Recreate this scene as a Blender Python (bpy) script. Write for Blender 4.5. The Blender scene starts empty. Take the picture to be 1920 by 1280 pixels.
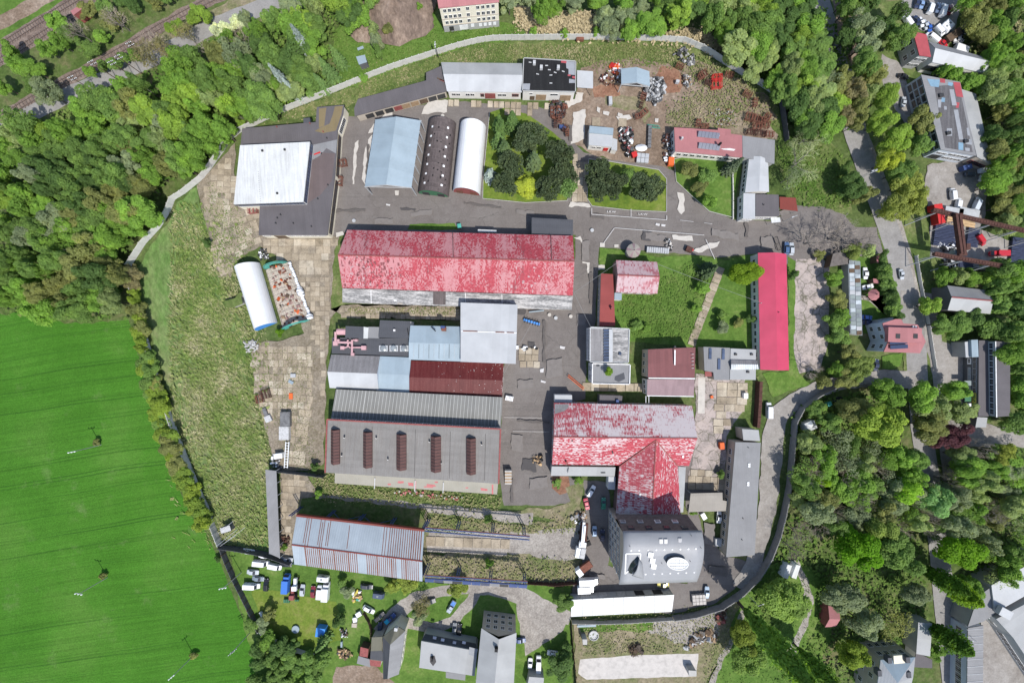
import bpy,math,random
from mathutils import Vector,Matrix
R=math.radians
SC=bpy.context.scene
COL=SC.collection
rnd=random.Random(7)
# ------------------------------------------------------------------ camera, sky, sun, exposure
CAM_H=135.0 # height of the drone above the yard
GS=0.16 # metres of ground per pixel of the photograph
cam=bpy.data.cameras.new('camera')
cam.sensor_width=36.0
cam.lens=36.0*CAM_H/(1920*GS)
cam.clip_start=1.0
cam.clip_end=3000.0
camo=bpy.data.objects.new('camera',cam)
camo.location=(0,0,CAM_H)
COL.objects.link(camo)
SC.camera=camo
SUN_EL=R(57)
sx,sy=0.49,-0.87 # the sun stands to the lower right of the picture
world=bpy.data.worlds.new('World')
SC.world=world
world.use_nodes=True
wn=world.node_tree
wn.nodes.clear()
wo=wn.nodes.new('ShaderNodeOutputWorld')
wb=wn.nodes.new('ShaderNodeBackground')
wsky=wn.nodes.new('ShaderNodeTexSky')
wsky.sky_type='NISHITA'
wsky.sun_disc=False
wsky.sun_elevation=SUN_EL
wsky.sun_rotation=math.atan2(sx,sy)
wb.inputs['Strength'].default_value=0.15
wn.links.new(wsky.outputs[0],wb.inputs[0])
wn.links.new(wb.outputs[0],wo.inputs[0])
sl=bpy.data.lights.new('sun','SUN')
sl.energy=4.2
sl.angle=R(0.53)
sl.color=(1.0,0.965,0.91)
so=bpy.data.objects.new('sun',sl)
sd=Vector((sx*math.cos(SUN_EL),sy*math.cos(SUN_EL),math.sin(SUN_EL)))
so.rotation_euler=sd.to_track_quat('Z','Y').to_euler()
so.location=sd*400
COL.objects.link(so)
SC.view_settings.view_transform='Standard'
SC.view_settings.look='None'
SC.view_settings.gamma=1.0
SC.view_settings.use_curve_mapping=False
SC.view_settings.exposure=0.22
SC.render.engine='CYCLES'
SC.cycles.max_bounces=6
SC.cycles.diffuse_bounces=3
SC.cycles.transparent_max_bounces=8
# ------------------------------------------------------------------ measuring: photo pixel + height -> metres
def W(u,v,h=0.0):
 s=GS*(1-h/CAM_H)
 return Vector(((u-960)*s,(640-v)*s,h))
def V2(u,v,h=0.0):
 p=W(u,v,h)
 return(p.x,p.y)
# ------------------------------------------------------------------ objects
OFF={}
def link(o,parent=None):
 COL.objects.link(o)
 if parent is not None:
  o.parent=parent
 return o
def tag(o,label=None,cat=None,group=None,kind=None):
 if label:o['label']=label
 if cat:o['category']=cat
 if group:o['group']=group
 if kind:o['kind']=kind
 return o
def thing(name,label,cat,loc=(0,0,0),group=None,rz=0.0):
 o=bpy.data.objects.new(name,None)
 o.empty_display_size=0.3
 o.location=loc
 o.rotation_euler=(0,0,rz)
 link(o)
 OFF[o.name]=Vector(loc)
 return tag(o,label,cat,group)
def off(o):
 while o.parent is not None:
  o=o.parent
 return OFF.get(o.name,Vector((0,0,0)))
class MB:
 """collects faces; build() links them as one mesh object"""
 def __init__(s):
  s.v=[];s.f=[];s.m=[];s.uv=None
 def add(s,verts,faces,mi=0):
  b=len(s.v)
  s.v.extend([tuple(p)for p in verts])
  for f in faces:
   s.f.append(tuple(i+b for i in f));s.m.append(mi)
  return s
 def poly(s,pts,mi=0):
  return s.add(pts,[tuple(range(len(pts)))],mi)
 def box(s,c,d,rz=0.0,mi=0,tilt=None):
  x,y,z=d[0]/2,d[1]/2,d[2]/2
  m=Matrix.Rotation(rz,3,'Z')
  if tilt:m=m@Matrix.Rotation(tilt[0],3,'X')@Matrix.Rotation(tilt[1],3,'Y')
  vs=[Vector(c)+m@Vector((a*x,b*y,e*z))for e in(-1,1)for a,b in((-1,-1),(1,-1),(1,1),(-1,1))]
  return s.add(vs,[(3,2,1,0),(4,5,6,7),(0,1,5,4),(1,2,6,5),(2,3,7,6),(3,0,4,7)],mi)
 def prism(s,pts,z0,z1,mi=0,mtop=None,bottom=True):
  n=len(pts)
  a=sum(pts[i][0]*pts[(i+1)%n][1]-pts[(i+1)%n][0]*pts[i][1]for i in range(n))
  if a<0:pts=pts[::-1]
  zf0=z0 if callable(z0)else(lambda x,y:z0)
  zf1=z1 if callable(z1)else(lambda x,y:z1)
  vs=[(p[0],p[1],zf0(p[0],p[1]))for p in pts]+[(p[0],p[1],zf1(p[0],p[1]))for p in pts]
  b=len(s.v)
  s.v.extend(vs)
  for i in range(n):
   j=(i+1)%n
   s.f.append((b+i,b+j,b+n+j,b+n+i));s.m.append(mi)
  s.f.append(tuple(b+n+i for i in range(n)));s.m.append(mi if mtop is None else mtop)
  if bottom:
   s.f.append(tuple(b+i for i in reversed(range(n))));s.m.append(mi)
  return s
 def slab(s,quad,t,mi=0):
  """a sheet of thickness t hanging under the polygon quad (3-D points)"""
  q=[Vector(p)for p in quad]
  n=len(q)
  if sum(q[i].x*q[(i+1)%n].y-q[(i+1)%n].x*q[i].y for i in range(n))<0:q=q[::-1]
  lo=[p-Vector((0,0,t))for p in q]
  return s.add(q+lo,[tuple(range(n)),tuple(reversed(range(n,2*n)))]+[(i,n+i,n+(i+1)%n,(i+1)%n)for i in range(n)],mi)
 def tube(s,p0,p1,r0,r1=None,n=6,mi=0,caps=True):
  p0=Vector(p0);p1=Vector(p1);r1=r0 if r1 is None else r1
  d=(p1-p0)
  if d.length<1e-6:return s
  d.normalize()
  a=d.cross(Vector((0,0,1))if abs(d.z)<.9 else Vector((1,0,0))).normalized()
  b=d.cross(a)
  vs=[]
  for p,r in((p0,r0),(p1,r1)):
   for i in range(n):
    t=2*math.pi*i/n
    vs.append(p+a*(r*math.cos(t))+b*(r*math.sin(t)))
  fs=[(i,(i+1)%n,n+(i+1)%n,n+i)for i in range(n)]
  if caps:fs+=[tuple(reversed(range(n))),tuple(range(n,2*n))]
  return s.add(vs,fs,mi)
 def bar(s,p0,p1,w,h=None,mi=0):
  """square bar"""
  h=h or w
  p0=Vector(p0);p1=Vector(p1);d=(p1-p0).normalized()
  a=d.cross(Vector((0,0,1))if abs(d.z)<.95 else Vector((1,0,0))).normalized()*(w/2)
  b=d.cross(a).normalized()*(h/2)
  vs=[p+x*a+y*b for p in(p0,p1)for x,y in((-1,-1),(1,-1),(1,1),(-1,1))]
  return s.add(vs,[(0,1,2,3),(7,6,5,4),(0,4,5,1),(1,5,6,2),(2,6,7,3),(3,7,4,0)],mi)
 def lathe(s,c,prof,n=16,mi=0):
  """prof: list of (r, z)"""
  vs=[]
  for r,z in prof:
   for i in range(n):
    t=2*math.pi*i/n
    vs.append((c[0]+r*math.cos(t),c[1]+r*math.sin(t),c[2]+z))
  fs=[]
  for k in range(len(prof)-1):
   for i in range(n):
    j=(i+1)%n
    fs.append((k*n+i,k*n+j,(k+1)*n+j,(k+1)*n+i))
  fs.append(tuple((len(prof)-1)*n+i for i in range(n)))
  return s.add(vs,fs,mi)
 def mesh(s,name,mats,o=Vector((0,0,0)),uvdir=(1,0,0),uvo=None):
  me=bpy.data.meshes.new(name)
  me.from_pydata([(p[0]-o[0],p[1]-o[1],p[2]-o[2])for p in s.v],[],s.f)
  for m in(mats if isinstance(mats,(list,tuple))else[mats]):
   me.materials.append(m)
  me.polygons.foreach_set('material_index',s.m)
  uvl=me.uv_layers.new(name='UVMap')
  U=Vector(uvdir).normalized()
  uo=Vector(uvo)if uvo is not None else Vector((0,0,0))
  for p in me.polygons:
   nn=p.normal
   e1=U-nn*U.dot(nn)
   if e1.length<1e-3:
    e1=Vector((0,0,1)).cross(nn)
   if e1.length<1e-3:e1=Vector((1,0,0))
   e1.normalize()
   e2=nn.cross(e1)
   if e2.z<-1e-4 and nn.z>.0:e2=-e2 if abs(nn.z)<.999 else e2
   for li in p.loop_indices:
    q=Vector(s.v[me.loops[li].vertex_index])-uo
    uvl.data[li].uv=(q.dot(e1),q.dot(e2))
  me.update()
  return me
 def build(s,name,mats,parent=None,uvdir=(1,0,0),smooth=False,uvo=None):
  o=off(parent)if parent is not None else Vector((0,0,0))
  me=s.mesh(name,mats,o,uvdir,uvo)
  ob=bpy.data.objects.new(name,me)
  if smooth:
   me.polygons.foreach_set('use_smooth',[True]*len(me.polygons))
  return link(ob,parent)
def inst(name,me,parent=None,loc=(0,0,0),rz=0.0,sc=None,color=None,rot=None):
 o=bpy.data.objects.new(name,me)
 o.location=loc
 o.rotation_euler=rot if rot else(0,0,rz)
 if sc:o.scale=sc
 if color:o.color=(color[0],color[1],color[2],1)
 return link(o,parent)
def kids(o):return[c for c in KIDS.get(o.name,())]
def copy_tree(o,parent=None):
 c=o.copy();COL.objects.link(c)
 if parent is not None:c.parent=parent
 for ch in list(o.children):
  copy_tree(ch,c)
 return c
# ------------------------------------------------------------------ materials
class NT:
 def __init__(s,name):
  s.m=bpy.data.materials.new(name);s.m.use_nodes=True
  s.t=s.m.node_tree
  s.b=s.t.nodes['Principled BSDF']
  s.b.inputs['Specular IOR Level'].default_value=0.25
 def n(s,ty,ins=None,**props):
  x=s.t.nodes.new(ty)
  for k,v in props.items():setattr(x,k,v)
  for k,v in(ins or{}).items():s.set(x.inputs[k],v)
  return x
 def set(s,sock,v):
  if isinstance(v,bpy.types.NodeSocket):s.t.links.new(v,sock)
  elif sock.type=='RGBA' and len(v)==3:sock.default_value=(v[0],v[1],v[2],1)
  else:sock.default_value=v
 def uv(s,scale=(1,1,1),rot=0.0):
  u=s.n('ShaderNodeUVMap').outputs[0]
  return s.map(u,scale,rot)
 def pos(s,scale=(1,1,1),rot=0.0):
  return s.map(s.n('ShaderNodeNewGeometry').outputs['Position'],scale,rot)
 def obj(s,scale=(1,1,1),rot=0.0):
  return s.map(s.n('ShaderNodeTexCoord').outputs['Object'],scale,rot)
 def map(s,vec,scale,rot):
  return s.n('ShaderNodeMapping',{'Vector':vec,'Scale':scale,'Rotation':(0,0,rot)}).outputs[0]
 def noise(s,vec,scale,detail=4.0,rough=.6,dist=0.0):
  return s.n('ShaderNodeTexNoise',{'Vector':vec,'Scale':scale,'Detail':detail,'Roughness':rough,'Distortion':dist}).outputs['Fac']
 def voro(s,vec,scale,feature='F1',out='Distance',rnd_=1.0):
  return s.n('ShaderNodeTexVoronoi',{'Vector':vec,'Scale':scale,'Randomness':rnd_},feature=feature).outputs[out]
 def ramp(s,fac,stops,interp='LINEAR'):
  r=s.n('ShaderNodeValToRGB',{'Fac':fac})
  r.color_ramp.interpolation=interp
  e=r.color_ramp.elements
  while len(e)<len(stops):e.new(.5)
  for i,(p,c)in enumerate(stops):
   e[i].position=p
   if not isinstance(c,(tuple,list)):c=(c,c,c)
   e[i].color=(c[0],c[1],c[2],1)
  return r.outputs[0]
 def mix(s,fac,a,b,blend='MIX'):
  x=s.n('ShaderNodeMix',data_type='RGBA',blend_type=blend)
  s.set(x.inputs['Factor'],fac);s.set(x.inputs[6],a);s.set(x.inputs[7],b)
  return x.outputs[2]
 def math(s,op,a,b=0.0):
  x=s.n('ShaderNodeMath',operation=op)
  s.set(x.inputs[0],a);s.set(x.inputs[1],b)
  return x.outputs[0]
 def bump(s,h,strength=.3,dist=.05):
  return s.n('ShaderNodeBump',{'Height':h,'Strength':strength,'Distance':dist}).outputs[0]
 def out(s,col,rough=.8,bump=None,metal=0.0,spec=None):
  s.set(s.b.inputs['Base Color'],col);s.set(s.b.inputs['Roughness'],rough)
  s.set(s.b.inputs['Metallic'],metal)
  if bump is not None:s.set(s.b.inputs['Normal'],bump)
  if spec is not None:s.b.inputs['Specular IOR Level'].default_value=spec
  return s.m
M={}
def mul(c,k):return tuple(min(1,x*k)for x in c)
def m_plain(name,col,rough=.7,var=.18,scale=.6,metal=0.0,spec=None):
 t=NT(name)
 p=t.pos()
 f=t.noise(p,scale,6,.65)
 c=t.ramp(f,[(.3,mul(col,1-var*1.6)),(.5,col),(.72,mul(col,1+var))])
 f2=t.noise(p,scale*9,3)
 c=t.mix(.35,c,t.ramp(f2,[(.3,mul(col,1-var)),(.7,mul(col,1+var))]))
 M[name]=t.out(c,rough,t.bump(f2,.15,.02),metal,spec)
def m_sheet(name,col,rib=.6,dark=None,dirt=.35,sheet=(2.0,5.0),ribdepth=.04,rough=.55,streak=.5,metal=0.0,var=.1):
 """profiled roof sheet: ribs run down the slope (uv.y), sheet joints, run-off streaks, dirt"""
 t=NT(name)
 dark=dark or mul(col,.55)
 uv=t.uv()
 w=t.n('ShaderNodeTexWave',{'Vector':uv,'Scale':1.0/rib/1.0*.5,'Distortion':0.0},wave_type='BANDS',bands_direction='X').outputs['Fac']
 st=t.noise(t.uv((1.6,.12,1)),1.0,5,.65)
 big=t.noise(t.uv((.16,.16,1)),1.0,5,.6)
 fine=t.noise(t.uv((2.2,2.2,1)),1.0,4,.6)
 br=t.n('ShaderNodeTexBrick',{'Vector':uv,'Color1':(1,1,1,1),'Color2':(1-var*2,1-var*2,1-var*2,1),'Mortar':(1-var,1-var,1-var,1),'Scale':1.0,'Mortar Size':.0,'Brick Width':sheet[0],'Row Height':sheet[1],'Bias':-.2},offset=0.0)
 c=t.ramp(big,[(.3,mul(col,.86)),(.55,col),(.75,mul(col,1.1))])
 c=t.mix(1.0,c,br.outputs['Color'],'MULTIPLY')
 f=t.math('MULTIPLY',t.ramp(st,[(.45,0.0),(.75,1.0)]),streak)
 c=t.mix(f,c,dark)
 f=t.math('MULTIPLY',t.ramp(fine,[(.5,0.0),(.75,1.0)]),dirt)
 c=t.mix(f,c,dark)
 M[name]=t.out(c,rough,t.bump(w,.55,ribdepth),metal)
def m_worn(name,red,bare,dark,amount=.5,tile=(.55,.8),rough=.7,streak=.6,run=(.05,.25),soft=.1,most=.8,wnw=.24,grad=0.0):
 """painted tile or corrugated roof whose paint wears off sheet by sheet, in runs along the rows"""
 t=NT(name)
 uv=t.uv()
 cell=t.n('ShaderNodeVectorMath',{0:t.n('ShaderNodeVectorMath',{0:uv,1:(1/tile[0],1/tile[1],1)},operation='MULTIPLY').outputs[0]},operation='FLOOR').outputs[0]
 wn_=t.n('ShaderNodeTexWhiteNoise',{'Vector':cell},noise_dimensions='3D').outputs['Value']
 fine=t.noise(t.uv((2.0,4.6,1)),1.0,4,.7)
 runs=t.noise(t.uv((run[0]*4,run[1]*4,1)),1.0,5,.7)
 big=t.noise(t.uv((.09,.13,1)),1.0,4,.6)
 col=t.noise(t.uv((.22,.05,1)),1.0,5,.7)
 c=t.ramp(t.math('ADD',.5,t.math('MULTIPLY',t.math('SUBTRACT',wn_,.5),min(1,wnw*4))),[(0,mul(red,.74)),(.5,red),(1,(min(1,red[0]*1.12+.02),red[1]*1.3+.02,red[2]*1.3+.02))])
 c=t.mix(1.0,c,t.ramp(fine,[(.3,.72),(.5,1.0),(.72,1.25)]),'MULTIPLY')
 c=t.mix(t.ramp(t.math('ADD',col,t.math('MULTIPLY',t.math('SUBTRACT',wn_,.5),.22)),[(.56,0.0),(.70,streak)]),c,dark)
 patchy=t.noise(t.uv((.22,.22,1)),1.0,4,.7)
 s=t.math('ADD',t.math('MULTIPLY',t.math('SUBTRACT',wn_,.5),wnw),t.math('ADD',.12,t.math('MULTIPLY',runs,.54)))
 s=t.math('ADD',s,t.math('MULTIPLY',t.math('ADD',big,patchy),.44))
 s=t.math('ADD',s,t.math('MULTIPLY',fine,.20))
 if grad:s=t.math('ADD',s,t.math('MULTIPLY',t.math('SUBTRACT',t.math('ABSOLUTE',t.n('ShaderNodeSeparateXYZ',{0:uv}).outputs[0]),20.0),grad))
 lo=1.12-.26*amount
 c=t.mix(t.ramp(s,[(lo-soft*.3,0.0),(lo+soft,most)]),c,bare)
 M[name]=t.out(c,rough,t.bump(t.math('ADD',wn_,fine),.4,.03))
def m_ground(name,cols,scale=.12,fine=1.6,mid=.5,bumpd=.12,extra=None,rough=.95,stretch=(1,1,1),rot=0.0,fine_amt=.5):
 """soil / grass: several tones broken up by noise at three sizes"""
 t=NT(name)
 p=t.pos(stretch,rot)
 a=t.noise(p,scale,6,.62,.4)
 b=t.noise(p,mid,5,.7)
 d=t.noise(p,fine,5,.7)
 s=t.math('ADD',t.math('MULTIPLY',a,.5),t.math('MULTIPLY',b,.5))
 n=len(cols)
 c=t.ramp(s,[(.36+.28*i/(n-1),cols[i])for i in range(n)])
 c=t.mix(fine_amt,c,t.mix(1.0,c,t.ramp(d,[(.3,.35),(.5,.95),(.7,1.7)]),'MULTIPLY'))
 if extra:c=extra(t,p,c,a,b,d)
 M[name]=t.out(c,rough,t.bump(t.math('ADD',d,b),.6,bumpd),spec=.1)
# ------------------------------------------------------------------ material library
m_worn('roof_red_tile',(.355,.052,.068),(.45,.22,.23),(.13,.05,.055),.40,(.30,.42),streak=.9,run=(.17,.018),soft=.40,most=.85,wnw=.17)
m_worn('roof_red_flaked',(.33,.062,.078),(.50,.48,.48),(.17,.075,.08),.80,(.22,.7),streak=.4,run=(.04,.22),soft=.24,most=.85,wnw=.18,grad=.0055)
m_worn('roof_red_streaked',(.38,.055,.073),(.52,.46,.46),(.28,.05,.06),.38,(.5,.22),streak=.3,run=(.03,.5),soft=.22,most=.8,wnw=.18)
m_worn('roof_pink_faded',(.40,.15,.17),(.44,.35,.36),(.34,.14,.16),.7,(.4,.8),streak=.3,run=(.1,.1),soft=.3,most=.8)
m_sheet('roof_pink',(.46,.055,.105),.5,(.45,.05,.10),.06,(40,40),.05,.5,.12,var=.02)
m_sheet('roof_dark_red',(.095,.014,.014),.5,(.22,.08,.07),.25,(3,6),.04,.5,.3,var=.06)
m_sheet('roof_brick_strip',(.25,.055,.05),.5,(.20,.05,.05),.2,(3,30),.03,.7,.2)
m_sheet('roof_brown_red',(.215,.085,.085),.3,(.13,.06,.06),.3,(1.2,4),.03,.7,.5)
m_sheet('roof_lilac',(.27,.19,.20),.3,(.17,.11,.12),.3,(1.2,3),.03,.7,.5)
m_sheet('roof_rosy',(.37,.155,.16),.4,(.28,.12,.12),.25,(2,6),.03,.7,.35)
m_sheet('roof_white',(.60,.61,.60),.5,(.30,.29,.28),.28,(1.2,9.2),.03,.5,.55,var=.04)
m_sheet('roof_white_clean',(.70,.70,.685),.5,(.48,.47,.45),.15,(2.4,30),.02,.5,.35,var=.03)
m_sheet('roof_white_grey',(.42,.43,.44),.5,(.42,.42,.43),.2,(2.2,30),.04,.5,.35,var=.06)
m_sheet('roof_light_grey',(.34,.345,.345),.5,(.33,.33,.33),.2,(2.2,30),.04,.6,.3,var=.06)
m_sheet('roof_light_blue',(.275,.34,.385),.5,(.30,.38,.44),.12,(2.4,40),.04,.5,.25,var=.05)
m_sheet('roof_grey_corrugated',(.27,.26,.26),.35,(.13,.12,.12),.55,(1.1,4),.05,.7,.75)
m_sheet('roof_ribbed_grey',(.20,.20,.19),.4,(.13,.13,.12),.35,(1.1,30),.04,.7,.4)
m_sheet('roof_slate_grey',(.075,.078,.088),1.0,(.05,.05,.055),.2,(30,1.0),.02,.7,.15,var=.05)
m_sheet('roof_grey_brown',(.115,.105,.11),1.0,(.085,.078,.08),.2,(1.0,20),.02,.8,.3,var=.05)
m_sheet('roof_plum',(.135,.105,.103),1.0,(.10,.08,.08),.2,(1.0,20),.02,.8,.3,var=.05)
m_sheet('roof_grey_ochre',(.19,.15,.085),1.0,(.23,.165,.06),.2,(1.0,20),.02,.8,.3,var=.05)
m_sheet('roof_grey_plain',(.23,.23,.235),1.0,(.17,.165,.165),.2,(1.0,14),.02,.75,.25,var=.04)
m_sheet('roof_hall_grey',(.225,.215,.203),1.0,(.145,.125,.11),.4,(30,1.0),.02,.8,.5,var=.06)
m_sheet('roof_pale_green',(.30,.285,.24),1.0,(.28,.25,.2),.3,(7.5,9),.02,.8,.3,var=.05)
m_sheet('roof_curved_grey',(.28,.285,.30),.6,(.23,.23,.235),.08,(50,50),.02,.45,.1,var=.02)
m_sheet('roof_black',(.016,.016,.017),1.0,(.05,.05,.05),.2,(1.0,9),.02,.85,.25)
m_sheet('roof_patched',(.10,.095,.10),1.0,(.20,.2,.2),.35,(1.0,5),.02,.8,.5,var=.15)
m_sheet('roof_beige',(.31,.285,.25),.8,(.24,.21,.19),.3,(8,2.3),.03,.8,.3)
m_sheet('roof_brown_tin',(.125,.065,.058),.9,(.08,.04,.036),.3,(.9,30),.03,.6,.3)
m_sheet('roof_rust_stripes',(.31,.355,.395),1.05,(.30,.34,.38),.12,(1.05,20),.04,.5,.12,var=.05)
m_sheet('roof_rust_red',(.20,.045,.035),.5,(.12,.04,.03),.3,(2,20),.03,.7,.4)
m_sheet('roof_mottled_brown',(.15,.132,.122),.5,(.16,.14,.13),.5,(.5,.5),.03,.85,.5,var=.2)
m_sheet('roof_nissen',(.105,.085,.082),.8,(.17,.14,.135),.35,(1.0,1.2),.05,.7,.4,var=.18)
m_sheet('roof_olive',(.15,.145,.11),.5,(.1,.1,.08),.3,(1,6),.02,.8,.3)
m_sheet('roof_teal',(.24,.27,.265),.5,(.12,.24,.23),.2,(9,9),.02,.7,.2)
t=NT('roof_eternit')
f1=t.noise(t.uv((.16,.9,1)),1.0,6,.72)
f2=t.noise(t.uv((1.2,3.0,1)),1.0,5,.7)
s_=t.math('ADD',t.math('MULTIPLY',f1,.6),t.math('MULTIPLY',f2,.4))
c=t.ramp(s_,[(.38,(.09,.09,.092)),(.48,(.22,.215,.21)),(.56,(.42,.405,.39)),(.66,(.52,.50,.48))])
M['roof_eternit']=t.out(c,.9,t.bump(f2,.4,.03))
m_plain('wall_white',(.66,.64,.60),.85,.10,.35)
m_plain('wall_cream',(.68,.63,.51),.85,.10,.35)
m_plain('wall_grey',(.36,.36,.35),.85,.12,.35)
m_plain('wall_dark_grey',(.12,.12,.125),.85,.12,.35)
m_plain('wall_beige',(.42,.37,.31),.85,.14,.4)
m_plain('wall_pinkish',(.34,.22,.20),.85,.14,.4)
m_plain('wall_concrete',(.40,.39,.37),.9,.16,.5)
m_plain('wall_lightblue',(.46,.50,.56),.85,.08,.35)
m_plain('wall_brick',(.25,.10,.07),.9,.2,.8)
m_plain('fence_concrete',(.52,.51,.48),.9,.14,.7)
m_plain('fence_dark',(.10,.10,.105),.9,.2,.7)
m_plain('black',(.012,.012,.013),.7)
m_plain('dark_metal',(.04,.04,.042),.6)
m_plain('trim_red',(.25,.075,.07),.7,.3,1.2)
m_plain('trim_white',(.72,.71,.70),.6)
m_plain('galv',(.40,.41,.42),.5,.15,.8)
m_plain('rust',(.17,.07,.048),.9,.45,1.6)
m_plain('rust_dark',(.085,.04,.032),.9,.4,1.6)
m_plain('red_paint',(.50,.03,.03),.6,.2)
m_plain('orange_paint',(.62,.12,.03),.6)
m_plain('blue_paint',(.045,.075,.19),.6,.2)
m_plain('blue_bright',(.06,.24,.62),.5)
m_plain('green_paint',(.05,.27,.20),.6)
m_plain('green_dark',(.05,.15,.08),.6)
m_plain('turquoise',(.08,.36,.30),.6)
m_plain('pink_duct',(.50,.30,.315),.6,.2,1.0)
m_plain('white_plastic',(.78,.79,.80),.5,.06)
m_plain('tarp_white',(.74,.76,.79),.5,.1,.8)
m_plain('tent_white',(.70,.705,.71),.55,.07,.3)
m_plain('solar',(.035,.05,.10),.25,.1,1,0,.6)
m_plain('yellow_paint',(.62,.52,.10),.6)
m_plain('wood',(.30,.21,.13),.85,.3,1.5)
m_plain('wood_dark',(.11,.075,.05),.9,.3,1.5)
m_plain('plank_tan',(.52,.36,.20),.85,.15,1)
m_plain('paper_grey',(.45,.45,.45),.8,.3,1.5)
m_plain('scrap_grey',(.17,.17,.172),.6,.5,1.2,.3)
m_plain('gravel_pale',(.47,.44,.41),.95,.2,.6)
m_plain('cable',(.28,.28,.28),.5)
m_plain('paint_mark',(.52,.505,.495),.8,.15,1.2)
m_plain('patch_pale',(.47,.44,.40),.9,.15,.8)
m_plain('patch_dark',(.075,.07,.07),.9,.15,.8)
m_plain('patch_red',(.34,.07,.08),.8,.15,.8)
m_plain('patch_blue',(.18,.29,.38),.8,.15,.8)
m_plain('patch_grey',(.27,.28,.30),.8,.15,.8)
m_plain('patch_rose',(.42,.14,.14),.8,.15,.8)
m_plain('patch_white',(.62,.60,.58),.8,.15,.8)
m_plain('dark_profile',(.045,.055,.10),.5,.25,1.2)
m_plain('bark',(.10,.08,.065),.95,.25,2)
m_plain('bark_grey',(.17,.155,.14),.95,.25,2)
m_plain('bark_pale',(.45,.43,.40),.95,.25,2)
m_plain('tyre',(.012,.012,.012),.9)
def m_glass(name,col,rough):
 t=NT(name)
 f=t.noise(t.pos(),.4,3)
 M[name]=t.out(t.ramp(f,[(.3,mul(col,.7)),(.7,mul(col,1.4))]),rough,spec=.6)
m_glass('glass',(.025,.03,.038),.12)
m_glass('glass_grey',(.20,.22,.23),.25)
m_glass('glass_blue',(.06,.08,.13),.15)
m_glass('polycarbonate',(.38,.42,.44),.4)
# one paint for all vehicles: the colour is the object's own colour
t=NT('car_paint')
oi=t.n('ShaderNodeObjectInfo')
t.b.inputs['Coat Weight'].default_value=.4
t.b.inputs['Coat Roughness'].default_value=.08
M['car_paint']=t.out(oi.outputs['Color'],.4,spec=.4)
# painted / bare small things in the object's own colour, with grime
t=NT('own_colour')
oi=t.n('ShaderNodeObjectInfo')
f=t.noise(t.pos(),1.3,5,.65)
M['own_colour']=t.out(t.mix(1.0,oi.outputs['Color'],t.ramp(f,[(.3,.62),(.5,1.0),(.72,1.25)]),'MULTIPLY'),.8)
# foliage: object colour, broken up in clumps and leaf by leaf, a little light passing through
def m_leaf(name,trans=.52,vary=.32):
 t=NT(name)
 oi=t.n('ShaderNodeObjectInfo')
 p=t.pos()
 big=t.noise(p,.35,4,.6)
 fine=t.noise(p,2.6,3,.6)
 c=t.mix(1.0,oi.outputs['Color'],t.ramp(big,[(.3,(1-vary,1-vary*.9,1-vary)),(.5,1.0),(.7,(1+vary*1.1,1+vary*.9,1+vary*.3))]),'MULTIPLY')
 c=t.mix(1.0,c,t.ramp(fine,[(.3,.72),(.5,1.0),(.7,1.35)]),'MULTIPLY')
 t.set(t.b.inputs['Base Color'],c)
 t.b.inputs['Roughness'].default_value=.6
 t.b.inputs['Specular IOR Level'].default_value=.12
 tr=t.n('ShaderNodeBsdfTranslucent',{'Color':t.mix(1.0,c,(1.25,1.15,.5),'MULTIPLY')})
 ms=t.n('ShaderNodeMixShader',{0:trans,1:t.b.outputs[0],2:tr.outputs[0]})
 t.t.links.new(ms.outputs[0],t.t.nodes['Material Output'].inputs['Surface'])
 M[name]=t.m
m_leaf('leaf')
m_leaf('needle',.15,.35)
m_leaf('twig',.0,.3)
# ground covers
G_GRASS=[(.035,.075,.016),(.058,.115,.022),(.085,.15,.03),(.115,.165,.045)]
m_ground('ground',[(.045,.075,.022),(.07,.105,.03),(.10,.13,.045),(.16,.15,.075)],.05,1.4,.3)
m_ground('lawn',[(.055,.105,.02),(.078,.145,.027),(.105,.175,.036),(.155,.20,.06)],.07,1.7,.35,.08,fine_amt=.35)
m_ground('rough_grass',[(.06,.095,.025),(.09,.13,.036),(.13,.16,.055),(.21,.195,.10)],.09,1.3,.4,.15)
m_ground('lawn_dry',[(.07,.12,.02),(.11,.165,.025),(.145,.19,.035),(.19,.20,.06)],.08,1.7,.4,.08,fine_amt=.35)
m_ground('mead',[(.075,.15,.035),(.105,.18,.05),(.15,.205,.075),(.24,.235,.125)],.045,1.2,.22,.2,stretch=(1,.55,1),rot=.5)
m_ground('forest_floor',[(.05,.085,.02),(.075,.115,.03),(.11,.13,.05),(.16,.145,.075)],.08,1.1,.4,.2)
m_ground('dirt',[(.145,.105,.075),(.19,.14,.103),(.235,.18,.138),(.31,.25,.20)],.06,1.6,.35)
m_ground('dirt_red',[(.16,.085,.055),(.22,.115,.075),(.26,.15,.10),(.28,.19,.135)],.07,1.6,.35)
m_ground('dirt_grassy',[(.10,.13,.045),(.16,.16,.08),(.215,.185,.12),(.28,.235,.165)],.10,1.6,.45)
m_ground('straw',[(.22,.19,.10),(.32,.26,.15),(.40,.32,.19),(.30,.20,.11)],.12,1.4,.5)
m_ground('earth_mound',[(.085,.065,.055),(.14,.105,.085),(.22,.165,.13),(.30,.235,.19)],.08,1.6,.3,stretch=(1,.4,1),rot=.2)
m_ground('gravel',[(.20,.18,.16),(.26,.235,.21),(.31,.285,.255),(.35,.32,.29)],.1,2.2,.5)
m_ground('lane',[(.20,.18,.165),(.25,.23,.21),(.29,.27,.25),(.33,.31,.29)],.1,2.2,.45,.03,fine_amt=.25)
m_ground('road',[(.20,.19,.18),(.235,.225,.215),(.265,.255,.245),(.29,.28,.27)],.08,2.4,.4,.02,fine_amt=.2)
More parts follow.
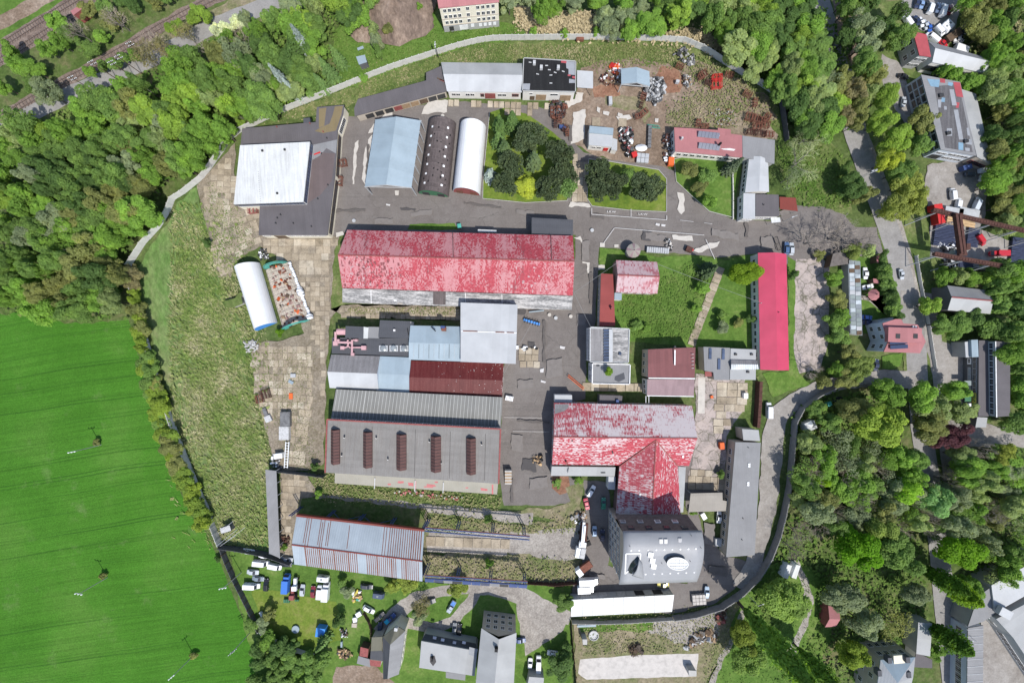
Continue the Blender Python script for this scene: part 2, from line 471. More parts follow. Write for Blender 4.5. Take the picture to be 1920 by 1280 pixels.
m_ground('ballast',[(.12,.09,.075),(.165,.125,.105),(.21,.165,.14),(.25,.205,.175)],.2,2.4,.8)
def cracks(t,p,c,a,b,d):
 wob=t.n('ShaderNodeVectorMath',{0:p,1:t.n('ShaderNodeTexNoise',{'Vector':p,'Scale':.5,'Detail':3}).outputs['Color']},operation='ADD').outputs[0]
 e=t.voro(wob,.10,'DISTANCE_TO_EDGE')
 k=t.math('MULTIPLY',t.ramp(e,[(.0,.45),(.008,0.0)]),t.ramp(b,[(.45,0.0),(.55,1.0)]))
 c=t.mix(k,c,(.045,.042,.04))
 pale=t.noise(p,.22,6,.75)
 c=t.mix(t.ramp(pale,[(.60,0.0),(.72,.45)]),c,(.27,.25,.232))
 oil=t.noise(p,.15,6,.75,.6)
 c=t.mix(t.ramp(oil,[(.58,0.0),(.72,.5)]),c,(.075,.068,.064))
 ty=t.noise(t.pos((.03,.6,1),.1),1.0,4,.7)
 return t.mix(t.ramp(ty,[(.55,0.0),(.7,.3)]),c,(.10,.092,.088))
m_ground('asphalt',[(.134,.119,.110),(.156,.139,.129),(.172,.155,.144),(.186,.169,.157)],.05,2.6,.3,.02,cracks,fine_amt=.22)
def broken(t,p,c,a,b,d):
 wob=t.n('ShaderNodeVectorMath',{0:p,1:t.n('ShaderNodeTexNoise',{'Vector':p,'Scale':.6,'Detail':3}).outputs['Color']},operation='ADD').outputs[0]
 e=t.voro(wob,.32,'DISTANCE_TO_EDGE')
 k=t.ramp(e,[(.0,.85),(.05,0.0)])
 c=t.mix(k,c,(.085,.085,.05))
 pale=t.noise(p,.3,5,.7)
 return t.mix(t.ramp(pale,[(.5,0.0),(.58,.8)]),c,(.42,.355,.325))
m_ground('concrete_broken',[(.20,.175,.16),(.28,.245,.225),(.35,.30,.28),(.40,.35,.33)],.15,2.0,.4,.05,broken)
m_ground('concrete_ground',[(.24,.215,.185),(.30,.27,.235),(.35,.315,.275),(.39,.355,.315)],.12,2.0,.4,.04)
m_ground('joint_soil',[(.15,.125,.085),(.20,.168,.125),(.235,.20,.155),(.27,.235,.185)],.2,2.0,.8)
# slab: tone per slab, stains
t=NT('slab')
oi=t.n('ShaderNodeObjectInfo')
p=t.pos()
f=t.noise(p,.35,5,.65)
c=t.ramp(oi.outputs['Random'],[(0,(.29,.24,.175)),(.35,(.34,.285,.21)),(.7,(.38,.32,.24)),(.93,(.46,.405,.32)),(1.0,(.26,.215,.16))])
c=t.mix(1.0,c,t.ramp(f,[(.3,.55),(.5,.96),(.7,1.12)]),'MULTIPLY')
c=t.mix(t.ramp(t.noise(p,.09,5,.7),[(.5,0.0),(.68,.55)]),c,(.22,.18,.14))
f2=t.noise(p,3.0,4,.65)
c=t.mix(.4,c,t.mix(1.0,c,t.ramp(f2,[(.3,.5),(.7,1.4)]),'MULTIPLY'))
M['slab']=t.out(c,.92,t.bump(f2,.3,.02),spec=.1)
# cereal field: drill rows, tramlines in pairs, thin spots
t=NT('field')
p=t.pos((1,1,1),R(-8))
wob=t.n('ShaderNodeTexNoise',{'Vector':t.pos((1,1,1)),'Scale':.012,'Detail':2}).outputs['Fac']
sep=t.n('ShaderNodeSeparateXYZ',{0:p})
yy=t.math('ADD',sep.outputs[1],t.math('MULTIPLY',wob,7.0))
xx=t.math('MULTIPLY',sep.outputs[0],.02)
comb=t.n('ShaderNodeCombineXYZ',{0:xx,1:yy,2:0.0}).outputs[0]
rows=t.noise(comb,.55,6,.7)
rows2=t.noise(comb,2.2,3,.6)
ph=t.math('FRACT',t.math('DIVIDE',yy,5.4))
l1=t.math('LESS_THAN',t.math('ABSOLUTE',t.math('SUBTRACT',ph,.42)),.035)
l2=t.math('LESS_THAN',t.math('ABSOLUTE',t.math('SUBTRACT',ph,.60)),.035)
tl=t.math('MULTIPLY',t.math('MAXIMUM',l1,l2),t.ramp(t.noise(comb,.30,4,.7),[(.42,0.0),(.6,.6)]))
g=t.noise(t.pos(),.04,5,.6)
c=t.ramp(g,[(.3,(.040,.128,.012)),(.5,(.051,.150,.016)),(.7,(.074,.168,.026))])
c=t.mix(1.0,c,t.ramp(rows,[(.3,.86),(.5,1.0),(.7,1.08)]),'MULTIPLY')
c=t.mix(1.0,c,t.ramp(rows2,[(.3,.9),(.7,1.09)]),'MULTIPLY')
c=t.mix(tl,c,(.02,.065,.010))
sp=t.noise(t.pos(),1.7,4,.75)
c=t.mix(t.ramp(sp,[(.70,0.0),(.76,.7)]),c,(.02,.05,.01))
bald=t.noise(t.pos(),.11,6,.7)
c=t.mix(t.ramp(bald,[(.58,0.0),(.74,.6)]),c,(.12,.185,.06))
fn=t.noise(t.pos(),3.4,3,.7)
c=t.mix(1.0,c,t.ramp(fn,[(.3,.72),(.7,1.3)]),'MULTIPLY')
M['field']=t.out(c,.9,t.bump(t.math('ADD',fn,rows),.7,.12),spec=.08)
# tuft: grass and straw blades as loose real leaves
def m_tuft(name,stops):
 t=NT(name)
 f=t.noise(t.pos(),.10,5,.65)
 f2=t.noise(t.pos(),3.1,2,.5)
 s=t.math('ADD',t.math('MULTIPLY',f,.5),t.math('MULTIPLY',f2,.5))
 M[name]=t.out(t.ramp(s,stops),.8,spec=.1)
m_tuft('tuft_mead',[(.36,(.09,.16,.03)),(.48,(.145,.20,.05)),(.55,(.24,.24,.105)),(.63,(.40,.36,.23))])
m_tuft('tuft_green',[(.36,(.055,.115,.018)),(.5,(.09,.16,.028)),(.62,(.16,.20,.06))])
m_tuft('tuft_weed',[(.38,(.085,.135,.03)),(.48,(.15,.175,.06)),(.56,(.26,.23,.12)),(.64,(.36,.31,.2))])
m_tuft('tuft_straw',[(.36,(.25,.21,.12)),(.5,(.40,.33,.20)),(.62,(.50,.41,.26))])
m_plain('rail_steel',(.115,.085,.075),.6,.2,2)
m_plain('sleeper_grey',(.15,.12,.105),.95,.25,2)
m_plain('wall_shade',(.23,.225,.22),.95,.2,.7)  # grey darkened to paint in the shade on the lane wall's face
m_plain('patch_brown',(.19,.062,.068),.85,.25,1.5)
m_plain('patch_bare',(.42,.27,.28),.85,.25,1.5)
m_plain('mend_dark',(.112,.10,.093),.9,.2,.8)
m_plain('mend_light',(.178,.161,.15),.9,.15,.8)
m_ground('weedy_dirt',[(.12,.125,.06),(.18,.155,.095),(.225,.18,.13),(.28,.235,.175)],.10,1.6,.45)
# ------------------------------------------------------------------ ground and its covers
ZL=[-0.44] # covers lie in thin sheets, the last ones at the level things stand on
def zlev():
 ZL[0]+=0.004
 return ZL[0]
def ragged(pts,jit,step=1.6,seed=1):
 """world outline subdivided and roughened"""
 r=random.Random(seed)
 out=[]
 n=len(pts)
 for i in range(n):
  a=Vector((pts[i][0],pts[i][1]));b=Vector((pts[(i+1)%n][0],pts[(i+1)%n][1]))
  L=(b-a).length
  k=max(1,int(L/step))if L<400 else 1
  d=(b-a).normalized()if L>0 else Vector((1,0));nn=Vector((-d.y,d.x))
  ph=r.random()*9
  for j in range(k):
   p=a+(b-a)*(j/k)
   w=jit*(.6*math.sin(ph+j*1.1)+r.uniform(-.7,.7))if j else 0
   out.append((p.x+nn.x*w,p.y+nn.y*w))
 return out
def patch(name,px,mat,jit=.35,step=1.6,seed=None):
 pts=ragged([V2(*p)for p in px],jit,step,seed if seed is not None else len(px)*7+int(px[0][0]))
 z=zlev()
 mb=MB()
 a=sum(pts[i][0]*pts[(i+1)%len(pts)][1]-pts[(i+1)%len(pts)][0]*pts[i][1]for i in range(len(pts)))
 if a<0:pts=pts[::-1]
 mb.poly([(x,y,z)for x,y in pts])
 return tag(mb.build(name,M[mat]),kind='structure')
def strip_pts(px,width):
 """band of the given width in metres along a pixel polyline -> pixel polygon"""
 P=[Vector(V2(*p))for p in px]
 L,Rr=[],[]
 for i,p in enumerate(P):
  d=(P[min(i+1,len(P)-1)]-P[max(i-1,0)]).normalized()
  n=Vector((-d.y,d.x))
  w=(width[i]if isinstance(width,(list,tuple))else width)/2
  L.append(p+n*w);Rr.append(p-n*w)
 return[(q.x/GS+960,640-q.y/GS)for q in L+Rr[::-1]]
def band(name,px,width,mat,jit=.12,seed=3):
 return patch(name,strip_pts(px,width),mat,jit,1.6,seed)
g=MB();g.poly([(-900,-800,-.44),(900,-800,-.44),(900,800,-.44),(-900,800,-.44)])
tag(g.build('ground',M['ground']),kind='structure')
FIELD=[(-900,480),(-200,560),(0,580),(60,592),(130,606),(190,602),(238,598),(252,640),(270,700),(288,760),(308,850),(330,905),(352,960),(385,1000),(408,1050),(436,1120),(462,1180),(485,1290),(560,1500),(700,1900),(-900,1900)]
patch('field',FIELD,'field',.5)
MEADOW=[(250,505),(290,450),(318,410),(330,378),(368,350),(378,400),(392,450),(412,520),(432,575),(452,600),(466,640),(458,690),(478,770),(496,840),(505,890),(502,1040),(425,1022),(392,950),(362,870),(340,800),(318,745),(288,660),(268,590),(252,535)]
patch('meadow',MEADOW,'mead',.5)
patch('forest_floor',[(-500,-300),(660,-300),(650,40),(620,75),(645,150),(560,200),(480,232),(430,270),(385,335),(330,372),(300,425),(245,495),(240,592),(190,602),(130,604),(60,590),(-500,540)],'forest_floor',.8)
patch('forest_floor',[(1480,700),(1560,728),(1660,716),(1740,705),(1800,690),(2300,680),(2300,1500),(1380,1500),(1400,1180),(1440,1060),(1475,930),(1482,790)],'forest_floor',.8)
patch('forest_floor',[(1300,-200),(1530,-200),(1560,60),(1610,230),(1590,245),(1520,230),(1475,215),(1440,165),(1380,118),(1310,70),(1290,20)],'forest_floor',.8)
patch('forest_floor',[(1800,-200),(2400,-200),(2400,700),(1860,640),(1870,560),(1880,300),(1850,130),(1800,60)],'forest_floor',.8)
# the country beyond the tracks, upper left
patch('grass_strip',[(-400,60),(0,-90),(250,-160),(420,-160),(150,0),(0,85),(-400,250)],'lawn',.4)
band('dirt_track',[(-300,130),(0,40),(60,8),(120,-30),(300,-130)],4.2,'dirt',.3)
band('rail_bed',[(-300,260),(0,98),(80,48),(155,3),(330,-110)],7.2,'ballast',.3)
patch('dry_bank',[(-200,330),(0,225),(60,185),(110,160),(160,130),(250,88),(330,50),(400,15),(460,-20),(560,-40),(520,18),(430,30),(340,60),(270,95),(180,128),(110,170),(40,212),(-200,350)],'dirt_grassy',.6)
band('rail_bed',[(-200,320),(0,219),(60,184),(110,156),(160,130),(250,78),(300,48),(370,10),(470,-40)],3.6,'ballast',.3)
ROAD_NW=[(-100,300),(60,210),(110,184),(165,160),(220,136),(262,118),(295,103),(345,76),(400,46),(460,24),(505,6),(600,-40)]
band('road',ROAD_NW,5.0,'road',.15)
# top: mown grass, earth heap
patch('lawn',[(622,66),(640,45),(690,70),(760,40),(815,20),(838,60),(880,55),(940,40),(975,55),(1000,72),(900,80),(820,102),(700,148),(640,172),(636,130)],'lawn',.5)
patch('dirt_patch',[(618,20),(660,-60),(800,-60),(802,20),(792,40),(770,52),(745,55),(712,50),(690,72),(668,70),(665,45),(640,42)],'dirt',.8)
patch('straw_patch',[(962,10),(1010,12),(1050,35),(1090,20),(1120,30),(1150,60),(1260,66),(1300,50),(1330,58),(1380,90),(1395,112),(1340,90),(1280,74),(1100,70),(980,52)],'straw',.7)
# grass between the boundary wall and the sheds
patch('rough_grass',[(482,236),(575,196),(690,150),(760,124),(830,103),(900,82),(960,78),(1100,76),(1270,80),(1320,96),(1372,130),(1430,165),(1462,200),(1468,262),(1420,240),(1300,120),(1220,112),(1090,122),(970,112),(830,120),(800,140),(672,190),(650,200),(590,215),(520,228)],'rough_grass',.5)
patch('dirt_yard',[(1090,126),(1130,112),(1190,108),(1255,118),(1300,140),(1345,160),(1400,170),(1440,210),(1462,262),(1400,262),(1262,245),(1250,330),(1160,306),(1070,268),(1030,215),(1080,185)],'dirt',.6)
patch('dirt_patch',[(1240,122),(1272,130),(1285,145),(1275,172),(1240,170),(1228,145)],'dirt_red',.6)
patch('dirt_patch',[(1105,158),(1160,160),(1165,185),(1115,182)],'dirt_red',.6)
patch('grass_patch',[(1300,170),(1335,178),(1390,190),(1420,225),(1410,250),(1262,240),(1248,222),(1260,200),(1290,195)],'weedy_dirt',.8)
patch('grass_patch',[(1310,112),(1370,140),(1432,172),(1460,220),(1440,240),(1410,185),(1340,168),(1290,140),(1275,118)],'weedy_dirt',.8)
patch('grass_patch',[(1135,178),(1210,180),(1222,215),(1210,232),(1195,205),(1150,200),(1135,195)],'dirt_grassy',.6)
# asphalt yard
ASPH=[(640,215),(672,218),(740,205),(840,188),(985,196),(1040,205),(1060,250),(1095,285),(1150,300),(1235,310),(1268,320),(1300,372),(1375,411),(1450,414),(1494,384),(1540,386),(1585,402),(1605,425),(1660,425),(1690,440),(1690,470),(1620,480),(1555,482),(1490,500),(1412,476),(1355,482),(1124,463),(1121,522),(1116,610),(1100,616),(1098,748),(1040,765),(1034,890),(1064,892),(1092,910),(1085,940),(1040,948),(945,948),(935,890),(944,690),(960,640),(968,576),(1072,578),(1080,440),(640,436),(622,446),(610,330)]
patch('asphalt_yard',ASPH,'asphalt',.2)
patch('dirt_patch',[(1034,893),(1066,893),(1070,920),(1050,928),(1035,915)],'dirt_red',.3)
patch('asphalt_yard',[(1095,900),(1140,905),(1150,980),(1140,1060),(1095,1090),(1090,1010),(1098,960)],'asphalt',.3)
patch('asphalt_yard',[(1268,850),(1310,845),(1360,880),(1362,930),(1310,965),(1320,1000),(1365,1045),(1410,1052),(1400,1085),(1345,1130),(1265,1150),(1070,1150),(1075,1090),(1140,1060),(1290,1095),(1290,960)],'asphalt',.3)
patch('gravel_yard',[(800,1000),(960,990),(1075,975),(1095,990),(1088,1045),(1040,1055),(960,1048),(940,1030),(800,1035)],'gravel',.5)
patch('grass_strip',[(1060,915),(1095,905),(1090,960),(1075,990),(1040,975),(960,960),(1040,950),(1070,940)],'dirt_grassy',.6)
patch('grass_strip',[(575,885),(620,890),(640,918),(760,925),(900,945),(940,945),(938,958),(800,948),(600,930),(580,910)],'rough_grass',.5)
patch('gravel_path',[(600,926),(800,945),(945,958),(1000,962),(1000,985),(800,960),(590,940)],'gravel',.4)
patch('grass_strip',[(556,930),(800,955),(800,975),(990,985),(1090,965),(1080,985),(990,1000),(800,990),(800,1085),(560,1060),(552,980)],'dirt_grassy',.5)
patch('grass_strip',[(800,1040),(950,1035),(1045,1050),(1090,1050),(1095,1062),(1075,1090),(990,1095),(800,1090)],'dirt_grassy',.5)
patch('grass_patch',[(566,930),(700,944),(798,956),(797,1002),(700,990),(558,972)],'forest_floor',.4)  # dark grass, its tone also deepening the striped hall's north shadow
patch('concrete_apron',[(800,1005),(955,1008),(950,1042),(800,1034)],'concrete_ground',.2)
# grass islands with the conifers, kerbed
ISL_A=[(918,210),(950,200),(985,212),(1020,235),(1062,268),(1074,300),(1072,330),(1064,376),(985,380),(905,372),(906,330)]
ISL_B=[(1104,298),(1140,302),(1235,318),(1250,335),(1250,397),(1180,394),(1110,386),(1101,372)]
ISL_C=[(1264,298),(1300,290),(1392,300),(1376,408),(1330,396),(1296,366),(1268,340)]
patch('grass_island',ISL_A,'lawn_dry',.2)
patch('grass_island',ISL_B,'lawn_dry',.1)
patch('grass_island',ISL_C,'lawn',.2)
patch('grass_island',[(1125,464),(1180,470),(1240,482),(1290,478),(1340,484),(1362,488),(1400,478),(1422,474),(1418,700),(1300,650),(1180,640),(1152,612),(1152,560),(1124,520)],'lawn',.2)
patch('grass_island',[(768,420),(852,418),(858,430),(764,430)],'lawn',.2)
patch('grass_strip',[(622,470),(645,450),(646,575),(632,582),(620,570)],'rough_grass',.3)
patch('grass_strip',[(1478,480),(1494,490),(1496,640),(1500,700),(1520,720),(1450,745),(1430,700),(1480,695)],'lawn',.3)
patch('grass_strip',[(1465,230),(1520,240),(1575,280),(1592,330),(1600,400),(1580,400),(1545,384),(1500,380),(1470,330),(1455,300)],'rough_grass',.4)
patch('concrete_strip',[(1493,485),(1545,485),(1556,500),(1555,640),(1540,690),(1500,700),(1490,660)],'concrete_broken',.3)
patch('cracked_yard',[(1305,700),(1420,712),(1415,745),(1400,800),(1362,830),(1360,905),(1290,900),(1305,830)],'concrete_broken',.3)
patch('grass_patch',[(1398,712),(1424,705),(1420,810),(1362,830),(1375,795),(1395,770)],'rough_grass',.4)
patch('concrete_strip',[(1310,708),(1323,708),(1322,775),(1309,775)],'patch_pale',.05)
# right-hand side: road, pavement, lane, plots
MAINROAD=[(1490,-160),(1540,10),(1556,60),(1578,150),(1604,250),(1632,330),(1655,392),(1680,465),(1698,540),(1712,600),(1720,660),(1722,712),(1728,800),(1745,900),(1762,1020),(1772,1130),(1790,1300),(1810,1500)]
patch('verge',[(1560,0),(1700,0),(1720,120),(1690,200),(1700,300),(1740,420),(1775,560),(1790,700),(1770,720),(1700,700),(1660,480),(1620,330),(1575,200)],'rough_grass',.5)
band('pavement',[(1590,130),(1618,243),(1652,330),(1677,397),(1700,468),(1716,542),(1729,602),(1736,660)],2.6,'gravel',.1)
band('road',MAINROAD,6.2,'road',.08)
patch('forecourt',[(1655,100),(1690,120),(1700,150),(1720,230),(1705,240),(1680,205),(1658,160)],'lane',.3)
patch('dirt_patch',[(1560,-30),(1600,-20),(1625,50),(1635,110),(1600,130),(1570,60)],'dirt',.5)
patch('parking',[(1690,-60),(1800,-60),(1800,25),(1785,70),(1740,60),(1700,40),(1692,20)],'road',.3)
patch('dirt_yard',[(1740,310),(1800,295),(1850,310),(1850,400),(1835,430),(1745,400),(1735,350)],'lane',.4)
patch('concrete_yard',[(1745,395),(1840,430),(1950,470),(1950,520),(1840,505),(1745,480)],'lane',.3)
patch('garden',[(1604,480),(1660,480),(1690,560),(1690,620),(1620,625),(1610,560)],'lawn',.2)
band('garden_path',[(1612,556),(1632,560),(1650,575),(1662,590),(1660,555)],1.4,'gravel',.1)
patch('forecourt',[(1768,640),(1812,650),(1815,760),(1800,785),(1830,790),(1930,810),(1930,838),(1810,838),(1770,800),(1760,700)],'lane',.3)
band('side_road',[(1690,560),(1742,560),(1752,640),(1765,700),(1775,790),(1785,900)],5,'lane',.2)
patch('grass_patch',[(1655,668),(1695,660),(1690,685),(1668,692),(1655,690)],'lawn',.2)
LANE=[(1735,715),(1660,708),(1590,714),(1530,730),(1490,752),(1462,775),(1450,820),(1446,880),(1440,950),(1428,1010),(1412,1060),(1385,1100)]
band('lane',LANE,[5.5,5,4.5,4.5,5,6,6.5,6,5.5,4.5,4.5,4],'lane',.3)
# lower edge: gardens, drives, waste ground
patch('garden',[(432,1030),(545,1050),(800,1092),(990,1096),(1070,1100),(1068,1175),(1075,1300),(500,1320),(455,1170),(440,1090)],'lawn',.4)
patch('garden',[(470,1105),(520,1108),(630,1128),(640,1200),(600,1215),(540,1205),(490,1170)],'lawn_dry',.4)
band('drive',[(715,1190),(745,1150),(775,1122),(830,1108),(885,1102),(940,1105),(985,1120),(1030,1145),(1070,1160)],[6,5,3.6,3.2,3.2,5,5,5,4],'gravel',.3)
band('drive',[(725,1160),(775,1170),(810,1178),(850,1165),(885,1125),(895,1105)],3.2,'gravel',.3)
patch('drive',[(966,1120),(1010,1125),(1070,1162),(1045,1190),(1010,1215),(985,1230),(975,1180)],'gravel',.4)
patch('dirt_patch',[(630,1250),(700,1245),(740,1280),(740,1320),(610,1320)],'dirt',.4)
patch('waste_ground',[(1075,1160),(1180,1162),(1300,1150),(1360,1130),(1395,1110),(1380,1200),(1350,1240),(1310,1300),(1080,1310)],'dirt_grassy',.5)
patch('gravel_patch',[(1220,1162),(1300,1156),(1365,1135),(1350,1190),(1310,1210),(1220,1205)],'gravel',.7)
patch('grass_patch',[(1080,1165),(1230,1162),(1225,1182),(1140,1185),(1090,1185)],'lawn',.6)
patch('earth_patch',[(1090,1195),(1220,1188),(1300,1215),(1260,1235),(1100,1230)],'dirt_grassy',.6)
patch('concrete_pad',[(1088,1236),(1200,1228),(1310,1225),(1306,1268),(1100,1274),(1084,1262)],'gravel_pale',.12)
patch('park_grass',[(1395,1100),(1440,1060),(1500,1050),(1560,1100),(1560,1180),(1530,1300),(1320,1320),(1360,1220)],'lawn',.6)
band('footpath',[(1490,1050),(1510,1090),(1520,1130),(1505,1180),(1480,1230)],2.2,'gravel',.4)
band('footpath',[(1395,1145),(1380,1190),(1350,1240),(1330,1300)],1.6,'gravel',.4)
patch('works_yard',[(1840,1130),(1850,1080),(1900,1180),(1940,1300),(1840,1300)],'lane',.1)
# foundations under the pieced concrete
patch('concrete_base',[(368,348),(392,322),(440,268),(440,385),(486,386),(486,440),(636,443),(626,470),(620,580),(640,590),(870,600),(870,575),(640,572),(618,600),(612,690),(606,870),(575,882),(520,880),(495,800),(480,740),(472,690),(468,640),(520,640),(570,625),(520,480),(487,462),(440,490),(432,520),(408,520),(388,430)],'joint_soil',.3)
patch('concrete_base',[(526,885),(575,890),(600,930),(560,935),(548,1045),(524,1045)],'joint_soil',.3)
# ---- kerbs round the islands
def kerb(px,closed=True):
 P=[Vector(V2(*p))for p in px]
 mb=MB()
 n=len(P)
 for i in range(n if closed else n-1):
  a,b=P[i],P[(i+1)%n]
  d=(b-a).normalized()
  mb.bar((a.x,a.y,ZL[0]+.06),(b.x-d.x*.02,b.y-d.y*.02,ZL[0]+.06),.14,.16-.01*(i%2))
 return tag(mb.build('kerb',M['wall_concrete']),kind='structure')
kerb(ISL_A[6:]+ISL_A[:1],False);kerb(ISL_B);kerb(ISL_C[3:]+ISL_C[:2],False)
# ---- pieced concrete: every slab its own object
def slab_mesh():
 mb=MB();b=.02
 x,y,z=.5,.5,1.0
 vs=[(-x,-y,0),(x,-y,0),(x,y,0),(-x,y,0)]
 vs+=[(-x,-y,.8),(x,-y,.8),(x,y,.8),(-x,y,.8)]+[(-x+b,-y+b,1),(x-b,-y+b,1),(x-b,y-b,1),(-x+b,y-b,1)]
 f=[(8,9,10,11)]
 for k in(0,4):
  for i in range(4):
   j=(i+1)%4
   f.append((k+i,k+j,k+4+j,k+4+i))
 mb.add(vs,f)
 return mb.mesh('slab',M['slab'])
SLAB=slab_mesh()
def inside(p,poly):
 x,y=p;c=False;n=len(poly)
 for i in range(n):
  x1,y1=poly[i];x2,y2=poly[(i+1)%n]
  if(y1>y)!=(y2>y)and x<(x2-x1)*(y-y1)/(y2-y1)+x1:c=not c
 return c
def paving(name,px,size,ang,gap=.09,miss=.07,jit=.07,seed=5,rot=0):
 poly=[V2(*p)for p in px]
 r=random.Random(seed)
 cx=sum(p[0]for p in poly)/len(poly);cy=sum(p[1]for p in poly)/len(poly)
 root=bpy.data.objects.new(name,None);link(root);z0=ZL[0]-.2;root.location=(cx,cy,z0);tag(root,kind='structure')
 OFF[root.name]=Vector((cx,cy,z0))
 ca,sa=math.cos(ang),math.sin(ang)
 ext=max(max(abs(p[0]-cx),abs(p[1]-cy))for p in poly)*1.5
 cells=[]
 nx=int(ext/size[0])+1;ny=int(ext/size[1])+1
 for j in range(-ny,ny+1):
  shift=r.choice((0,0,.12,.5))*size[0]*.5
  for i in range(-nx,nx+1):
   lx=i*size[0]+shift;ly=j*size[1]
   x=cx+ca*lx-sa*ly;y=cy+sa*lx+ca*ly
   if inside((x,y),poly):cells.append((x,y))
 r2=random.Random(seed+1)
 cells=[c for c in cells if r2.random()>miss]
 keep=cells[:300]
 for x,y in keep:
  dx,dy,dz=r.uniform(-jit,jit),r.uniform(-jit,jit),r.uniform(-.02,.02)
  inst('slab',SLAB,root,(x-cx+dx,y-cy+dy,.0),ang+r.uniform(-.035,.035),(size[0]-gap+r.uniform(-.05,.05),size[1]-gap+r.uniform(-.05,.05),.28+dz*2))
 if len(cells)>300:
  mb=MB()
  for x,y in cells[300:]:
   mb.box((x,y,z0+.14),(size[0]-gap,size[1]-gap,.28+r.uniform(-.02,.02)),ang)
  tag(mb.build('slab_field',M['slab'],root),kind='stuff')
 return root
paving('concrete_paving',[(388,336),(438,280),(438,384),(470,386),(440,420),(404,440),(384,400)],(2.0,1.75),R(-3),seed=1)
paving('concrete_paving',[(404,441),(440,421),(472,388),(486,400),(484,455),(440,485),(432,516),(410,518),(394,470)],(2.2,1.8),R(20),seed=2)
paving('concrete_paving',[(490,449),(632,449),(624,470),(618,520),(560,520),(545,490),(500,472)],(2.25,2.15),R(0),seed=3)
paving('concrete_paving',[(562,522),(617,522),(617,596),(606,655),(575,628),(592,600)],(1.45,1.45),R(0),seed=4)
paving('concrete_paving',[(474,652),(585,652),(583,720),(560,740),(545,780),(500,790),(480,740),(472,690)],(1.45,2.1),R(0),seed=5)
paving('concrete_paving',[(548,742),(585,725),(580,790),(570,870),(538,868),(540,800)],(1.9,2.1),R(-6),seed=6)
paving('concrete_paving',[(598,655),(614,655),(612,745),(596,745)],(1.5,1.9),R(0),miss=.2,seed=7)
paving('concrete_paving',[(640,578),(862,584),(862,604),(716,598),(640,600)],(1.5,1.6),R(-1),seed=8)
paving('concrete_paving',[(530,888),(572,894),(590,925),(558,930),(552,965),(540,1042),(528,1042)],(1.8,2.0),R(-3),miss=.18,seed=9)
paving('craneway_paving',[(800,1004),(955,1010),(950,1030),(800,1024)],(2.8,2.9),R(-2),gap=.1,seed=10)
paving('loading_paving',[(968,657),(1015,658),(1014,684),(966,682)],(2.0,2.0),R(-1),gap=.1,miss=0,seed=11)
paving('footpath_paving',strip_pts([(1352,502),(1336,545),(1318,590),(1296,645)],2.6),(1.25,2.5),R(69),gap=.06,miss=0,seed=12)
paving('path_paving',[(1074,292),(1102,300),(1103,386),(1072,384)],(1.6,2.4),R(-1),gap=.06,miss=0,seed=13)
paving('yard_paving',[(1344,710),(1398,716),(1392,775),(1360,822),(1342,800)],(3.1,2.2),R(-2),gap=.1,miss=.05,seed=14)
paving('yard_paving',[(1096,714),(1200,718),(1202,735),(1096,735)],(2.6,2.5),R(-1),gap=.08,miss=.05,seed=15)
paving('yard_paving',[(836,185),(985,188),(1030,190),(1030,205),(985,214),(838,196)],(1.7,2.1),R(-2),gap=.2,miss=.3,seed=16)
paving('yard_paving',[(1095,218),(1170,222),(1172,238),(1100,236)],(2.6,2.6),R(-2),gap=.1,miss=.35,seed=17)
paving('yard_paving',[(1300,880),(1355,890),(1355,915),(1290,912)],(2.2,2.0),R(-2),gap=.08,miss=.1,seed=18)
# ---- flat marks and mends on the yard
def decal(name,px,mat,jit=.25,parent=None):
 return patch(name,px,mat,jit,.9)
for i,c in enumerate([[(735,205+0),(700,232),(690,250),(700,248),(720,236),(738,226)],[(665,268),(672,262),(668,300),(664,345),(661,345),(662,300)],
     [(690,262),(700,250),(697,268),(688,300),(684,345),(678,335),(682,290)],[(1270,360),(1282,362),(1284,395),(1278,402),(1270,392),(1274,376)],
     [(740,357),(748,357),(747,366),(741,366)],[(1070,378),(1105,382),(1108,388),(1066,387)],[(805,186),(840,188),(838,210),(790,214),(795,200)],
     [(1075,210),(1098,205),(1096,260),(1070,270)],[(1125,455),(1134,455),(1134,463),(1125,463)],[(1152,458),(1160,458),(1160,464),(1152,464)],
     [(1092,490),(1106,492),(1105,512),(1102,512),(1100,494),(1092,493)],[(1075,445),(1088,442),(1096,458),(1102,462),(1094,462),(1088,450)],
     [(1260,440),(1298,442),(1300,452),(1262,449)],[(1122,497),(1134,497),(1134,506),(1122,506)],[(630,436),(642,433),(646,440),(630,445)],[(1120,200),(1126,203),(1124,212),(1119,208)],[(1131,208),(1143,210),(1141,217),(1131,214)],[(1159,211),(1168,214),(1166,220),(1158,217)],[(1080,172),(1094,174),(1092,188),(1062,204),(1058,190),(1078,186)],[(1228,222),(1235,222),(1234,230),(1228,229)],[(1155,218),(1180,215),(1185,222),(1160,226)],[(1300,470),(1330,455),(1350,452),(1345,462),(1310,474)]]):
 decal('asphalt_mend',c,'patch_pale')
for c in[[(1050,648),(1060,650),(1058,655),(1050,653)],[(1012,692),(1020,690),(1019,698),(1013,698)],[(1014,712),(1024,715),(1022,718),(1014,716)],[(1230,418),(1238,420),(1236,424),(1229,422)],[(1240,420),(1248,421),(1247,425),(1240,424)],[(724,382),(732,383),(731,386),(724,385)]]:
 decal('paint_blotch',c,'paint_mark',.1)
for c in[[(1206,432),(1222,434),(1220,452),(1204,450)],[(950,575),(985,577),(984,590),(952,588)],[(980,860),(1005,862),(1006,885),(978,882)],[(750,390),(780,392),(778,396),(752,394)],[(990,640),(1003,642),(1002,650),(990,649)],[(1105,340),(1120,342),(1118,352),(1106,350)]]:
 decal('oil_stain',c,'patch_dark',.4)
r2=random.Random(44)
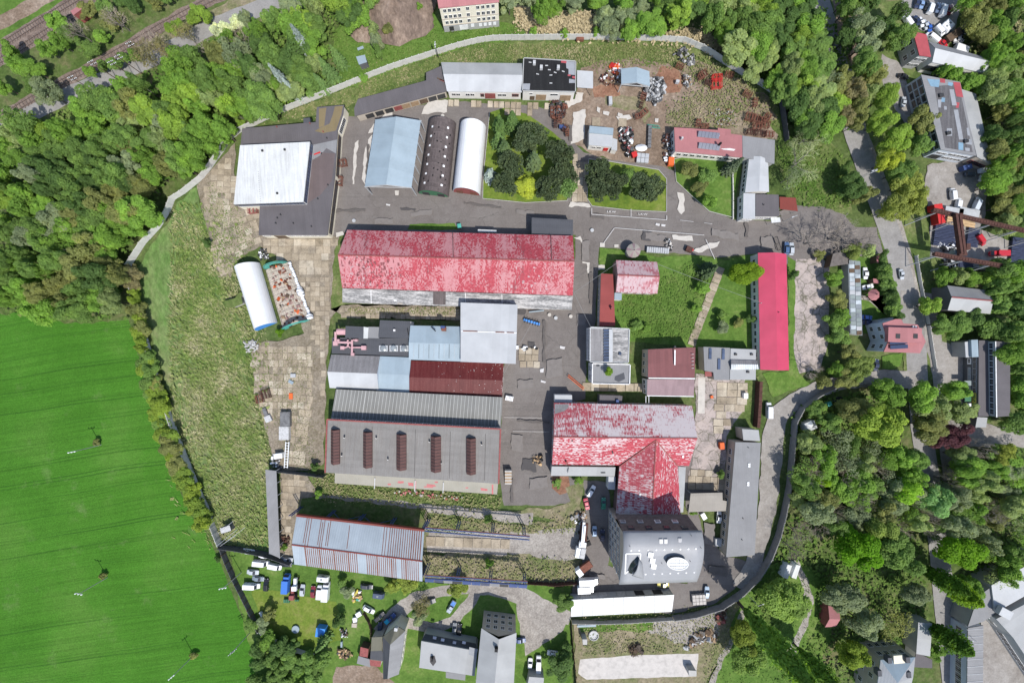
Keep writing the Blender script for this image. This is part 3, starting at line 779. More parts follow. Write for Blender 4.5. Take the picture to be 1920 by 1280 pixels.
for u,v,w_,h_,m_ in((690,300,5,60,0),(655,395,60,5,0),(790,400,40,9,1),(905,385,70,4,0),(985,398,34,8,1),(1120,405,26,10,0),(1230,445,40,12,1),(1360,440,50,14,1),(1400,425,6,40,0),(1440,455,26,22,1),(1098,470,14,36,1),(1108,540,6,60,0),(1090,600,16,22,1),(1020,640,5,80,0),(985,720,30,16,1),(1000,790,60,4,0),(970,830,22,30,1),(1010,905,34,20,1),(960,920,5,44,0),(1330,1000,20,40,1),(1345,1070,34,16,0),(1120,1080,30,8,1),(1040,690,30,34,1),(1070,250,6,30,0),(720,415,34,10,1),(1460,400,40,8,1)):
 s_=r2.uniform(-.1,.1);decal('asphalt_mend',[(u-w_/2,v-h_/2+s_*w_),(u+w_/2,v-h_/2-s_*w_),(u+w_/2,v+h_/2-s_*w_),(u-w_/2,v+h_/2+s_*w_)],'mend_light' if m_ else 'mend_dark',.25)
# painted lines
def line(px,w=.16):
 mb=MB();z=zlev()
 P=[Vector(V2(*p))for p in px]
 for a,b in zip(P,P[1:]):
  d=(b-a).normalized();n=Vector((-d.y,d.x))*(w/2)
  mb.poly([(a.x-n.x,a.y-n.y,z),(b.x-n.x,b.y-n.y,z),(b.x+n.x,b.y+n.y,z),(a.x+n.x,a.y+n.y,z)])
  z=zlev()
 return tag(mb.build('painted_line',M['paint_mark']),kind='structure')
line([(1109.5,390),(1109.5,402),(1250,412.5)]);line([(1250,404),(1250,412)]);line([(1183,392),(1183,406.5)])
line([(1131,457),(1152,427.5)]);line([(1153,427.5),(1320,441)]);line([(1323,449),(1340,486)])
line([(1275,413),(1300,416)],.1);line([(1320,418),(1335,420)],.1);line([(945,782),(1016,783)],.08);line([(962,808),(1030,809)],.08)
for px in[(1146,397.5),(1205,402)]:
 cu=bpy.data.curves.new('painted_letters','FONT');cu.body='LKW';cu.size=.8;cu.align_x='CENTER';cu.align_y='CENTER';cu.space_character=1.15;cu.offset=.012
 cu.materials.append(M['paint_mark'])
 o=bpy.data.objects.new('painted_letters',cu);p=W(*px);o.location=(p.x,p.y,zlev());o.rotation_euler=(0,0,R(-3));o.scale=(1.45,1,1)
 link(o);tag(o,kind='structure')
for i,(u,v)in enumerate([(664,414),(830,218),(1110,432),(1030,590),(1042,596),(1070,593)]):
 mb=MB();p=W(u,v);mb.lathe((p.x,p.y,.2),[(.55,0),(.55,.08),(.45,.09)],14)
 tag(mb.build('manhole_cover',M['patch_pale' if i%2 else 'galv']),'round yard cover '+['near the south-east corner of the workshop hall','between the light blue shed and long shed','by the north-east corner of the red hall','nearest the blue roller frame','second nearest the blue roller frame','below the right end of the red hall'][i],'manhole cover')
# rails on both beds, sleepers where the old line still shows them
def rails(px,gauge,offs,sleepers):
 P=[Vector(V2(*p))for p in px]
 root=thing('railway_track','rusty '+sleepers[1],'railway track',(P[0].x,P[0].y,0))
 for o_ in offs:
  for s in(-1,1):
   mb=MB()
   for a,b in zip(P,P[1:]):
    d=(b-a).normalized();n=Vector((-d.y,d.x))*(o_+s*gauge/2)
    mb.bar((a.x+n.x,a.y+n.y,-.22),(b.x+n.x,b.y+n.y,-.22),.08,.16)
   mb.build('rail',M['rail_steel'],root)
 sm=MB().box((0,0,0),(.28,2.5,.22)).mesh('sleeper',M['sleeper_grey'])
 for o_ in offs:
  acc=0;k=0
  for a,b in zip(P,P[1:]):
   d=(b-a);L=d.length;d.normalize();n=Vector((-d.y,d.x))*o_
   t_=0.0
   while t_<L:
    q=a+d*t_+n
    uu=q.x/GS+960;vv=640-q.y/GS
    if-20<uu<480 and-20<vv<240 and k<290:
     inst('sleeper',sm,root,(q.x-P[0].x,q.y-P[0].y,-.36),math.atan2(d.y,d.x));k+=1
    t_+=sleepers[0]
rails([(-200,207),(0,98),(80,48),(155,3),(330,-110)],1.435,(-1.9,1.9),(.9,'main line of two tracks crossing the upper left corner'))
rails([(-200,318),(0,219),(60,184),(110,156),(160,130),(250,78),(300,48),(370,10),(470,-40)],1.435,(0,),(1.1,'disused single track with bare sleepers beside the grey road'))
# the earth heap
def heap(name,px,r,h,mat,kind=None,label=None,cat=None,seed=1,rough=.3,n=22,ell=1.0,rz=0):
 p=W(*px);q=random.Random(seed);mb=MB();vs=[];fs=[]
 rings=7
 for k in range(rings):
  rr=r*(1-k/rings);zz=h*(math.sin((k/rings)*math.pi/2))
  for i in range(n):
   t_=2*math.pi*i/n
   j=1+q.uniform(-rough,rough)*.5
   x=rr*j*math.cos(t_)*ell;y=rr*j*math.sin(t_)
   vs.append((p.x+x*math.cos(rz)-y*math.sin(rz),p.y+x*math.sin(rz)+y*math.cos(rz),max(0,zz*(1+q.uniform(-rough,rough))if k else 0)))
 vs.append((p.x,p.y,h))
 for k in range(rings-1):
  for i in range(n):
   j=(i+1)%n
   fs.append((k*n+i,k*n+j,(k+1)*n+j,(k+1)*n+i))
 for i in range(n):fs.append(((rings-1)*n+i,(rings-1)*n+(i+1)%n,rings*n))
 mb.add(vs,fs)
 o=mb.build(name,M[mat],smooth=True)
 if label:tag(o,label,cat)
 if kind:tag(o,kind=kind)
 return o
heap('earth_mound',(735,12),11,3.2,'earth_mound','structure',seed=3,ell=1.3)
heap('earth_mound',(772,30),4.5,1.6,'earth_mound','structure',seed=4,ell=1.5)
heap('earth_mound',(752,48),3.5,1.0,'earth_mound','structure',seed=5,ell=1.4)
heap('earth_mound',(682,62),3.0,1.0,'earth_mound','structure',seed=6,ell=1.3)
# ------------------------------------------------------------------ buildings
WINM={}
def window_meshes(w,h,bars,fm,gm):
 k=(round(w,2),round(h,2),bars,fm,gm)
 if k not in WINM:
  f=MB();t=.09
  for x in(-w/2,w/2):f.box((x,0,0),(t,.10,h+t))
  for z in(-h/2,h/2):f.box((0,0,z),(w-t,.098,t))
  for i in range(1,bars+1):f.box((-w/2+w*i/(bars+1),0,0),(.06,.09,h-t))
  g=MB();g.box((0,0,0),(w-t,.05,h-t))
  WINM[k]=(f.mesh('window',M[fm]),g.mesh('pane',M[gm]))
 return WINM[k]
class Bld:
 """one building: walls follow the measured roof outline (photo pixels at eave height)"""
 def __init__(s,name,label,cat,px,h,wall=None,over=.25,base=0.0,wname='wall',group=None,open_edges=(),ref=0):
  hs=h if isinstance(h,(list,tuple))else[h]*len(px)
  s.px,s.hs=px,hs
  s.top=[W(p[0],p[1],hs[i])for i,p in enumerate(px)]
  c=sum(s.top,Vector())/len(s.top)
  s.c=c
  s.root=thing(name,label,cat,(c.x,c.y,0),group)
  a=sum(s.top[i].x*s.top[(i+1)%len(px)].y-s.top[(i+1)%len(px)].x*s.top[i].y for i in range(len(px)))
  s.sign=1 if a>0 else-1
  d=s.top[(ref+1)%len(px)]-s.top[ref]
  s.dir=Vector((d.x,d.y,0)).normalized()
  # inset footprint
  n=len(px);s.foot=[]
  for i in range(n):
   p0,p1,p2=s.top[i-1],s.top[i],s.top[(i+1)%n]
   d1=Vector((p1.x-p0.x,p1.y-p0.y)).normalized();d2=Vector((p2.x-p1.x,p2.y-p1.y)).normalized()
   n1=Vector((-d1.y,d1.x))*s.sign;n2=Vector((-d2.y,d2.x))*s.sign
   m=(n1+n2);m=m/max(.3,(1+n1.dot(n2)))
   s.foot.append((p1.x+m.x*over,p1.y+m.y*over))
  s.base=base
  s.wallm=wall
  if wall:
   mb=MB()
   vs=[]
   for i,(x,y)in enumerate(s.foot):vs.append((x,y,base-.3 if base==0 else base))
   for i,(x,y)in enumerate(s.foot):vs.append((x,y,hs[i]-.06))
   fs=[]
   for i in range(n):
    if i in open_edges:continue
    j=(i+1)%n
    fs.append((i,j,n+j,n+i)if s.sign>0 else(j,i,n+i,n+j))
   mb.add(vs,fs)
   s.wall=mb.build(wname,M[wall],s.root,uvdir=s.dir)
 def flat(s,roof,t=.3,name='roof',parapet=0.0,pm=None):
  mb=MB();mb.slab([p+Vector((0,0,.0))for p in s.top],t)
  s.roof=mb.build(name,M[roof],s.root,uvdir=s.dir,uvo=s.top[0])
  if parapet:
   n=len(s.top);q=MB()
   for i in range(n):
    a,b=s.top[i],s.top[(i+1)%n]
    d=(b-a).normalized()
    q.bar(a+Vector((0,0,parapet/2))+d*.12,b+Vector((0,0,parapet/2))-d*.12,.24,parapet+.01*(i%2))
   q.build('parapet',M[pm or 'trim_white'],s.roof)
  return s
 def gable(s,roof,rh,t=.12,roof2=None,trim=None,ends=None,ridge=None,hip=0.0):
  """quad A B C D; ridge from the middle of D-A to the middle of B-C"""
  A,B,C,D=s.top
  if ridge:
   E,F=W(ridge[0][0],ridge[0][1],rh),W(ridge[1][0],ridge[1][1],rh)
  else:
   E,F=(A+D)/2,(B+C)/2
   E.z=F.z=rh
  if hip:
   d=(F-E).normalized();E=E+d*hip;F=F-d*hip
  s.E,s.F=E,F
  for nm,q,m in(('roof',[A,B,F,E],roof),('roof',[D,C,F,E],roof2 or roof)):
   mb=MB();mb.slab(q,t)
   s.roof=mb.build(nm,M[m],s.root,uvdir=s.dir,uvo=q[3])
   if nm=='roof' and q[0]is A:s.roof_a=s.roof
  if hip:
   mb=MB();mb.slab([A,E,D],t);mb.slab([B,C,F],t)
   mb.build('hip_end',M[roof],s.root,uvdir=(-s.dir.y,s.dir.x,0),uvo=A)
  elif s.wallm:
   mb=MB()
   fa=[Vector((x,y,s.hs[i]-.06))for i,(x,y)in enumerate(s.foot)]
   for a,b,r in((fa[3],fa[0],E),(fa[1],fa[2],F)):
    m_=(a+b)/2
    mb.poly([a,b,Vector((m_.x,m_.y,rh-t-.05))]);
   mb.build('gable_wall',M[ends or s.wallm],s.root)
  if trim:
   mb=MB();mb.bar(E+Vector((0,0,.05)),F+Vector((0,0,.05)),.35,.12)
   mb.build('ridge_cap',M[trim],s.root)
  return s
 def edge(s,i):
  n=len(s.foot)
  a=Vector(s.foot[i]);b=Vector(s.foot[(i+1)%n])
  d=(b-a);L=d.length;d.normalize()
  return a,b,d,L,Vector((d.y,-d.x))*s.sign
 def windows(s,i,n,z,w=1.2,h=1.3,bars=1,f0=.06,f1=.94,fm='trim_white',gm='glass',name='window'):
  a,b,d,L,nn=s.edge(i)
  fmesh,gmesh=window_meshes(w,h,bars,fm,gm)
  for k in range(n):
   f=f0+(f1-f0)*((k+.5)/n)
   p=a+d*(L*f)+nn*.03
   o=inst(name,fmesh,s.root,(p.x-s.c.x,p.y-s.c.y,z+h/2),math.atan2(d.y,d.x))
   inst('pane',gmesh,o,(0,0,0))
  return s
 def door(s,i,f,w=2.6,h=2.8,m='red_paint',name='door',z=0.0):
  a,b,d,L,nn=s.edge(i)
  p=a+d*(L*f)+nn*.03
  mb=MB();c=(p.x,p.y,z+h/2);rz=math.atan2(d.y,d.x)
  mb.box(c,(w,.12,h),rz)
  k=max(1,int(w/1.3))
  for j in range(k+1):
   q=p+d*(-w/2+w*j/k)+nn*.05
   mb.box((q.x,q.y,z+h/2),(.08,.12,h*.98),rz)
  mb.build(name,M[m],s.root)
  return s
 def on(s,name,u,v,h,size,m,rz=0.0,dz=0.0,parent=None):
  """box standing on the roof, its top measured at pixel u,v height h"""
  p=W(u,v,h)
  mb=MB();mb.box((p.x,p.y,h-size[2]/2+dz),size,math.atan2(s.dir.y,s.dir.x)+rz)
  return mb.build(name,M[m],parent or s.root)
 def pipe(s,name,u,v,h,r,L,m='dark_metal'):
  p=W(u,v,h)
  mb=MB();mb.tube((p.x,p.y,h-L),(p.x,p.y,h),r,r,8)
  return mb.build(name,M[m],s.root)
 def mend(s,quads,m,h,name='roof_patch',lift=.012):
  """felt patches: thin pieces lying on the roof"""
  for q in quads:
   pts=[W(u,v,h)for u,v in q]
   mb=MB();mb.slab([p+Vector((0,0,lift))for p in pts],lift*.8)
   mb.build(name,M[m],s.root)
  return s
 def z_at(s,x,y):
  return None
def mend_plane(b,quads,m,plane,lift=.02,name='roof_patch'):
 """patches on a sloping roof given by three corner points"""
 p0,p1,p2=plane
 n=(p1-p0).cross(p2-p0).normalized()
 for q in quads:
  pts=[]
  for u,v in q:
   d=W(u,v,0)-Vector((0,0,CAM_H));o=Vector((0,0,CAM_H))
   t_=(p0-o).dot(n)/d.dot(n)
   pts.append(o+d*t_+Vector((0,0,lift)))
  mb=MB();mb.slab(pts,lift*.8)
  mb.build(name,M[m],b.root)
def arched(name,label,cat,ends,rise,mats,shell=True,n=14,end_mats=None,base=0.0,ribs=0,group=None,thick=.12):
 """barrel hall: ends = ((L,R),(L,R)) ground pixels of both ends"""
 (a,b),(c,d)=[[W(*p)for p in e]for e in ends]
 ce=(a+b+c+d)/4
 root=thing(name,label,cat,(ce.x,ce.y,0),group)
 def arc(p,q,k,r=0.0):
  t_=math.pi*k/n
  m_=(p+q)/2;hw=(q-p)/2
  return m_-hw*math.cos(t_)*(1-r)+Vector((0,0,rise*math.sin(t_)*(1-r)+base))
 return root,arc,(a,b,c,d)
B={}
# ---- north-west hall: low dark L roof with a raised white roof in its corner
b=Bld('workshop_hall','low L-shaped workshop with grey-brown felt roof wrapping the raised white roof','workshop',
  [(454,241),(592,229),(594,201),(645,197),(643,214),(633,245),(628,330),(614,441),(485,441),(487,386),(440,386)],4.2,'wall_cream',.2)
b.flat('roof_grey_brown',.3)
b.windows(4,2,1.0,2.2,2.0,3,gm='glass');b.windows(5,7,.9,1.7,2.1,2,.04,.96,'wood_dark');b.windows(6,9,.9,1.7,2.1,2,.04,.96,'wood_dark')
b.windows(7,5,2.0,2.4,1.0,3,.05,.62);b.door(7,.74,3.2,2.8,'wood_dark');b.windows(7,1,2.0,2.2,1.0,3,.86,.99)
b.mend([[(598,204),(612,202),(608,236),(598,240)],[(628,200),(643,199),(640,215),(630,245),(606,250),(590,246),(600,240),(618,232),(624,215)]],'roof_grey_ochre',4.2)
b.mend([[(586,272),(632,262),(630,288),(612,278),(600,292),(586,300)]],'roof_grey_plain',4.2)
b.mend([[(586,300),(601,292),(602,286),(628,288),(622,340),(600,366),(575,382),(572,380),(582,300)]],'roof_plum',4.2)
b.mend([[(588,289),(600,284),(601,287),(589,291)]],'red_paint',4.2,lift=.03)
for u,v in[(525,402),(519,408),(516,418),(549,418),(583,424),(595,372),(614,346),(612,258),(605,246),(580,230),(518,237)]:
 b.pipe('roof_vent',u,v,4.75,.16,.6,'trim_red' if v<250 else 'dark_metal')
b.on('roof_hatch',575,226,4.1,(1.9,1.5,1.0),'roof_slate_grey')
w=Bld('white_roof_hall','raised hall with plain white roof and dark clerestory strips','hall',[(450,272.5),(581,266),(568.5,378.5),(438,383)],6.9,'trim_white',.1,3.9)
w.flat('roof_white',.25)
w.windows(1,17,4.6,.95,1.7,0,.01,.99,'dark_metal','glass_blue');w.windows(2,20,4.7,.95,1.5,0,.01,.99,'dark_metal','glass_blue')
for u,v in[(533,280),(491,282),(519,362)]:w.on('roof_vent',u,v,7.3,(.5,.5,.5),'dark_metal')
for k in range(14):w.pipe('roof_bolt',484+.3*k,322+k*4.2,7.0,.07,.15)
B['w']=w
# ---- north row
b=Bld('open_store','long narrow store with brown-grey roof slanting beside the north meadow','store',[(671,186),(799,151),(799,136),(827,124),(838,171),(665,218),(664,203)],3.6,'wall_beige',.35,open_edges=())
b.flat('roof_grey_brown',.25)
for f,m_ in((.06,'dark_metal'),(.16,'dark_metal'),(.26,'wood_dark'),(.36,'wood'),(.46,'wood'),(.55,'trim_red'),(.65,'dark_metal'),(.76,'dark_metal'),(.87,'dark_metal')):b.door(4,f,2.3,2.2,m_)
b.on('roof_plank',826,149,3.8,(.3,2.2,.12),'wood_dark',.9);b.on('roof_plank',829,151,3.8,(.3,1.6,.12),'trim_red',.9)
b=Bld('long_shed','long shed with pale two-tone metal roof in the north row','shed',[(838,171.5),(978.5,173.5),(980,119),(827,117)],4.0,'wall_white',.3)
b.gable('roof_white_grey',5.4,roof2='roof_light_grey')
b.windows(0,2,1.3,1.2,1.2,1,.04,.16);b.windows(0,2,1.3,1.2,1.2,1,.23,.36);b.windows(0,1,.9,1.0,1.6,1,.44,.49,'trim_red');b.door(0,.575,3.0,2.7,'trim_red');b.windows(0,2,1.3,1.2,1.2,1,.68,.80);b.windows(0,1,1.2,1.9,1.4,2,.86,.99,'trim_red')
b=Bld('black_roof_house','white workshop house under a flat black tarred roof','workshop',[(979.5,170.5),(1079,172.5),(1079.5,115),(982,109)],5.0,'wall_white',.15)
b.flat('roof_black',.3,parapet=.12,pm='wall_grey')
b.windows(0,1,3.0,.9,.8,1,.12,.2);b.door(0,.36,2.9,2.9,'wood');b.windows(0,1,2.6,2.2,1.0,3,.54,.68);b.door(0,.84,3.1,2.8,'wood');b.door(0,.19,1.3,2.0,'wood_dark')
b.mend([[(1061,115),(1078,116),(1078,141),(1066,140),(1066,130),(1062,128)],[(1067,148),(1078,150),(1078,156),(1067,156)],[(981,157),(994,157),(993,169),(980,168)]],'patch_grey',5.0)
b.mend([[(1052,113),(1062,114),(1062,119),(1052,118)],[(1064.5,140),(1070,140),(1070,143),(1064.5,143)],[(1073,143),(1078.5,143.5),(1078.5,148),(1073,147)]],'patch_red',5.0,lift=.03)
for u,v in[(1002,116),(1015,125),(1047,125)]:b.on('chimney_stub',u,v,6.0,(.8,1.0,1.0),'paper_grey')
for u,v in[(994,117),(1008,139),(1033,141),(1041,136),(1025,123),(1030,131),(1056,134),(1033,156)]:b.on('roof_litter',u,v,5.1,(.8,.25,.1),'paper_grey',rnd.uniform(-.3,.3))
b=Bld('lean_to','small pale metal lean-to against the black-roofed workshop','lean-to',[(1082,164),(1112,166),(1112,134),(1082,132)],[3.6,3.6,4.2,4.2],None)
b.flat('roof_white_grey',.12)
mb=MB()
for u,v in((1084,164),(1111,166),(1111,136)):p=W(u,v,3.6);mb.bar((p.x,p.y,-.2),(p.x,p.y,3.5),.15)
mb.build('post',M['wood'],b.root)
b=Bld('open_canopy','open drive-through canopy with pale blue gable roof beside the scrap heap','canopy',[(1165,157.5),(1164.5,129),(1217.5,134),(1218.7,162)],4.2,None,ref=0)
b.gable('roof_light_blue',5.6)
for i,(u,v)in enumerate(((1165.5,157),(1165,131),(1217,135),(1218,161))):
 p=W(u,v,4.2);MB().bar((p.x,p.y,-.3),(p.x,p.y,4.1),.2).build('post',M['galv'],b.root)
mb=MB();A,D=b.top[0],b.top[3];mb.bar(A-Vector((0,0,.3)),D-Vector((0,0,.3)),.2);mb.bar(A-Vector((0,0,.3)),b.E-Vector((0,0,.3)),.15);mb.bar(D-Vector((0,0,.3)),b.E-Vector((0,0,.3)),.15)
mb.build('truss',M['galv'],b.root)
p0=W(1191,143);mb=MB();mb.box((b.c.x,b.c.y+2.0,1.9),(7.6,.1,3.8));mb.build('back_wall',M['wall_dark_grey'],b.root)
b=Bld('kiosk','white metal site kiosk with pale blue strip along its roof','kiosk',[(1104,272),(1147.5,276),(1150,241),(1105,236)],3.2,'wall_white',.15)
b.flat('roof_white_grey',.15)
b.on('roof_strip',1127.5,244.5,3.6,(7.0,2.0,.35),'roof_light_blue')
b.windows(0,2,1.2,1.2,1.0,1,.1,.6);b.door(0,.8,1.3,2.0,'red_paint')
b=Bld('kiosk_annex','little pale annex stuck to the right side of the kiosk','annex',[(1146,280.5),(1157,282.5),(1157.5,262),(1149,259)],2.5,'wall_white',.08)
b.flat('roof_white_grey',.12)
# ---- dark Nissen hut, blue shed and white tent north of the road
b=Bld('steel_shed','large open-ended steel shed with pale blue ribbed gable roof','shed',[(684,349.5),(703.7,224.5),(789,226),(771.5,351.5)],6.6,None,.2)
b.gable('roof_light_blue',8.6)
for(c0,c1)in(((702,362),(770,365)),):
 pass
fr=[(b.top[0],b.top[1]),(b.top[3],b.top[2])]
for a_,e_ in fr:
 for k in range(7):
  q=a_+(e_-a_)*(k/6);MB().bar((q.x,q.y,-.3),(q.x,q.y,q.z-.15),.26).build('post',M['galv'],b.root)
for k in range(7):
 q0=b.top[0]+(b.top[1]-b.top[0])*(k/6);q1=b.top[3]+(b.top[2]-b.top[3])*(k/6);m_=(q0+q1)/2+Vector((0,0,1.6))
 dz=Vector((0,0,.35));mb=MB();mb.bar(q0-dz,m_,.22);mb.bar(q1-dz,m_,.22);mb.bar(q0-dz,q1-dz,.16);mb.build('roof_frame',M['galv'],b.root)
def nissen(name,label,ends,rise,m_shell,endm,nseg=16,ringed=0,base=0.0,flip=False):
 root,arc,(a,b_,c,d)=arched(name,label,'hut' if 'Nissen' in label else 'tent hall',ends,rise,None,n=nseg)
 mb=MB();vs=[]
 seg=max(1,ringed)
 for j in range(seg+1):
  t_=j/seg
  p,q=a+(c-a)*t_,b_+(d-b_)*t_
  for k in range(nseg+1):vs.append(arc(p,q,k)+Vector((0,0,base)))
 fs=[]
 for j in range(seg):
  for k in range(nseg):
   i=j*(nseg+1)+k;fs.append((i,i+nseg+1,i+nseg+2,i+1))
 mb.add(vs,fs)
 sh=mb.build('shell',M[m_shell],root,uvdir=((c-a).x,(c-a).y,0))
 if m_shell=='tent_white':
  for j in range(1,seg):
   t_=j/seg;p,q=a+(c-a)*t_,b_+(d-b_)*t_;sm=MB()
   for k in range(nseg):sm.bar(arc(p,q,k)+Vector((0,0,base+.03)),arc(p,q,k+1)+Vector((0,0,base+.03)),.09,.05)
   sm.build('seam',M['tarp_white'],root)
 if not ringed:sh.data.polygons.foreach_set('use_smooth',[True]*len(sh.data.polygons))
 sd_=sh.modifiers.new('thick','SOLIDIFY');sd_.thickness=.08
 for(p,q,s_)in((a,b_,-1),(c,d,1)):
  if endm is None:break
  e=MB();pts=[arc(p,q,k,.02)+Vector((0,0,base))for k in range(nseg+1)]
  e.poly(pts)
  e.build('end_wall',M[endm],root)
 return root,arc,(a,b_,c,d)
rt,arc,q4=nissen('nissen_hut','dark brown corrugated Nissen hut with pale roof lights and green gable',(((785,363),(841,370)),((805,231),(855,233))),4.3,'roof_nissen','green_dark',ringed=13)
def on_arch(q4,rise,s,t):
 a,b_,c,d=q4
 p,q=a+(c-a)*t,b_+(d-b_)*t
 th=math.pi*s;m_=(p+q)/2;hw=(q-p)/2
 return m_-hw*math.cos(th)*1.04+Vector((0,0,rise*math.sin(th)*1.045)),hw.normalized()*math.sin(th)+Vector((0,0,math.cos(th)))
for k in range(7):
 for s_ in(.34,.70):
  t_=.10+k*.128
  pts=[]
  for dt,ds in((-.013,-.022),(.013,-.022),(.013,.022),(-.013,.022)):pts.append(on_arch(q4,4.3,s_+ds,t_+dt)[0])
  MB().slab(pts,.05).build('roof_light',M['white_plastic'],rt)
r2=random.Random(12)
for k in range(26):
 s_=r2.choice((.3,.42,.5,.58,.66,.78));t_=r2.uniform(.04,.96);e=r2.uniform(.004,.014)
 pts=[on_arch(q4,4.3,s_+ds*r2.uniform(.7,1.6),t_+dt)[0]+Vector((0,0,.01))for dt,ds in((-e,-.012),(e,-.012),(e,.012),(-e,.012))]
 MB().slab(pts,.03).build('roof_hole',M['black'],rt)
a,b_=q4[0],q4[1];dd=(b_-a).normalized()
for f in(.18,.68):
 q=a+(b_-a)*f;mb=MB();mb.box((q.x+dd.x*.8,q.y-.15,1.1),(2.0,.12,2.2),math.atan2(dd.y,dd.x));mb.build('door',M['dark_metal'],rt)
rt,arc,q4=nissen('tent_hall','tidy white tunnel tent with red-brown front east of the dark Nissen hut',(((850,360),(900,367)),((864,236),(911,240))),5.2,'tent_white','trim_red',ringed=13)
for f in(.14,.66):
 q=q4[0]+(q4[1]-q4[0])*f;dd=(q4[1]-q4[0]).normalized();MB().box((q.x+dd.x*.9,q.y-.12,1.1),(1.9,.12,2.2),math.atan2(dd.y,dd.x)).build('door',M['rust'],rt)
# ---- west pair: white tunnel tent and the bare frame beside it
rt,arc,q4=nissen('tent_hall','white tunnel tent with blue front wall tilting beside the stripped tent frame',(((483,620),(520,605)),((446,505),(487,493))),4.6,'tent_white','blue_bright',ringed=14)
root,arc,(a,b_,c,d)=arched('stripped_tent','stripped tunnel tent frame of steel hoops with turquoise end walls and rusty goods inside','tent frame',(((531,617),(581,598)),((498,506),(540,492))),4.4,None,n=12)
for j in range(15):
 t_=j/14;p,q=a+(c-a)*t_,b_+(d-b_)*t_;mb=MB()
 for k in range(12):mb.tube(arc(p,q,k),arc(p,q,k+1),.035,n=4,caps=False)
 mb.build('hoop',M['rust_dark'],root)
MB().slab([Vector((p.x,p.y,.12))for p in(a,b_,d,c)],.1).build('floor',M['wall_beige'],root)
for k in(2,4,6,8,10):MB().tube(arc(a,b_,k),arc(c,d,k),.03,n=4).build('purlin',M['rust_dark'],root)
for(p,q,s_)in((a,b_,1),(c,d,-1)):
 dirv=((c-a)if s_<0 else(a-c)).normalized()*.25
 pts=[arc(p,q,k,.0)+dirv*(1 if s_>0 else 1)for k in range(13)];inn=[arc(p,q,k,.45)+dirv for k in range(13)]
 mb=MB()
 for k in range(12):mb.poly([pts[k],pts[k+1],inn[k+1],inn[k]])
 o=mb.build('end_panel',M['turquoise'],root);o.modifiers.new('t','SOLIDIFY').thickness=.12
 for f in(.2,.62):
  u_=p+(q-p)*f;v_=p+(q-p)*(f+.16)
  MB().add([u_+dirv,v_+dirv,v_+dirv+Vector((0,0,2.3)),u_+dirv+Vector((0,0,2.3))],[(0,1,2,3),(3,2,1,0)]).build('door',M['rust'],root)
# cover sheet bundled along the right foot of the frame
mb=MB();r2=random.Random(3)
prev=None
for k in range(24):
 t_=k/23;q=b_+(d-b_)*t_+Vector((.5+r2.uniform(-.15,.25),0,0));rr=.28+.25*abs(math.sin(k*1.3))+(.6 if k in(0,1,10,11,12)else 0)
 q.z=rr*.7
 if prev:mb.tube(prev[0],q,prev[1],rr,6)
 prev=(q,rr)
tag(mb.build('bundled_sheet',M['tarp_white'],smooth=True),'white plastic sheet bundled along the foot of the stripped tent frame','tarpaulin')
# ---- gate house group, east of the conifers
b=Bld('office_block','low office block with rosy felt roof and two rows of solar panels','office',[(1266,284),(1392,295.5),(1391.5,254),(1370,251),(1370,243),(1346,240),(1346,244),(1264,239)],3.8,'wall_white',.2)
b.flat('roof_rosy',.25)
b.windows(0,9,1.0,1.3,1.4,1,.03,.97);b.windows(7,3,1.0,1.2,1.3,1)
for(u0,v0,u1,v1,hh)in((1309,251,1349,255,10),(1310,272.5,1350,277,11)):
 p=W((u0+u1)/2,(v0+v1)/2,4.1)
 for k in range(6):
  f=(k+.5)/6;q=W(u0+(u1-u0)*f,v0+(v1-v0)*f,4.4)
  MB().box((q.x,q.y,4.35),(.98,1.6,.06),math.atan2(b.dir.y,b.dir.x),tilt=(.35,0)).build('solar_panel',M['solar'],b.root)
 q=W((u0+u1)/2,(v0+v1)/2,4.0);MB().box((q.x,q.y,3.95),(6.4,.2,.35),math.atan2(b.dir.y,b.dir.x)).build('panel_rack',M['galv'],b.root)
b.on('chimney',1352,268,6.0,(.5,.5,2.2),'black');b.on('chimney',1280,258,5.0,(.5,.5,1.2),'paper_grey')
b.mend([[(1351,279),(1368,278),(1379,280),(1376,283),(1357,281)]],'patch_white',3.8)
b=Bld('office_wing','grey flat-roofed wing at the right end of the rosy-roofed office','office wing',[(1392.5,295),(1452,307),(1453,262.5),(1392,254.5)],3.8,'wall_grey',.15)
b.flat('roof_grey_plain',.25);b.windows(1,3,1.0,1.2,1.3)
b=Bld('long_cabin','narrow white cabin with pale ribbed gable roof running down from the office wing','cabin',[(1397,361),(1442,360),(1440,299),(1405,292.5)],3.4,'wall_white',.15,ref=1)
b.top=[b.top[1],b.top[2],b.top[3],b.top[0]];b.foot=b.foot[1:]+b.foot[:1]
b.gable('roof_white_grey',4.4);b.windows(2,7,1.0,1.0,1.2,0)
b=Bld('gate_house','square white gate house with grey roof at the junction','gate house',[(1393,410),(1416,410.5),(1416,363),(1394,362)],3.5,'wall_white',.12)
b.flat('roof_white_grey',.2);b.windows(0,2,1.0,1.2,1.2);b.windows(3,3,1.0,1.2,1.2)
b=Bld('gate_house_wing','grey flat-roofed right half of the gate house','gate house',[(1417,406),(1461,406),(1460,365),(1417,364)],3.6,'wall_white',.12)
b.flat('roof_grey_brown',.2);b.windows(0,4,1.0,1.2,1.2);b.pipe('roof_vent',1433,383,4.2,.15,.6)
b=Bld('bicycle_shelter','small rust-brown flat shelter right of the gate house','shelter',[(1462.5,392),(1496,396),(1492,371),(1461.5,369)],2.8,None)
b.flat('roof_rust_red',.12)
for u,v in((1464,391),(1495,395),(1491,372),(1463,370)):p=W(u,v,2.8);MB().bar((p.x,p.y,-.2),(p.x,p.y,2.7),.12).build('post',M['galv'],b.root)
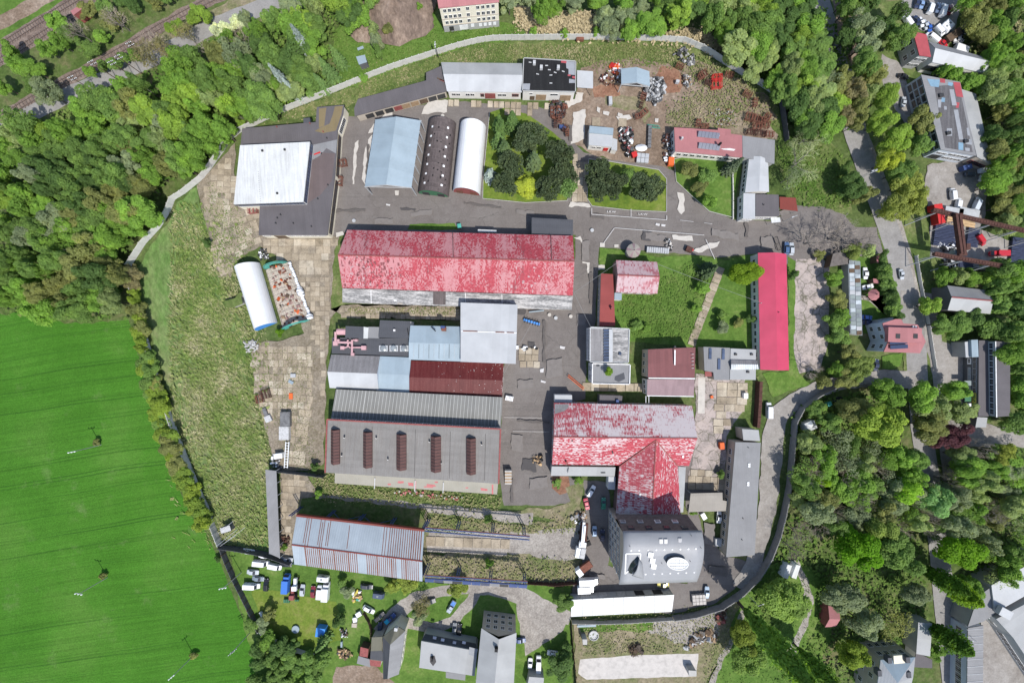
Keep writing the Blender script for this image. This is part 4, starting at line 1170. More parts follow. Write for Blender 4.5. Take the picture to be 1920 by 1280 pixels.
b=Bld('gatekeeper_porch','small pale porch in front of the gate house','porch',[(1447,418),(1464,416),(1462,407.5),(1445,408)],2.4,None);b.flat('roof_white',.1)
for u,v in((1448,417),(1463,415.5)):p=W(u,v,2.4);MB().bar((p.x,p.y,-.2),(p.x,p.y,2.3),.1).build('post',M['galv'],b.root)
# ---- the big red hall
b=Bld('red_hall','biggest hall, with long faded red tiled gable roof in the middle of the works','hall',[(641.5,539.5),(1074,554),(1074,442),(651,431)],5.5,'wall_beige',.25)
b.gable('roof_red_tile',9.6,ridge=((633.5,478),(1077,490)),trim='trim_red')
b.windows(2,24,2.2,1.6,1.6,1);b.windows(3,4,2.0,1.8,1.8,1);b.windows(1,4,2.0,1.8,1.8,1)
for u in(849,1033):q0=W(u,435 if u<900 else 440,5.6);q1=W(u+1,484 if u<900 else 489,9.6);MB().bar(q0+Vector((0,0,.05)),q1+Vector((0,0,.08)),.12).build('lightning_rod',M['dark_metal'],b.root)
r2=random.Random(21)
A_,B_=b.top[0],b.top[1]
for k in range(150):
 pale=k%3==2
 s_=max(.01,r2.gauss(.135,.055))if not pale else r2.choice((max(.0,r2.gauss(.08,.05)),r2.gauss(.815,.05),r2.gauss(.09,.04)))
 s_=min(.97,s_);t_=r2.uniform(.04,.95);w_=.30*r2.choice((1,1,2));h_=r2.choice((.04,.05,.09))
 q=[A_.lerp(B_,x).lerp(b.E.lerp(b.F,x),y)+Vector((0,0,.015))for x,y in((s_,t_),(s_+w_/69,t_),(s_+w_/69,t_+h_),(s_,t_+h_))]
 MB().slab(q,.01).build('roof_tile',M['patch_bare' if pale else 'patch_brown'],b.root)
c=Bld('red_hall_lean_to','weathered pale asbestos lean-to roof along the south side of the red tiled hall','lean-to',[(642,567),(1072,581),(1074,555),(642,540.5)],[3.6,3.6,4.9,4.9],'wall_beige',.2)
c.flat('roof_eternit',.12);c.windows(0,30,1.2,1.4,1.2,1)
pl=(c.top[0],c.top[1],c.top[2])
mend_plane(c,[[(812,545.7),(836,546.5),(835.5,571.5),(812,570.5)]],'roof_nissen',pl)
for u in(695.5,872.5,941):q0=W(u,541+(u-642)*.034,5.0);q1=W(u+.6,566.5+(u-642)*.033,3.7);MB().bar(q0,q1,.14).build('sheet_joint',M['trim_white'],c.root)
c.on('roof_litter',741,563,4.0,(.8,.5,.3),'white_plastic',.4);c.on('roof_litter',750,569,3.9,(1.4,.3,.2),'wall_beige')
b=Bld('north_annex','dark grey flat annex on the north side of the red hall','annex',[(997,438.5),(1074,441.5),(1074.5,412),(997,408)],4.4,'wall_grey',.1);b.flat('roof_slate_grey',.2)
b=Bld('porch_roof','short white porch roof on the north wall of the red hall','porch',[(896,434.5),(931,435.5),(931,431.5),(896,430)],3.0,'wall_white',.05);b.flat('roof_white',.12)
# ---- the packed block of roofs in the middle
b=Bld('white_block','tall block with wide white flat roof south of the red hall','hall',[(863.5,678),(967,682),(970.5,571),(863.5,567)],7.2,'wall_white',.1)
b.flat('roof_white_grey',.25)
q0,q1=W(864,620.5,7.25),W(969,624,7.25);MB().bar(q0,q1,.22,.14).build('ridge_seam',M['trim_white'],b.root)
for f0,f1 in((.04,.3),(.62,.78),(.82,.95)):MB().bar(q0+(q1-q0)*f0+Vector((0,.05,.06)),q0+(q1-q0)*f1+Vector((0,.05,.06)),.25,.08).build('rusty_flashing',M['rust'],b.root)
b.windows(1,8,1.5,1.8,1.6,2)
b=Bld('blue_gable_hall','middle hall with pale blue ribbed gable roof left of the white block','hall',[(766.5,674),(864,677.5),(863.5,612),(769.5,610)],5.4,'wall_white',.1)
b.gable('roof_light_blue',6.4)
b.on('roof_fan',832,617,6.6,(1.3,1.1,.9),'rust');b.on('roof_fan',830,613,6.8,(1.2,.7,1.0),'blue_paint')
p0,p1=W(808,612,6.6),W(817,621,6.6);MB().tube(p0,p1,.14).build('flue_pipe',M['black'],b.root)
for k in range(9):q0=W(776+k*9.5,645,6.5);q1=W(775.5+k*9.5,672,5.7);MB().bar(q0,q1,.07,.05).build('roof_seam',M['dark_metal']if k%2 else M['galv'],b.root)
b=Bld('flat_annex','dark slate-grey flat roof block with a white left edge','annex',[(709.5,632.5),(766,634.5),(769.5,602),(712.5,600)],5.0,'trim_white',.05)
b.flat('roof_slate_grey',.2);b.on('roof_cowl',739,619,5.8,(.5,.6,.8),'trim_white')
q0,q1=W(764,616,5.3),W(766,628,5.3);MB().tube(q0,q1,.12).build('flue_pipe',M['black'],b.root)
b=Bld('boiler_block','small dark grey flat roof block with white east wall beside the pink ducts','annex',[(647,632.5),(681.5,634.5),(682,612.5),(648,611)],5.6,'wall_white',.02)
b.flat('roof_slate_grey',.2)
MB().slab([W(682,612.5,5.6),W(691,614,4.3),W(689.5,634.5,4.3),W(681.5,634.5,5.6)],.1).build('side_roof',M['roof_white'],b.root)
b=Bld('link_block','low dark grey link roof between two slate-grey blocks','annex',[(689,633.5),(710,634),(711,613),(690,612.5)],4.2,'wall_grey',.02);b.flat('roof_grey_plain',.2)
b=Bld('low_workshop','low workshop with dark flat roof carrying pink ducts and three rooflights','workshop',[(622,662.5),(767,668.5),(767,634.5),(622.5,632.5)],3.9,'trim_white',.05,ref=0)
b.flat('roof_slate_grey',.25)
for u in(718.5,738,757.5):
 p=W(u,653,4.5);f=MB();f.box((p.x,p.y,4.15),(2.5,1.8,.5));o=f.build('rooflight',M['galv'],b.root)
 g_=MB();g_.lathe((p.x,p.y,4.4),[(1.0,0),(.9,.25),(.5,.42),(.1,.46)],12);g2=g_.build('dome',M['glass_grey'],o)
# pink extract ducts
D=thing('duct_run','pink painted extract ducts branching across the dark flat roof','ducts',tuple(W(650,650,0)))
def duct(a,b,r=.32,h=4.7):r*=.75;p,q=W(a[0],a[1],h),W(b[0],b[1],h);MB().tube(p,q,r,r,8).build('duct',M['pink_duct'],D)
duct((625,641),(661,642),.45);duct((660,637),(660,664),.4);duct((660,651),(684,651));duct((653,643),(652,650));duct((652,650),(642,652));duct((629,640),(629,622),.5);duct((657,652),(651,647));duct((653,637),(651,640));duct((662,637),(668,638),.3)
for u,v,s_ in((642,652,1.0),(682,652,1.2),(661,664,.8),(668,638,.7),(629,644,1.2),(634,638,.7)):p=W(u,v,4.8);MB().box((p.x,p.y,4.55),(s_*1.1,s_*1.0,.9)).build('cowl_box',M['pink_duct'],D)
p=W(640,622,5.0);D2=thing('extract_plant','pink extract fan plant with drum beside the boiler block','machine',(p.x,p.y,0))
mb=MB();mb.box((p.x,p.y,4.3),(2.6,1.7,1.2));mb.build('fan_box',M['pink_duct'],D2);MB().tube((p.x-1.4,p.y+.2,4.5),(p.x+1.6,p.y+.2,4.5),.75,n=10).build('drum',M['pink_duct'],D2)
mb=MB()
for dx in(-1.2,1.2):
 for dy in(-.7,.7):mb.bar((p.x+dx,p.y+dy,-.2),(p.x+dx,p.y+dy,3.8),.16)
mb.build('stand',M['dark_metal'],D2)
b=Bld('corrugated_shed','shed whose roof is dark corrugated on the north and whitish on the south','shed',[(618,727),(710,731),(712.5,667.5),(621,664.5)],4.4,'wall_lightblue',.1)
b.gable('roof_grey_corrugated',6.6,roof2='roof_grey_corrugated');b.roof_a.data.materials[0]=M['roof_white_grey']
b=Bld('blue_flat_shed','shed with plain pale blue roof between the corrugated shed and the dark red roof','shed',[(706,732),(767.5,736),(770.5,670),(712.5,667.5)],4.3,'wall_grey',.05)
b.gable('roof_light_blue',4.9)
b=Bld('dark_red_hall','hall with plain dark red roof speckled along its right half','hall',[(767.5,736.5),(941.5,744.5),(944.5,680.5),(771,676)],4.4,'wall_grey',.1)
b.gable('roof_dark_red',5.6);b.windows(1,3,1.2,1.4,1.4)
r2=random.Random(5)
A_,B_,C_,D_=b.top
for k in range(60):
 s_=1-r2.random()**1.7*.7;t_=r2.random()
 if t_<.5:base=A_.lerp(B_,s_).lerp(b.E.lerp(b.F,s_),t_*2)
 else:base=b.E.lerp(b.F,s_).lerp(D_.lerp(C_,s_),(t_-.5)*2)
 MB().box(base+Vector((0,0,.03)),(r2.uniform(.06,.15),r2.uniform(.06,.15),.05)).build('roof_fleck',M['patch_white'],b.root)
# ribbed grey hall: every batten
b=Bld('ribbed_hall','hall with grey roof striped by close pale battens','hall',[(621,783),(939,799.5),(942.5,744.5),(630,729.5)],[4.2,4.2,5.6,5.6],'wall_beige',.1)
b.flat('roof_ribbed_grey',.15)
bm_=MB().box((0,0,0),(.13,1,.08)).mesh('batten',M['wall_grey']);n_=47
for k in range(n_):
 f=(k+.5)/n_;q0=b.top[3].lerp(b.top[2],f)+Vector((0,0,.04));q1=b.top[0].lerp(b.top[1],f)+Vector((0,0,.04));m_=(q0+q1)/2;d=q0-q1
 inst('batten',bm_,b.root,m_-b.root.location,0,(2.0 if k==8 else 1,d.length,1),rot=(math.asin(d.z/d.length),0,math.atan2(d.y,d.x)-math.pi/2))
# the grey hall with five roof monitors
b=Bld('monitor_hall','big grey flat-roofed hall carrying five brown roof monitors','hall',[(610,885.5),(935,906.5),(938.5,804),(613.5,786)],7.6,'wall_grey',.1)
b.flat('roof_hall_grey',.3)
for i,m_ in((2,'trim_red'),(1,'trim_red'),(3,'trim_red')):
 a,c=b.top[i],b.top[(i+1)%4];MB().bar(a+Vector((0,0,.06)),c+Vector((0,0,.06)),.4,.2+.01*i).build('eaves_trim',M[m_],b.root)
b.windows(2,22,5.2,2.0,1.6,2,.02,.98);b.windows(1,8,2.5,2.2,2.4,2)
for(ul,ur,vn,vs_)in((620.5,636.5,805,869),(681,697.5,809.5,875.5),(743.5,761.5,814,880),(808,826.5,817.5,883.5),(874.5,892,821,888)):
 A_,B_,C_,D_=W(ul,vs_,8.2),W(ul,vn,8.2),W(ur,vn+.6,8.2),W(ur,vs_+.6,8.2)
 E_,F_=(A_+D_)/2+Vector((0,0,1.3)),(B_+C_)/2+Vector((0,0,1.3))
 dn=Vector((0,0,.7));mo=MB()
 mo.add([A_-dn,B_-dn,C_-dn,D_-dn,A_,B_,C_,D_],[(0,4,5,1),(1,5,6,2),(2,6,7,3),(3,7,4,0)])
 mo.poly([A_,D_,E_]);mo.poly([C_,B_,F_])
 mono=mo.build('roof_monitor',M['roof_brown_tin'],b.root)
 for q in([A_,B_,F_,E_],[D_,C_,F_,E_]):MB().slab([x+Vector((0,0,.08))for x in q],.1).build('monitor_roof',M['roof_brown_tin'],mono,uvdir=(0,1,0))
 for k in range(1,11):
  f=k/11
  mb=MB();mb.bar(A_.lerp(B_,f)+Vector((0,0,.1)),E_.lerp(F_,f)+Vector((0,0,.1)),.09);mb.bar(D_.lerp(C_,f)+Vector((0,0,.1)),E_.lerp(F_,f)+Vector((0,0,.1)),.09)
  mb.build('standing_seam',M['dark_metal'],mono)
 m_=(B_+C_)/2;MB().poly([B_+Vector((.15,.03,.1)),m_+Vector((0,.03,1.2)),C_+Vector((-.15,.03,.1))]).build('shaded_glass',M['black'],mono)  # north gable glass, its shade painted in as black
for u,v in((645,820),(640,854),(705,821),(727,861),(805,828),(827,868),(903,833)):b.pipe('roof_vent',u,v,8.2,.2,.6,'trim_white');b.pipe('vent_cap',u+.3,v-1,8.35,.22,.2,'black')
for u in(681,762,827.5,893.5):q0=W(u+17,800+(u-681)*.06,7.64);q1=W(u+15,888+(u-681)*.06,7.64);MB().bar(q0,q1,.08,.04).build('felt_joint',M['dark_metal'],b.root)
c=Bld('monitor_hall_lean_to','pale greenish lean-to with red mends along the south foot of the grey monitor hall','lean-to',[(627.5,905.5),(932,926.5),(934,905),(628,886)],[4.0,4.0,5.2,5.2],'wall_white',.1)
c.flat('roof_pale_green',.12)
pl=(c.top[0],c.top[1],c.top[2])
mend_plane(c,[[(649,896),(655,896),(655,899.5),(649,899.5)],[(661,896),(664,896),(664,898),(661,898)],[(692,898),(695,898),(695,901),(692,901)],[(743,904),(746,904),(746,900),(751,900),(757,901),(757,905),(750,906)],[(765,904),(775,905),(775,911),(766,910)],[(800,907),(815,908),(818,912),(800,911)],[(815,902),(821,902),(821,905),(815,905)],[(795,911),(812,912),(812,914),(795,913)],[(727,906),(733,906),(733,909),(727,909)],[(901,914),(914,916),(914,920),(902,919)],[(922,908),(925,908),(925,926),(922,926)],[(778,899),(780.5,899),(779.5,917),(777.5,917)],[(873,913),(878,913),(878,915),(873,915)]],'patch_rose',pl)
for u in(703,778.5,831.5):q0,q1=W(u,891+(u-628)*.063,5.23),W(u-1,911+(u-628)*.063,4.05);MB().bar(q0,q1,.25,.06).build('sheet_joint',M['paper_grey'],c.root)
# ---- striped hall with crane runway
b=Bld('striped_hall','open-sided hall with pale blue roof striped by rust, beside the crane runway','hall',[(552,1057.5),(792,1089.5),(795.5,995),(556,967)],7.2,None)
b.gable('roof_rust_stripes',9.2,trim='roof_rust_red',ridge=((547,1020.5),(791.5,1051.5)))
mb=MB();mb.bar(b.top[3]+Vector((0,.2,-.3)),b.top[2]+Vector((0,.2,-.3)),.5,1.1);mb.build('fascia',M['roof_rust_red'],b.root)
r2=random.Random(9)
A_,B_,C_,D_=b.top
def stripe(f,north,w_,t0=0,t1=1):
 e0=(D_.lerp(C_,f)if north else A_.lerp(B_,f));r0=b.E.lerp(b.F,f);a_=e0.lerp(r0,t0)+Vector((0,0,.02));c_=e0.lerp(r0,t1)+Vector((0,0,.02))
 MB().bar(a_,c_,w_,.05).build('rust_seam',M['rust'],b.root)
for f in(.085,.1,.12,.195,.21,.225,.255,.27,.42,.69,.71):stripe(f,True,.18,r2.choice((0,0,.1)),r2.choice((1,.9)))
for k in range(15):stripe(.735+k*.0175,True,.2 if k<10 else .28,0,1)
for k in range(56):
 f=.1+k*.0158
 if .50<f<.56 or .80<f<.835:continue
 stripe(f,False,.2 if k%7 else .36,0,r2.choice((1,1,.93)))
BLUE='blue_paint'
def column(mb,u,v,h=7.0,lean=0):
 p=W(u,v);mb.bar((p.x-.35,p.y,-.4),(p.x-.35,p.y,h),.22);mb.bar((p.x+.35,p.y,-.4),(p.x+.35,p.y,h),.22)
 for k in range(6):mb.bar((p.x-.35,p.y,.3+k*h/6),(p.x+.35,p.y,.3+(k+1)*h/6-.1),.1)
for u,v in((565,950),(627,957),(683,964),(741,971),(800,977)):
 mb=MB();column(mb,u,v,6.8);p=W(u,v)
 mb.build('column',M[BLUE],b.root)
for u,v in((570,1040),(625,1045),(683,1052),(741,1059),(785,1066)):mb=MB();column(mb,u,v-4,6.8);mb.build('column',M[BLUE],b.root)
for(u0,v0,u1,v1)in((627,957,683,964),(683,964,741,971)):
 p,q=W(u0,v0),W(u1,v1);mb=MB();mb.bar((p.x,p.y,6.2),(q.x,q.y,6.2),.16);m_=(p+q)/2
 mb.bar((p.x,p.y,1.0),(m_.x,m_.y,6.2),.12);mb.bar((q.x,q.y,1.0),(m_.x,m_.y,6.2),.12);mb.build('wind_brace',M[BLUE],b.root)
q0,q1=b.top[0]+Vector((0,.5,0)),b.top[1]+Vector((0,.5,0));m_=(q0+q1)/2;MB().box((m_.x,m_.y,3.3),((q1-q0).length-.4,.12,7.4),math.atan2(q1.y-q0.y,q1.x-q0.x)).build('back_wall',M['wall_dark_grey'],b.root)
def runway(label,pa,pb,feet,h=7.0,deck=False):
 a,c=W(pa[0],pa[1],h),W(pb[0],pb[1],h)
 root=thing('crane_runway',label,'crane runway',((a.x+c.x)/2,(a.y+c.y)/2,0),'crane runways')
 d=(c-a).normalized();n=Vector((-d.y,d.x,0));L=(c-a).length
 for s_ in(-.45,.45):
  MB().bar(a+n*s_,c+n*s_,.2,.5).build('girder',M[BLUE],root)
 k=int(L/1.3);mb=MB()
 for i in range(k):
  t0,t1=a+d*(L*i/k),a+d*(L*(i+1)/k);s_=.4 if i%2 else-.4
  mb.bar(t0+n*s_,t1-n*s_,.10);mb.bar(t0+n*.4,t0-n*.4,.08)
 o=mb.build('lacing',M['galv']if not deck else M[BLUE],root)
 MB().bar(a+n*.75+Vector((0,0,.2)),c+n*.75+Vector((0,0,.2)),.14).build('crane_rail',M['rust'],root)
 if deck:
  for i in range(k//2):
   p_=a+d*(L*(i+.5)/(k//2));MB().box(p_-n*1.0+Vector((0,0,.1)),(L/(k//2)-.15,.7,.06),math.atan2(d.y,d.x)).build('walkway_plate',M[('blue_paint','dark_metal','dark_profile','blue_paint','roof_grey_plain')[(i*7)%5]],root)
 for u,v in feet:
  mb=MB();column(mb,u,v,h-.2);mb.build('column',M[BLUE],root)
runway('blue lattice crane runway reaching right from the north edge of the striped hall',(797,992),(993,1008.5),((805,972),(862,976),(925,981),(982,987)),7.0)
runway('blue lattice crane runway with walkway reaching right from the south edge of the striped hall',(797,1081),(989,1093),((804,1056),(862,1062),(921,1068),(983,1074)),7.0,True)
b=Bld('open_shelter','long thin grey shelter roof, open towards the slab yard at the field edge','shelter',[(504.5,1037),(525,1046),(518,882.5),(497.5,880)],[3.6,3.1,3.1,3.6],None)
b.flat('roof_grey_plain',.15)
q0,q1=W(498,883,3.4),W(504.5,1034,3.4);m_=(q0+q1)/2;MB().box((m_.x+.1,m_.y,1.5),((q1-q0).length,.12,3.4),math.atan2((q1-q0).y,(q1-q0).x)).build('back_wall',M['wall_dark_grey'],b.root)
for k in range(8):q=b.top[2].lerp(b.top[1],k/7);MB().bar((q.x-.2,q.y,-.3),(q.x-.2,q.y,3.0),.16).build('post',M['galv'],b.root)
# ---- middle-right group
b=Bld('skylight_block','flat weathered concrete block with a glazed strip running down its roof','office',[(1106,678),(1178,679.5),(1180,616.5),(1106.5,613)],7.0,'wall_white',.1)
b.flat('roof_light_grey',.25,parapet=.25,pm='paper_grey')
b.mend([[(1108,616),(1131,617),(1131,676),(1108,676)]],'roof_grey_corrugated',7.0);b.mend([[(1150,618),(1178,619),(1176,677),(1149,677)]],'roof_eternit',7.0)
for k in range(11):
 q=W(1137.5,619.5+k*5.6,7.3);MB().box((q.x,q.y,7.2),(1.7,.62,.3)).build('glazing_pane',M['glass_blue'],b.root)
q0,q1=W(1145,617,7.3),W(1145,678,7.3);MB().bar(q0,q1,1.0,.35).build('skylight_rib',M['galv'],b.root)
b.windows(3,4,1.0,2.6,1.5,2);b.windows(3,4,4.2,2.6,1.5,2);b.on('roof_hatch',1163,663,7.5,(.7,.8,.5),'glass_blue')
b=Bld('parapet_block','lower flat block with pink and white parapet and a young tree rooted on its roof','office',[(1110,718.5),(1180,720),(1181,683),(1110.5,681)],6.4,'wall_white',.05)
b.flat('roof_grey_plain',.25,parapet=.4,pm='trim_white');b.windows(3,2,1.0,1.4,1.4);b.windows(3,2,3.9,1.4,1.4)
b.mend([[(1153,705),(1170,698),(1172,710),(1160,716),(1152,712)],[(1118,682),(1124,682),(1124,687),(1118,687)]],'roof_slate_grey',6.4)
b=Bld('strip_shed','long narrow brick-red strip roof beside the central road','shed',[(1124,611),(1153.5,611),(1149.5,514),(1127,512.5)],4.2,'wall_beige',.05,ref=1);b.flat('roof_brick_strip',.2)
b.on('chimney',1148,577,5.6,(.5,.7,1.6),'trim_red',.4);b.windows(3,8,1.0,1.3,1.3)
b=Bld('faded_house','square house with badly faded pink gable roof in the inner meadow','house',[(1155,547.5),(1232.5,550.5),(1232,491),(1155,487.5)],4.6,'wall_pinkish',.15);b.gable('roof_pink_faded',6.8,trim='trim_red');b.windows(0,4,1.2,1.2,1.4)
b=Bld('side_porch','tiny pale blue porch between the faded pink house and the brick-red strip','porch',[(1152,561.5),(1165.5,562.5),(1166,549.5),(1152.5,548.5)],3.0,'wall_white',.05);b.flat('roof_light_blue',.12)
p=W(1189,469,3.6);RT=thing('round_kiosk','round kiosk with conical beige roof on the yard edge','kiosk',(p.x,p.y,0))
MB().lathe((p.x,p.y,-.3),[(1.75,0),(1.75,3.3)],16).build('wall',M['wall_concrete'],RT)
n_=14
for k in range(n_):
 t0,t1=2*math.pi*k/n_,2*math.pi*(k+1)/n_
 MB().slab([Vector((p.x+2.1*math.cos(t0),p.y+2.1*math.sin(t0),2.95)),Vector((p.x+2.1*math.cos(t1),p.y+2.1*math.sin(t1),2.95)),Vector((p.x,p.y,3.8))],.06).build('roof_sheet',M['roof_beige' if k%3 else 'roof_lilac'],RT)
MB().lathe((p.x,p.y,3.7),[(.15,0),(.12,.25)],8).build('finial',M['dark_metal'],RT)
b=Bld('brown_hall','two-storey hall with rust-brown corrugated upper roof and lilac lower roof','hall',[(1215,708),(1302.5,709),(1304,651),(1215,655)],[6.6,6.6,5.8,5.8],'wall_beige',.1);b.flat('roof_brown_red',.2)
b.on('roof_strip',1265.5,670,6.7,(.35,4.3,.1),'trim_white');b.windows(3,3,1.0,1.2,1.8);b.pipe('flue_pipe',1266,650,6.9,.3,1.2)
q0,q1=W(1216,708.5,6.7),W(1303,709.5,6.7);MB().bar(q0,q1,.3,.2).build('gutter',M['trim_white'],b.root)
for k in range(5):b.on('snow_guard',1299,664+k*6.5,6.6,(.6,.08,.2),'trim_white')
c=Bld('brown_hall_lower','lower lilac-brown slope with white gutter in front of the rust-brown hall','lean-to',[(1213,740.5),(1301,742),(1302.5,711),(1214,711)],[4.2,4.2,5.6,5.6],'wall_white',.1);c.flat('roof_lilac',.15)
c.windows(3,3,1.0,1.1,2.0,1);c.windows(0,6,1.0,1.6,1.6)
q0,q1=W(1213,741.5,4.2),W(1301,743,4.2);MB().bar(q0,q1,.22,.18).build('gutter',M['trim_white'],c.root)
for u in(1211,1216.5):q0=W(u,742,4.0);q1=W(u,757,4.0);MB().bar(q0,q1,.14).build('pipe_bridge',M['trim_white'],c.root)
b=Bld('grey_workshop','low grey workshop with three long dark rooflights near the pink roof','workshop',[(1339,712),(1367.5,712.5),(1369,652),(1319,650),(1321,695),(1337.5,697.5)],4.0,'wall_beige',.1);b.flat('roof_grey_plain',.2)
for u,v in((1332,663),(1356.5,664),(1348.5,682.5)):b.on('rooflight',u,v,4.3,(.75,3.1,.3),'glass_blue',-R(88)+R(90)-R(90)+R(88))
b.on('roof_hatch',1329,701,3.2,(2.2,1.4,.4),'trim_red')
b=Bld('grey_workshop_wing','paler right half of the grey workshop with a small ribbed skylight gable','workshop',[(1368.5,711.5),(1417,712),(1417.5,655),(1370,653)],4.1,'wall_grey',.05);b.flat('roof_light_grey',.2)
for q,m_ in(([W(1371,682.5,5.2),W(1421,683.5,5.2),W(1423,692,4.4),W(1371,693,4.4)],'polycarbonate'),([W(1371,682.5,5.2),W(1421,683.5,5.2),W(1420,675.5,4.4),W(1371,674,4.4)],'roof_grey_corrugated')):MB().slab(q,.08).build('skylight_gable',M[m_],b.root,uvdir=b.dir)
for k in range(13):q0=W(1372+k*4,682.7,5.28);q1=W(1372.3+k*4,692.4,4.46);MB().bar(q0,q1,.12,.06).build('glazing_bar',M['trim_white'],b.root)
for u,v in((1380,664),(1410,664),(1403,697)):b.on('roof_hatch',u,v,4.5,(.7,.6,.4),'dark_metal')
b=Bld('pink_hall','long plain pink gable roof running north to south east of the inner meadow','hall',[(1425.5,693),(1421,474),(1474.5,476),(1479.5,694)],4.2,'wall_white',.15);b.gable('roof_pink',5.6)
b.windows(0,15,1.1,1.3,1.3,1,.03,.97);b.pipe('roof_vent',1461,585,5.9,.12,.6);b.pipe('roof_vent',1428,568,5.4,.1,1.2,'galv')
b=Bld('lane_block','long grey flat-roofed block standing along the lane','workshop',[(1361.5,1044),(1415,1040),(1426.5,829.5),(1379,828.5)],4.6,'wall_beige',.15,ref=0);b.flat('roof_grey_plain',.25,name='roof')
b.windows(3,12,1.0,1.6,1.5,2);
for u,v in((1405,870),(1403,905),(1405,874),(1403,909)):b.on('rooflight',u,v,4.8,(.6,.5,.2),'white_plastic')
for u,v in((1404,839),(1392,1012),(1394,972)):b.pipe('roof_vent',u,v,5.0,.12,.4)
b=Bld('cube_annex','small grey cube building at the north end of the long lane block','annex',[(1394,825),(1425,826.5),(1422.5,806),(1391.5,804)],4.2,'wall_beige',.1);b.flat('roof_light_grey',.2)
b=Bld('yard_canopy','beige sheet canopy standing free beside the lane block','canopy',[(1291,959.5),(1361,957.5),(1363,939),(1355,937.5),(1354.5,923),(1295,924.5)],3.3,None);b.flat('roof_beige',.12)
for u,v in((1293,957),(1359,956),(1353,925),(1297,926),(1325,957)):p=W(u,v,3.3);MB().bar((p.x,p.y,-.2),(p.x,p.y,3.2),.14).build('post',M['galv'],b.root)
# ---- T-shaped flaked red roof
b=Bld('flaked_hall','T-shaped hall with red roof flaked white along its slates','hall',[(1035,870.5),(1292,873),(1298,760.5),(1039,755)],5.0,'wall_pinkish',.2)
b.gable('roof_red_streaked',8.6,roof2='roof_red_flaked',ridge=((1038.5,819),(1307.5,821.5)),trim='trim_red');b.windows(3,5,1.2,1.4,1.8);b.windows(2,14,1.2,1.4,1.8);b.windows(0,6,1.2,1.4,1.6,1,.02,.45)
pl=(b.top[3],b.top[2],b.F)
mend_plane(b,[[(1040,757),(1066,757.5),(1066,763),(1059,770),(1040,776)]],'roof_grey_corrugated',pl)
# wing
A_,D_=W(1155,962,5.2),W(1276,963,5.2);B_,C_=W(1161.5,874.5,5.2),W(1271,873.5,5.2)
R0=W(1230,825,8.4);R1=W(1222,981,8.6)
wg=thing('flaked_wing','wing of the flaked hall whose ridge points down to the curved grey roof','hall',tuple(W(1218,915)))
MB().slab([A_,B_,R0,R1],.12).build('roof',M['roof_red_flaked'],wg,uvdir=R0-R1,uvo=R0)
MB().slab([D_,C_,R0,R1],.12).build('roof',M['roof_red_streaked'],wg,uvdir=R0-R1,uvo=R0)
mb=MB()
for(p,q)in((R0,B_),(R0,C_),(R0,R1)):mb.bar(p+Vector((0,0,.08)),q+Vector((0,0,.08)),.3,.12)
mb.build('ridge_cap',M['trim_red'],wg)
def wl(P,zb=-.3):
 m_=MB()
 for p,q in zip(P,P[1:]+P[:1]):m_.add([(p.x,p.y,zb),(q.x,q.y,zb),(q.x,q.y,q.z-.15),(p.x,p.y,p.z-.15)],[(0,1,2,3),(3,2,1,0)])
 return m_
ins=lambda p,dx,dy:p+Vector((dx,dy,0))
wl([ins(A_,.4,0),ins(B_,.4,0),ins(C_,-.4,0),ins(D_,-.4,0)]).build('wall',M['wall_pinkish'],wg)
p=W(1201,927,7.3);MB().box(p,(.7,.9,.3)).build('roof_hatch',M['patch_white'],wg)
b.on('chimney',1063,868,6.6,(.5,.9,1.6),'trim_red',.5);b.on('roof_hatch',1073,826,8.4,(.3,.4,.2),'dark_metal');b.on('roof_hatch',1149,848,7.2,(.35,.7,.2),'dark_metal',.3);b.on('roof_hatch',1281,856,6.6,(.5,.6,.2),'white_plastic')
c=Bld('flaked_hall_lean_to','silvery lean-to on the south side of the flaked red hall','lean-to',[(1033,891.5),(1152.5,892.5),(1154,875.5),(1034.5,874)],[3.4,3.4,4.6,4.6],'wall_grey',.1);c.flat('roof_light_grey',.12);c.windows(0,10,1.0,1.3,1.3)
mb=MB();q=W(1066,876,4.8);mb.bar(q,q+Vector((-.2,-1.6,-.4)),.15);mb.build('ladder',M['dark_metal'],c.root);MB().box(W(1131,886,4.1),(1.3,.15,.3)).build('rail',M['dark_metal'],c.root)
c=Bld('east_lean_to','narrow grey lean-to on the right flank of the flaked wing','lean-to',[(1271,960),(1281,960),(1286,875.5),(1272,874)],[4.2,3.2,3.2,4.2],'wall_grey',.05,ref=1);c.flat('roof_light_grey',.12)
b=Bld('white_cabin','white flat-topped cabin at the upper left corner of the flaked hall','cabin',[(1040,754),(1073,754.5),(1072.5,740.5),(1040,740)],3.4,'wall_white',.05);b.flat('roof_white_grey',.12)
b=Bld('dark_cabin','dark purple-brown cabin on the north side of the flaked hall','cabin',[(1124,755.5),(1166,757),(1167,742),(1124.5,740.5)],3.4,'wall_dark_grey',.05);b.flat('roof_lilac',.12);b.roof.data.materials[0]=M['roof_grey_brown'];b.on('blue_barrel',1158,752,4.2,(.8,.8,.8),'blue_paint')
c=Bld('passage_roof','small pale passage roof beside the wing of the flaked hall','passage',[(1140,917),(1153,917.5),(1154,893.5),(1141,893)],3.0,'wall_white',.05);c.flat('roof_white_grey',.1)
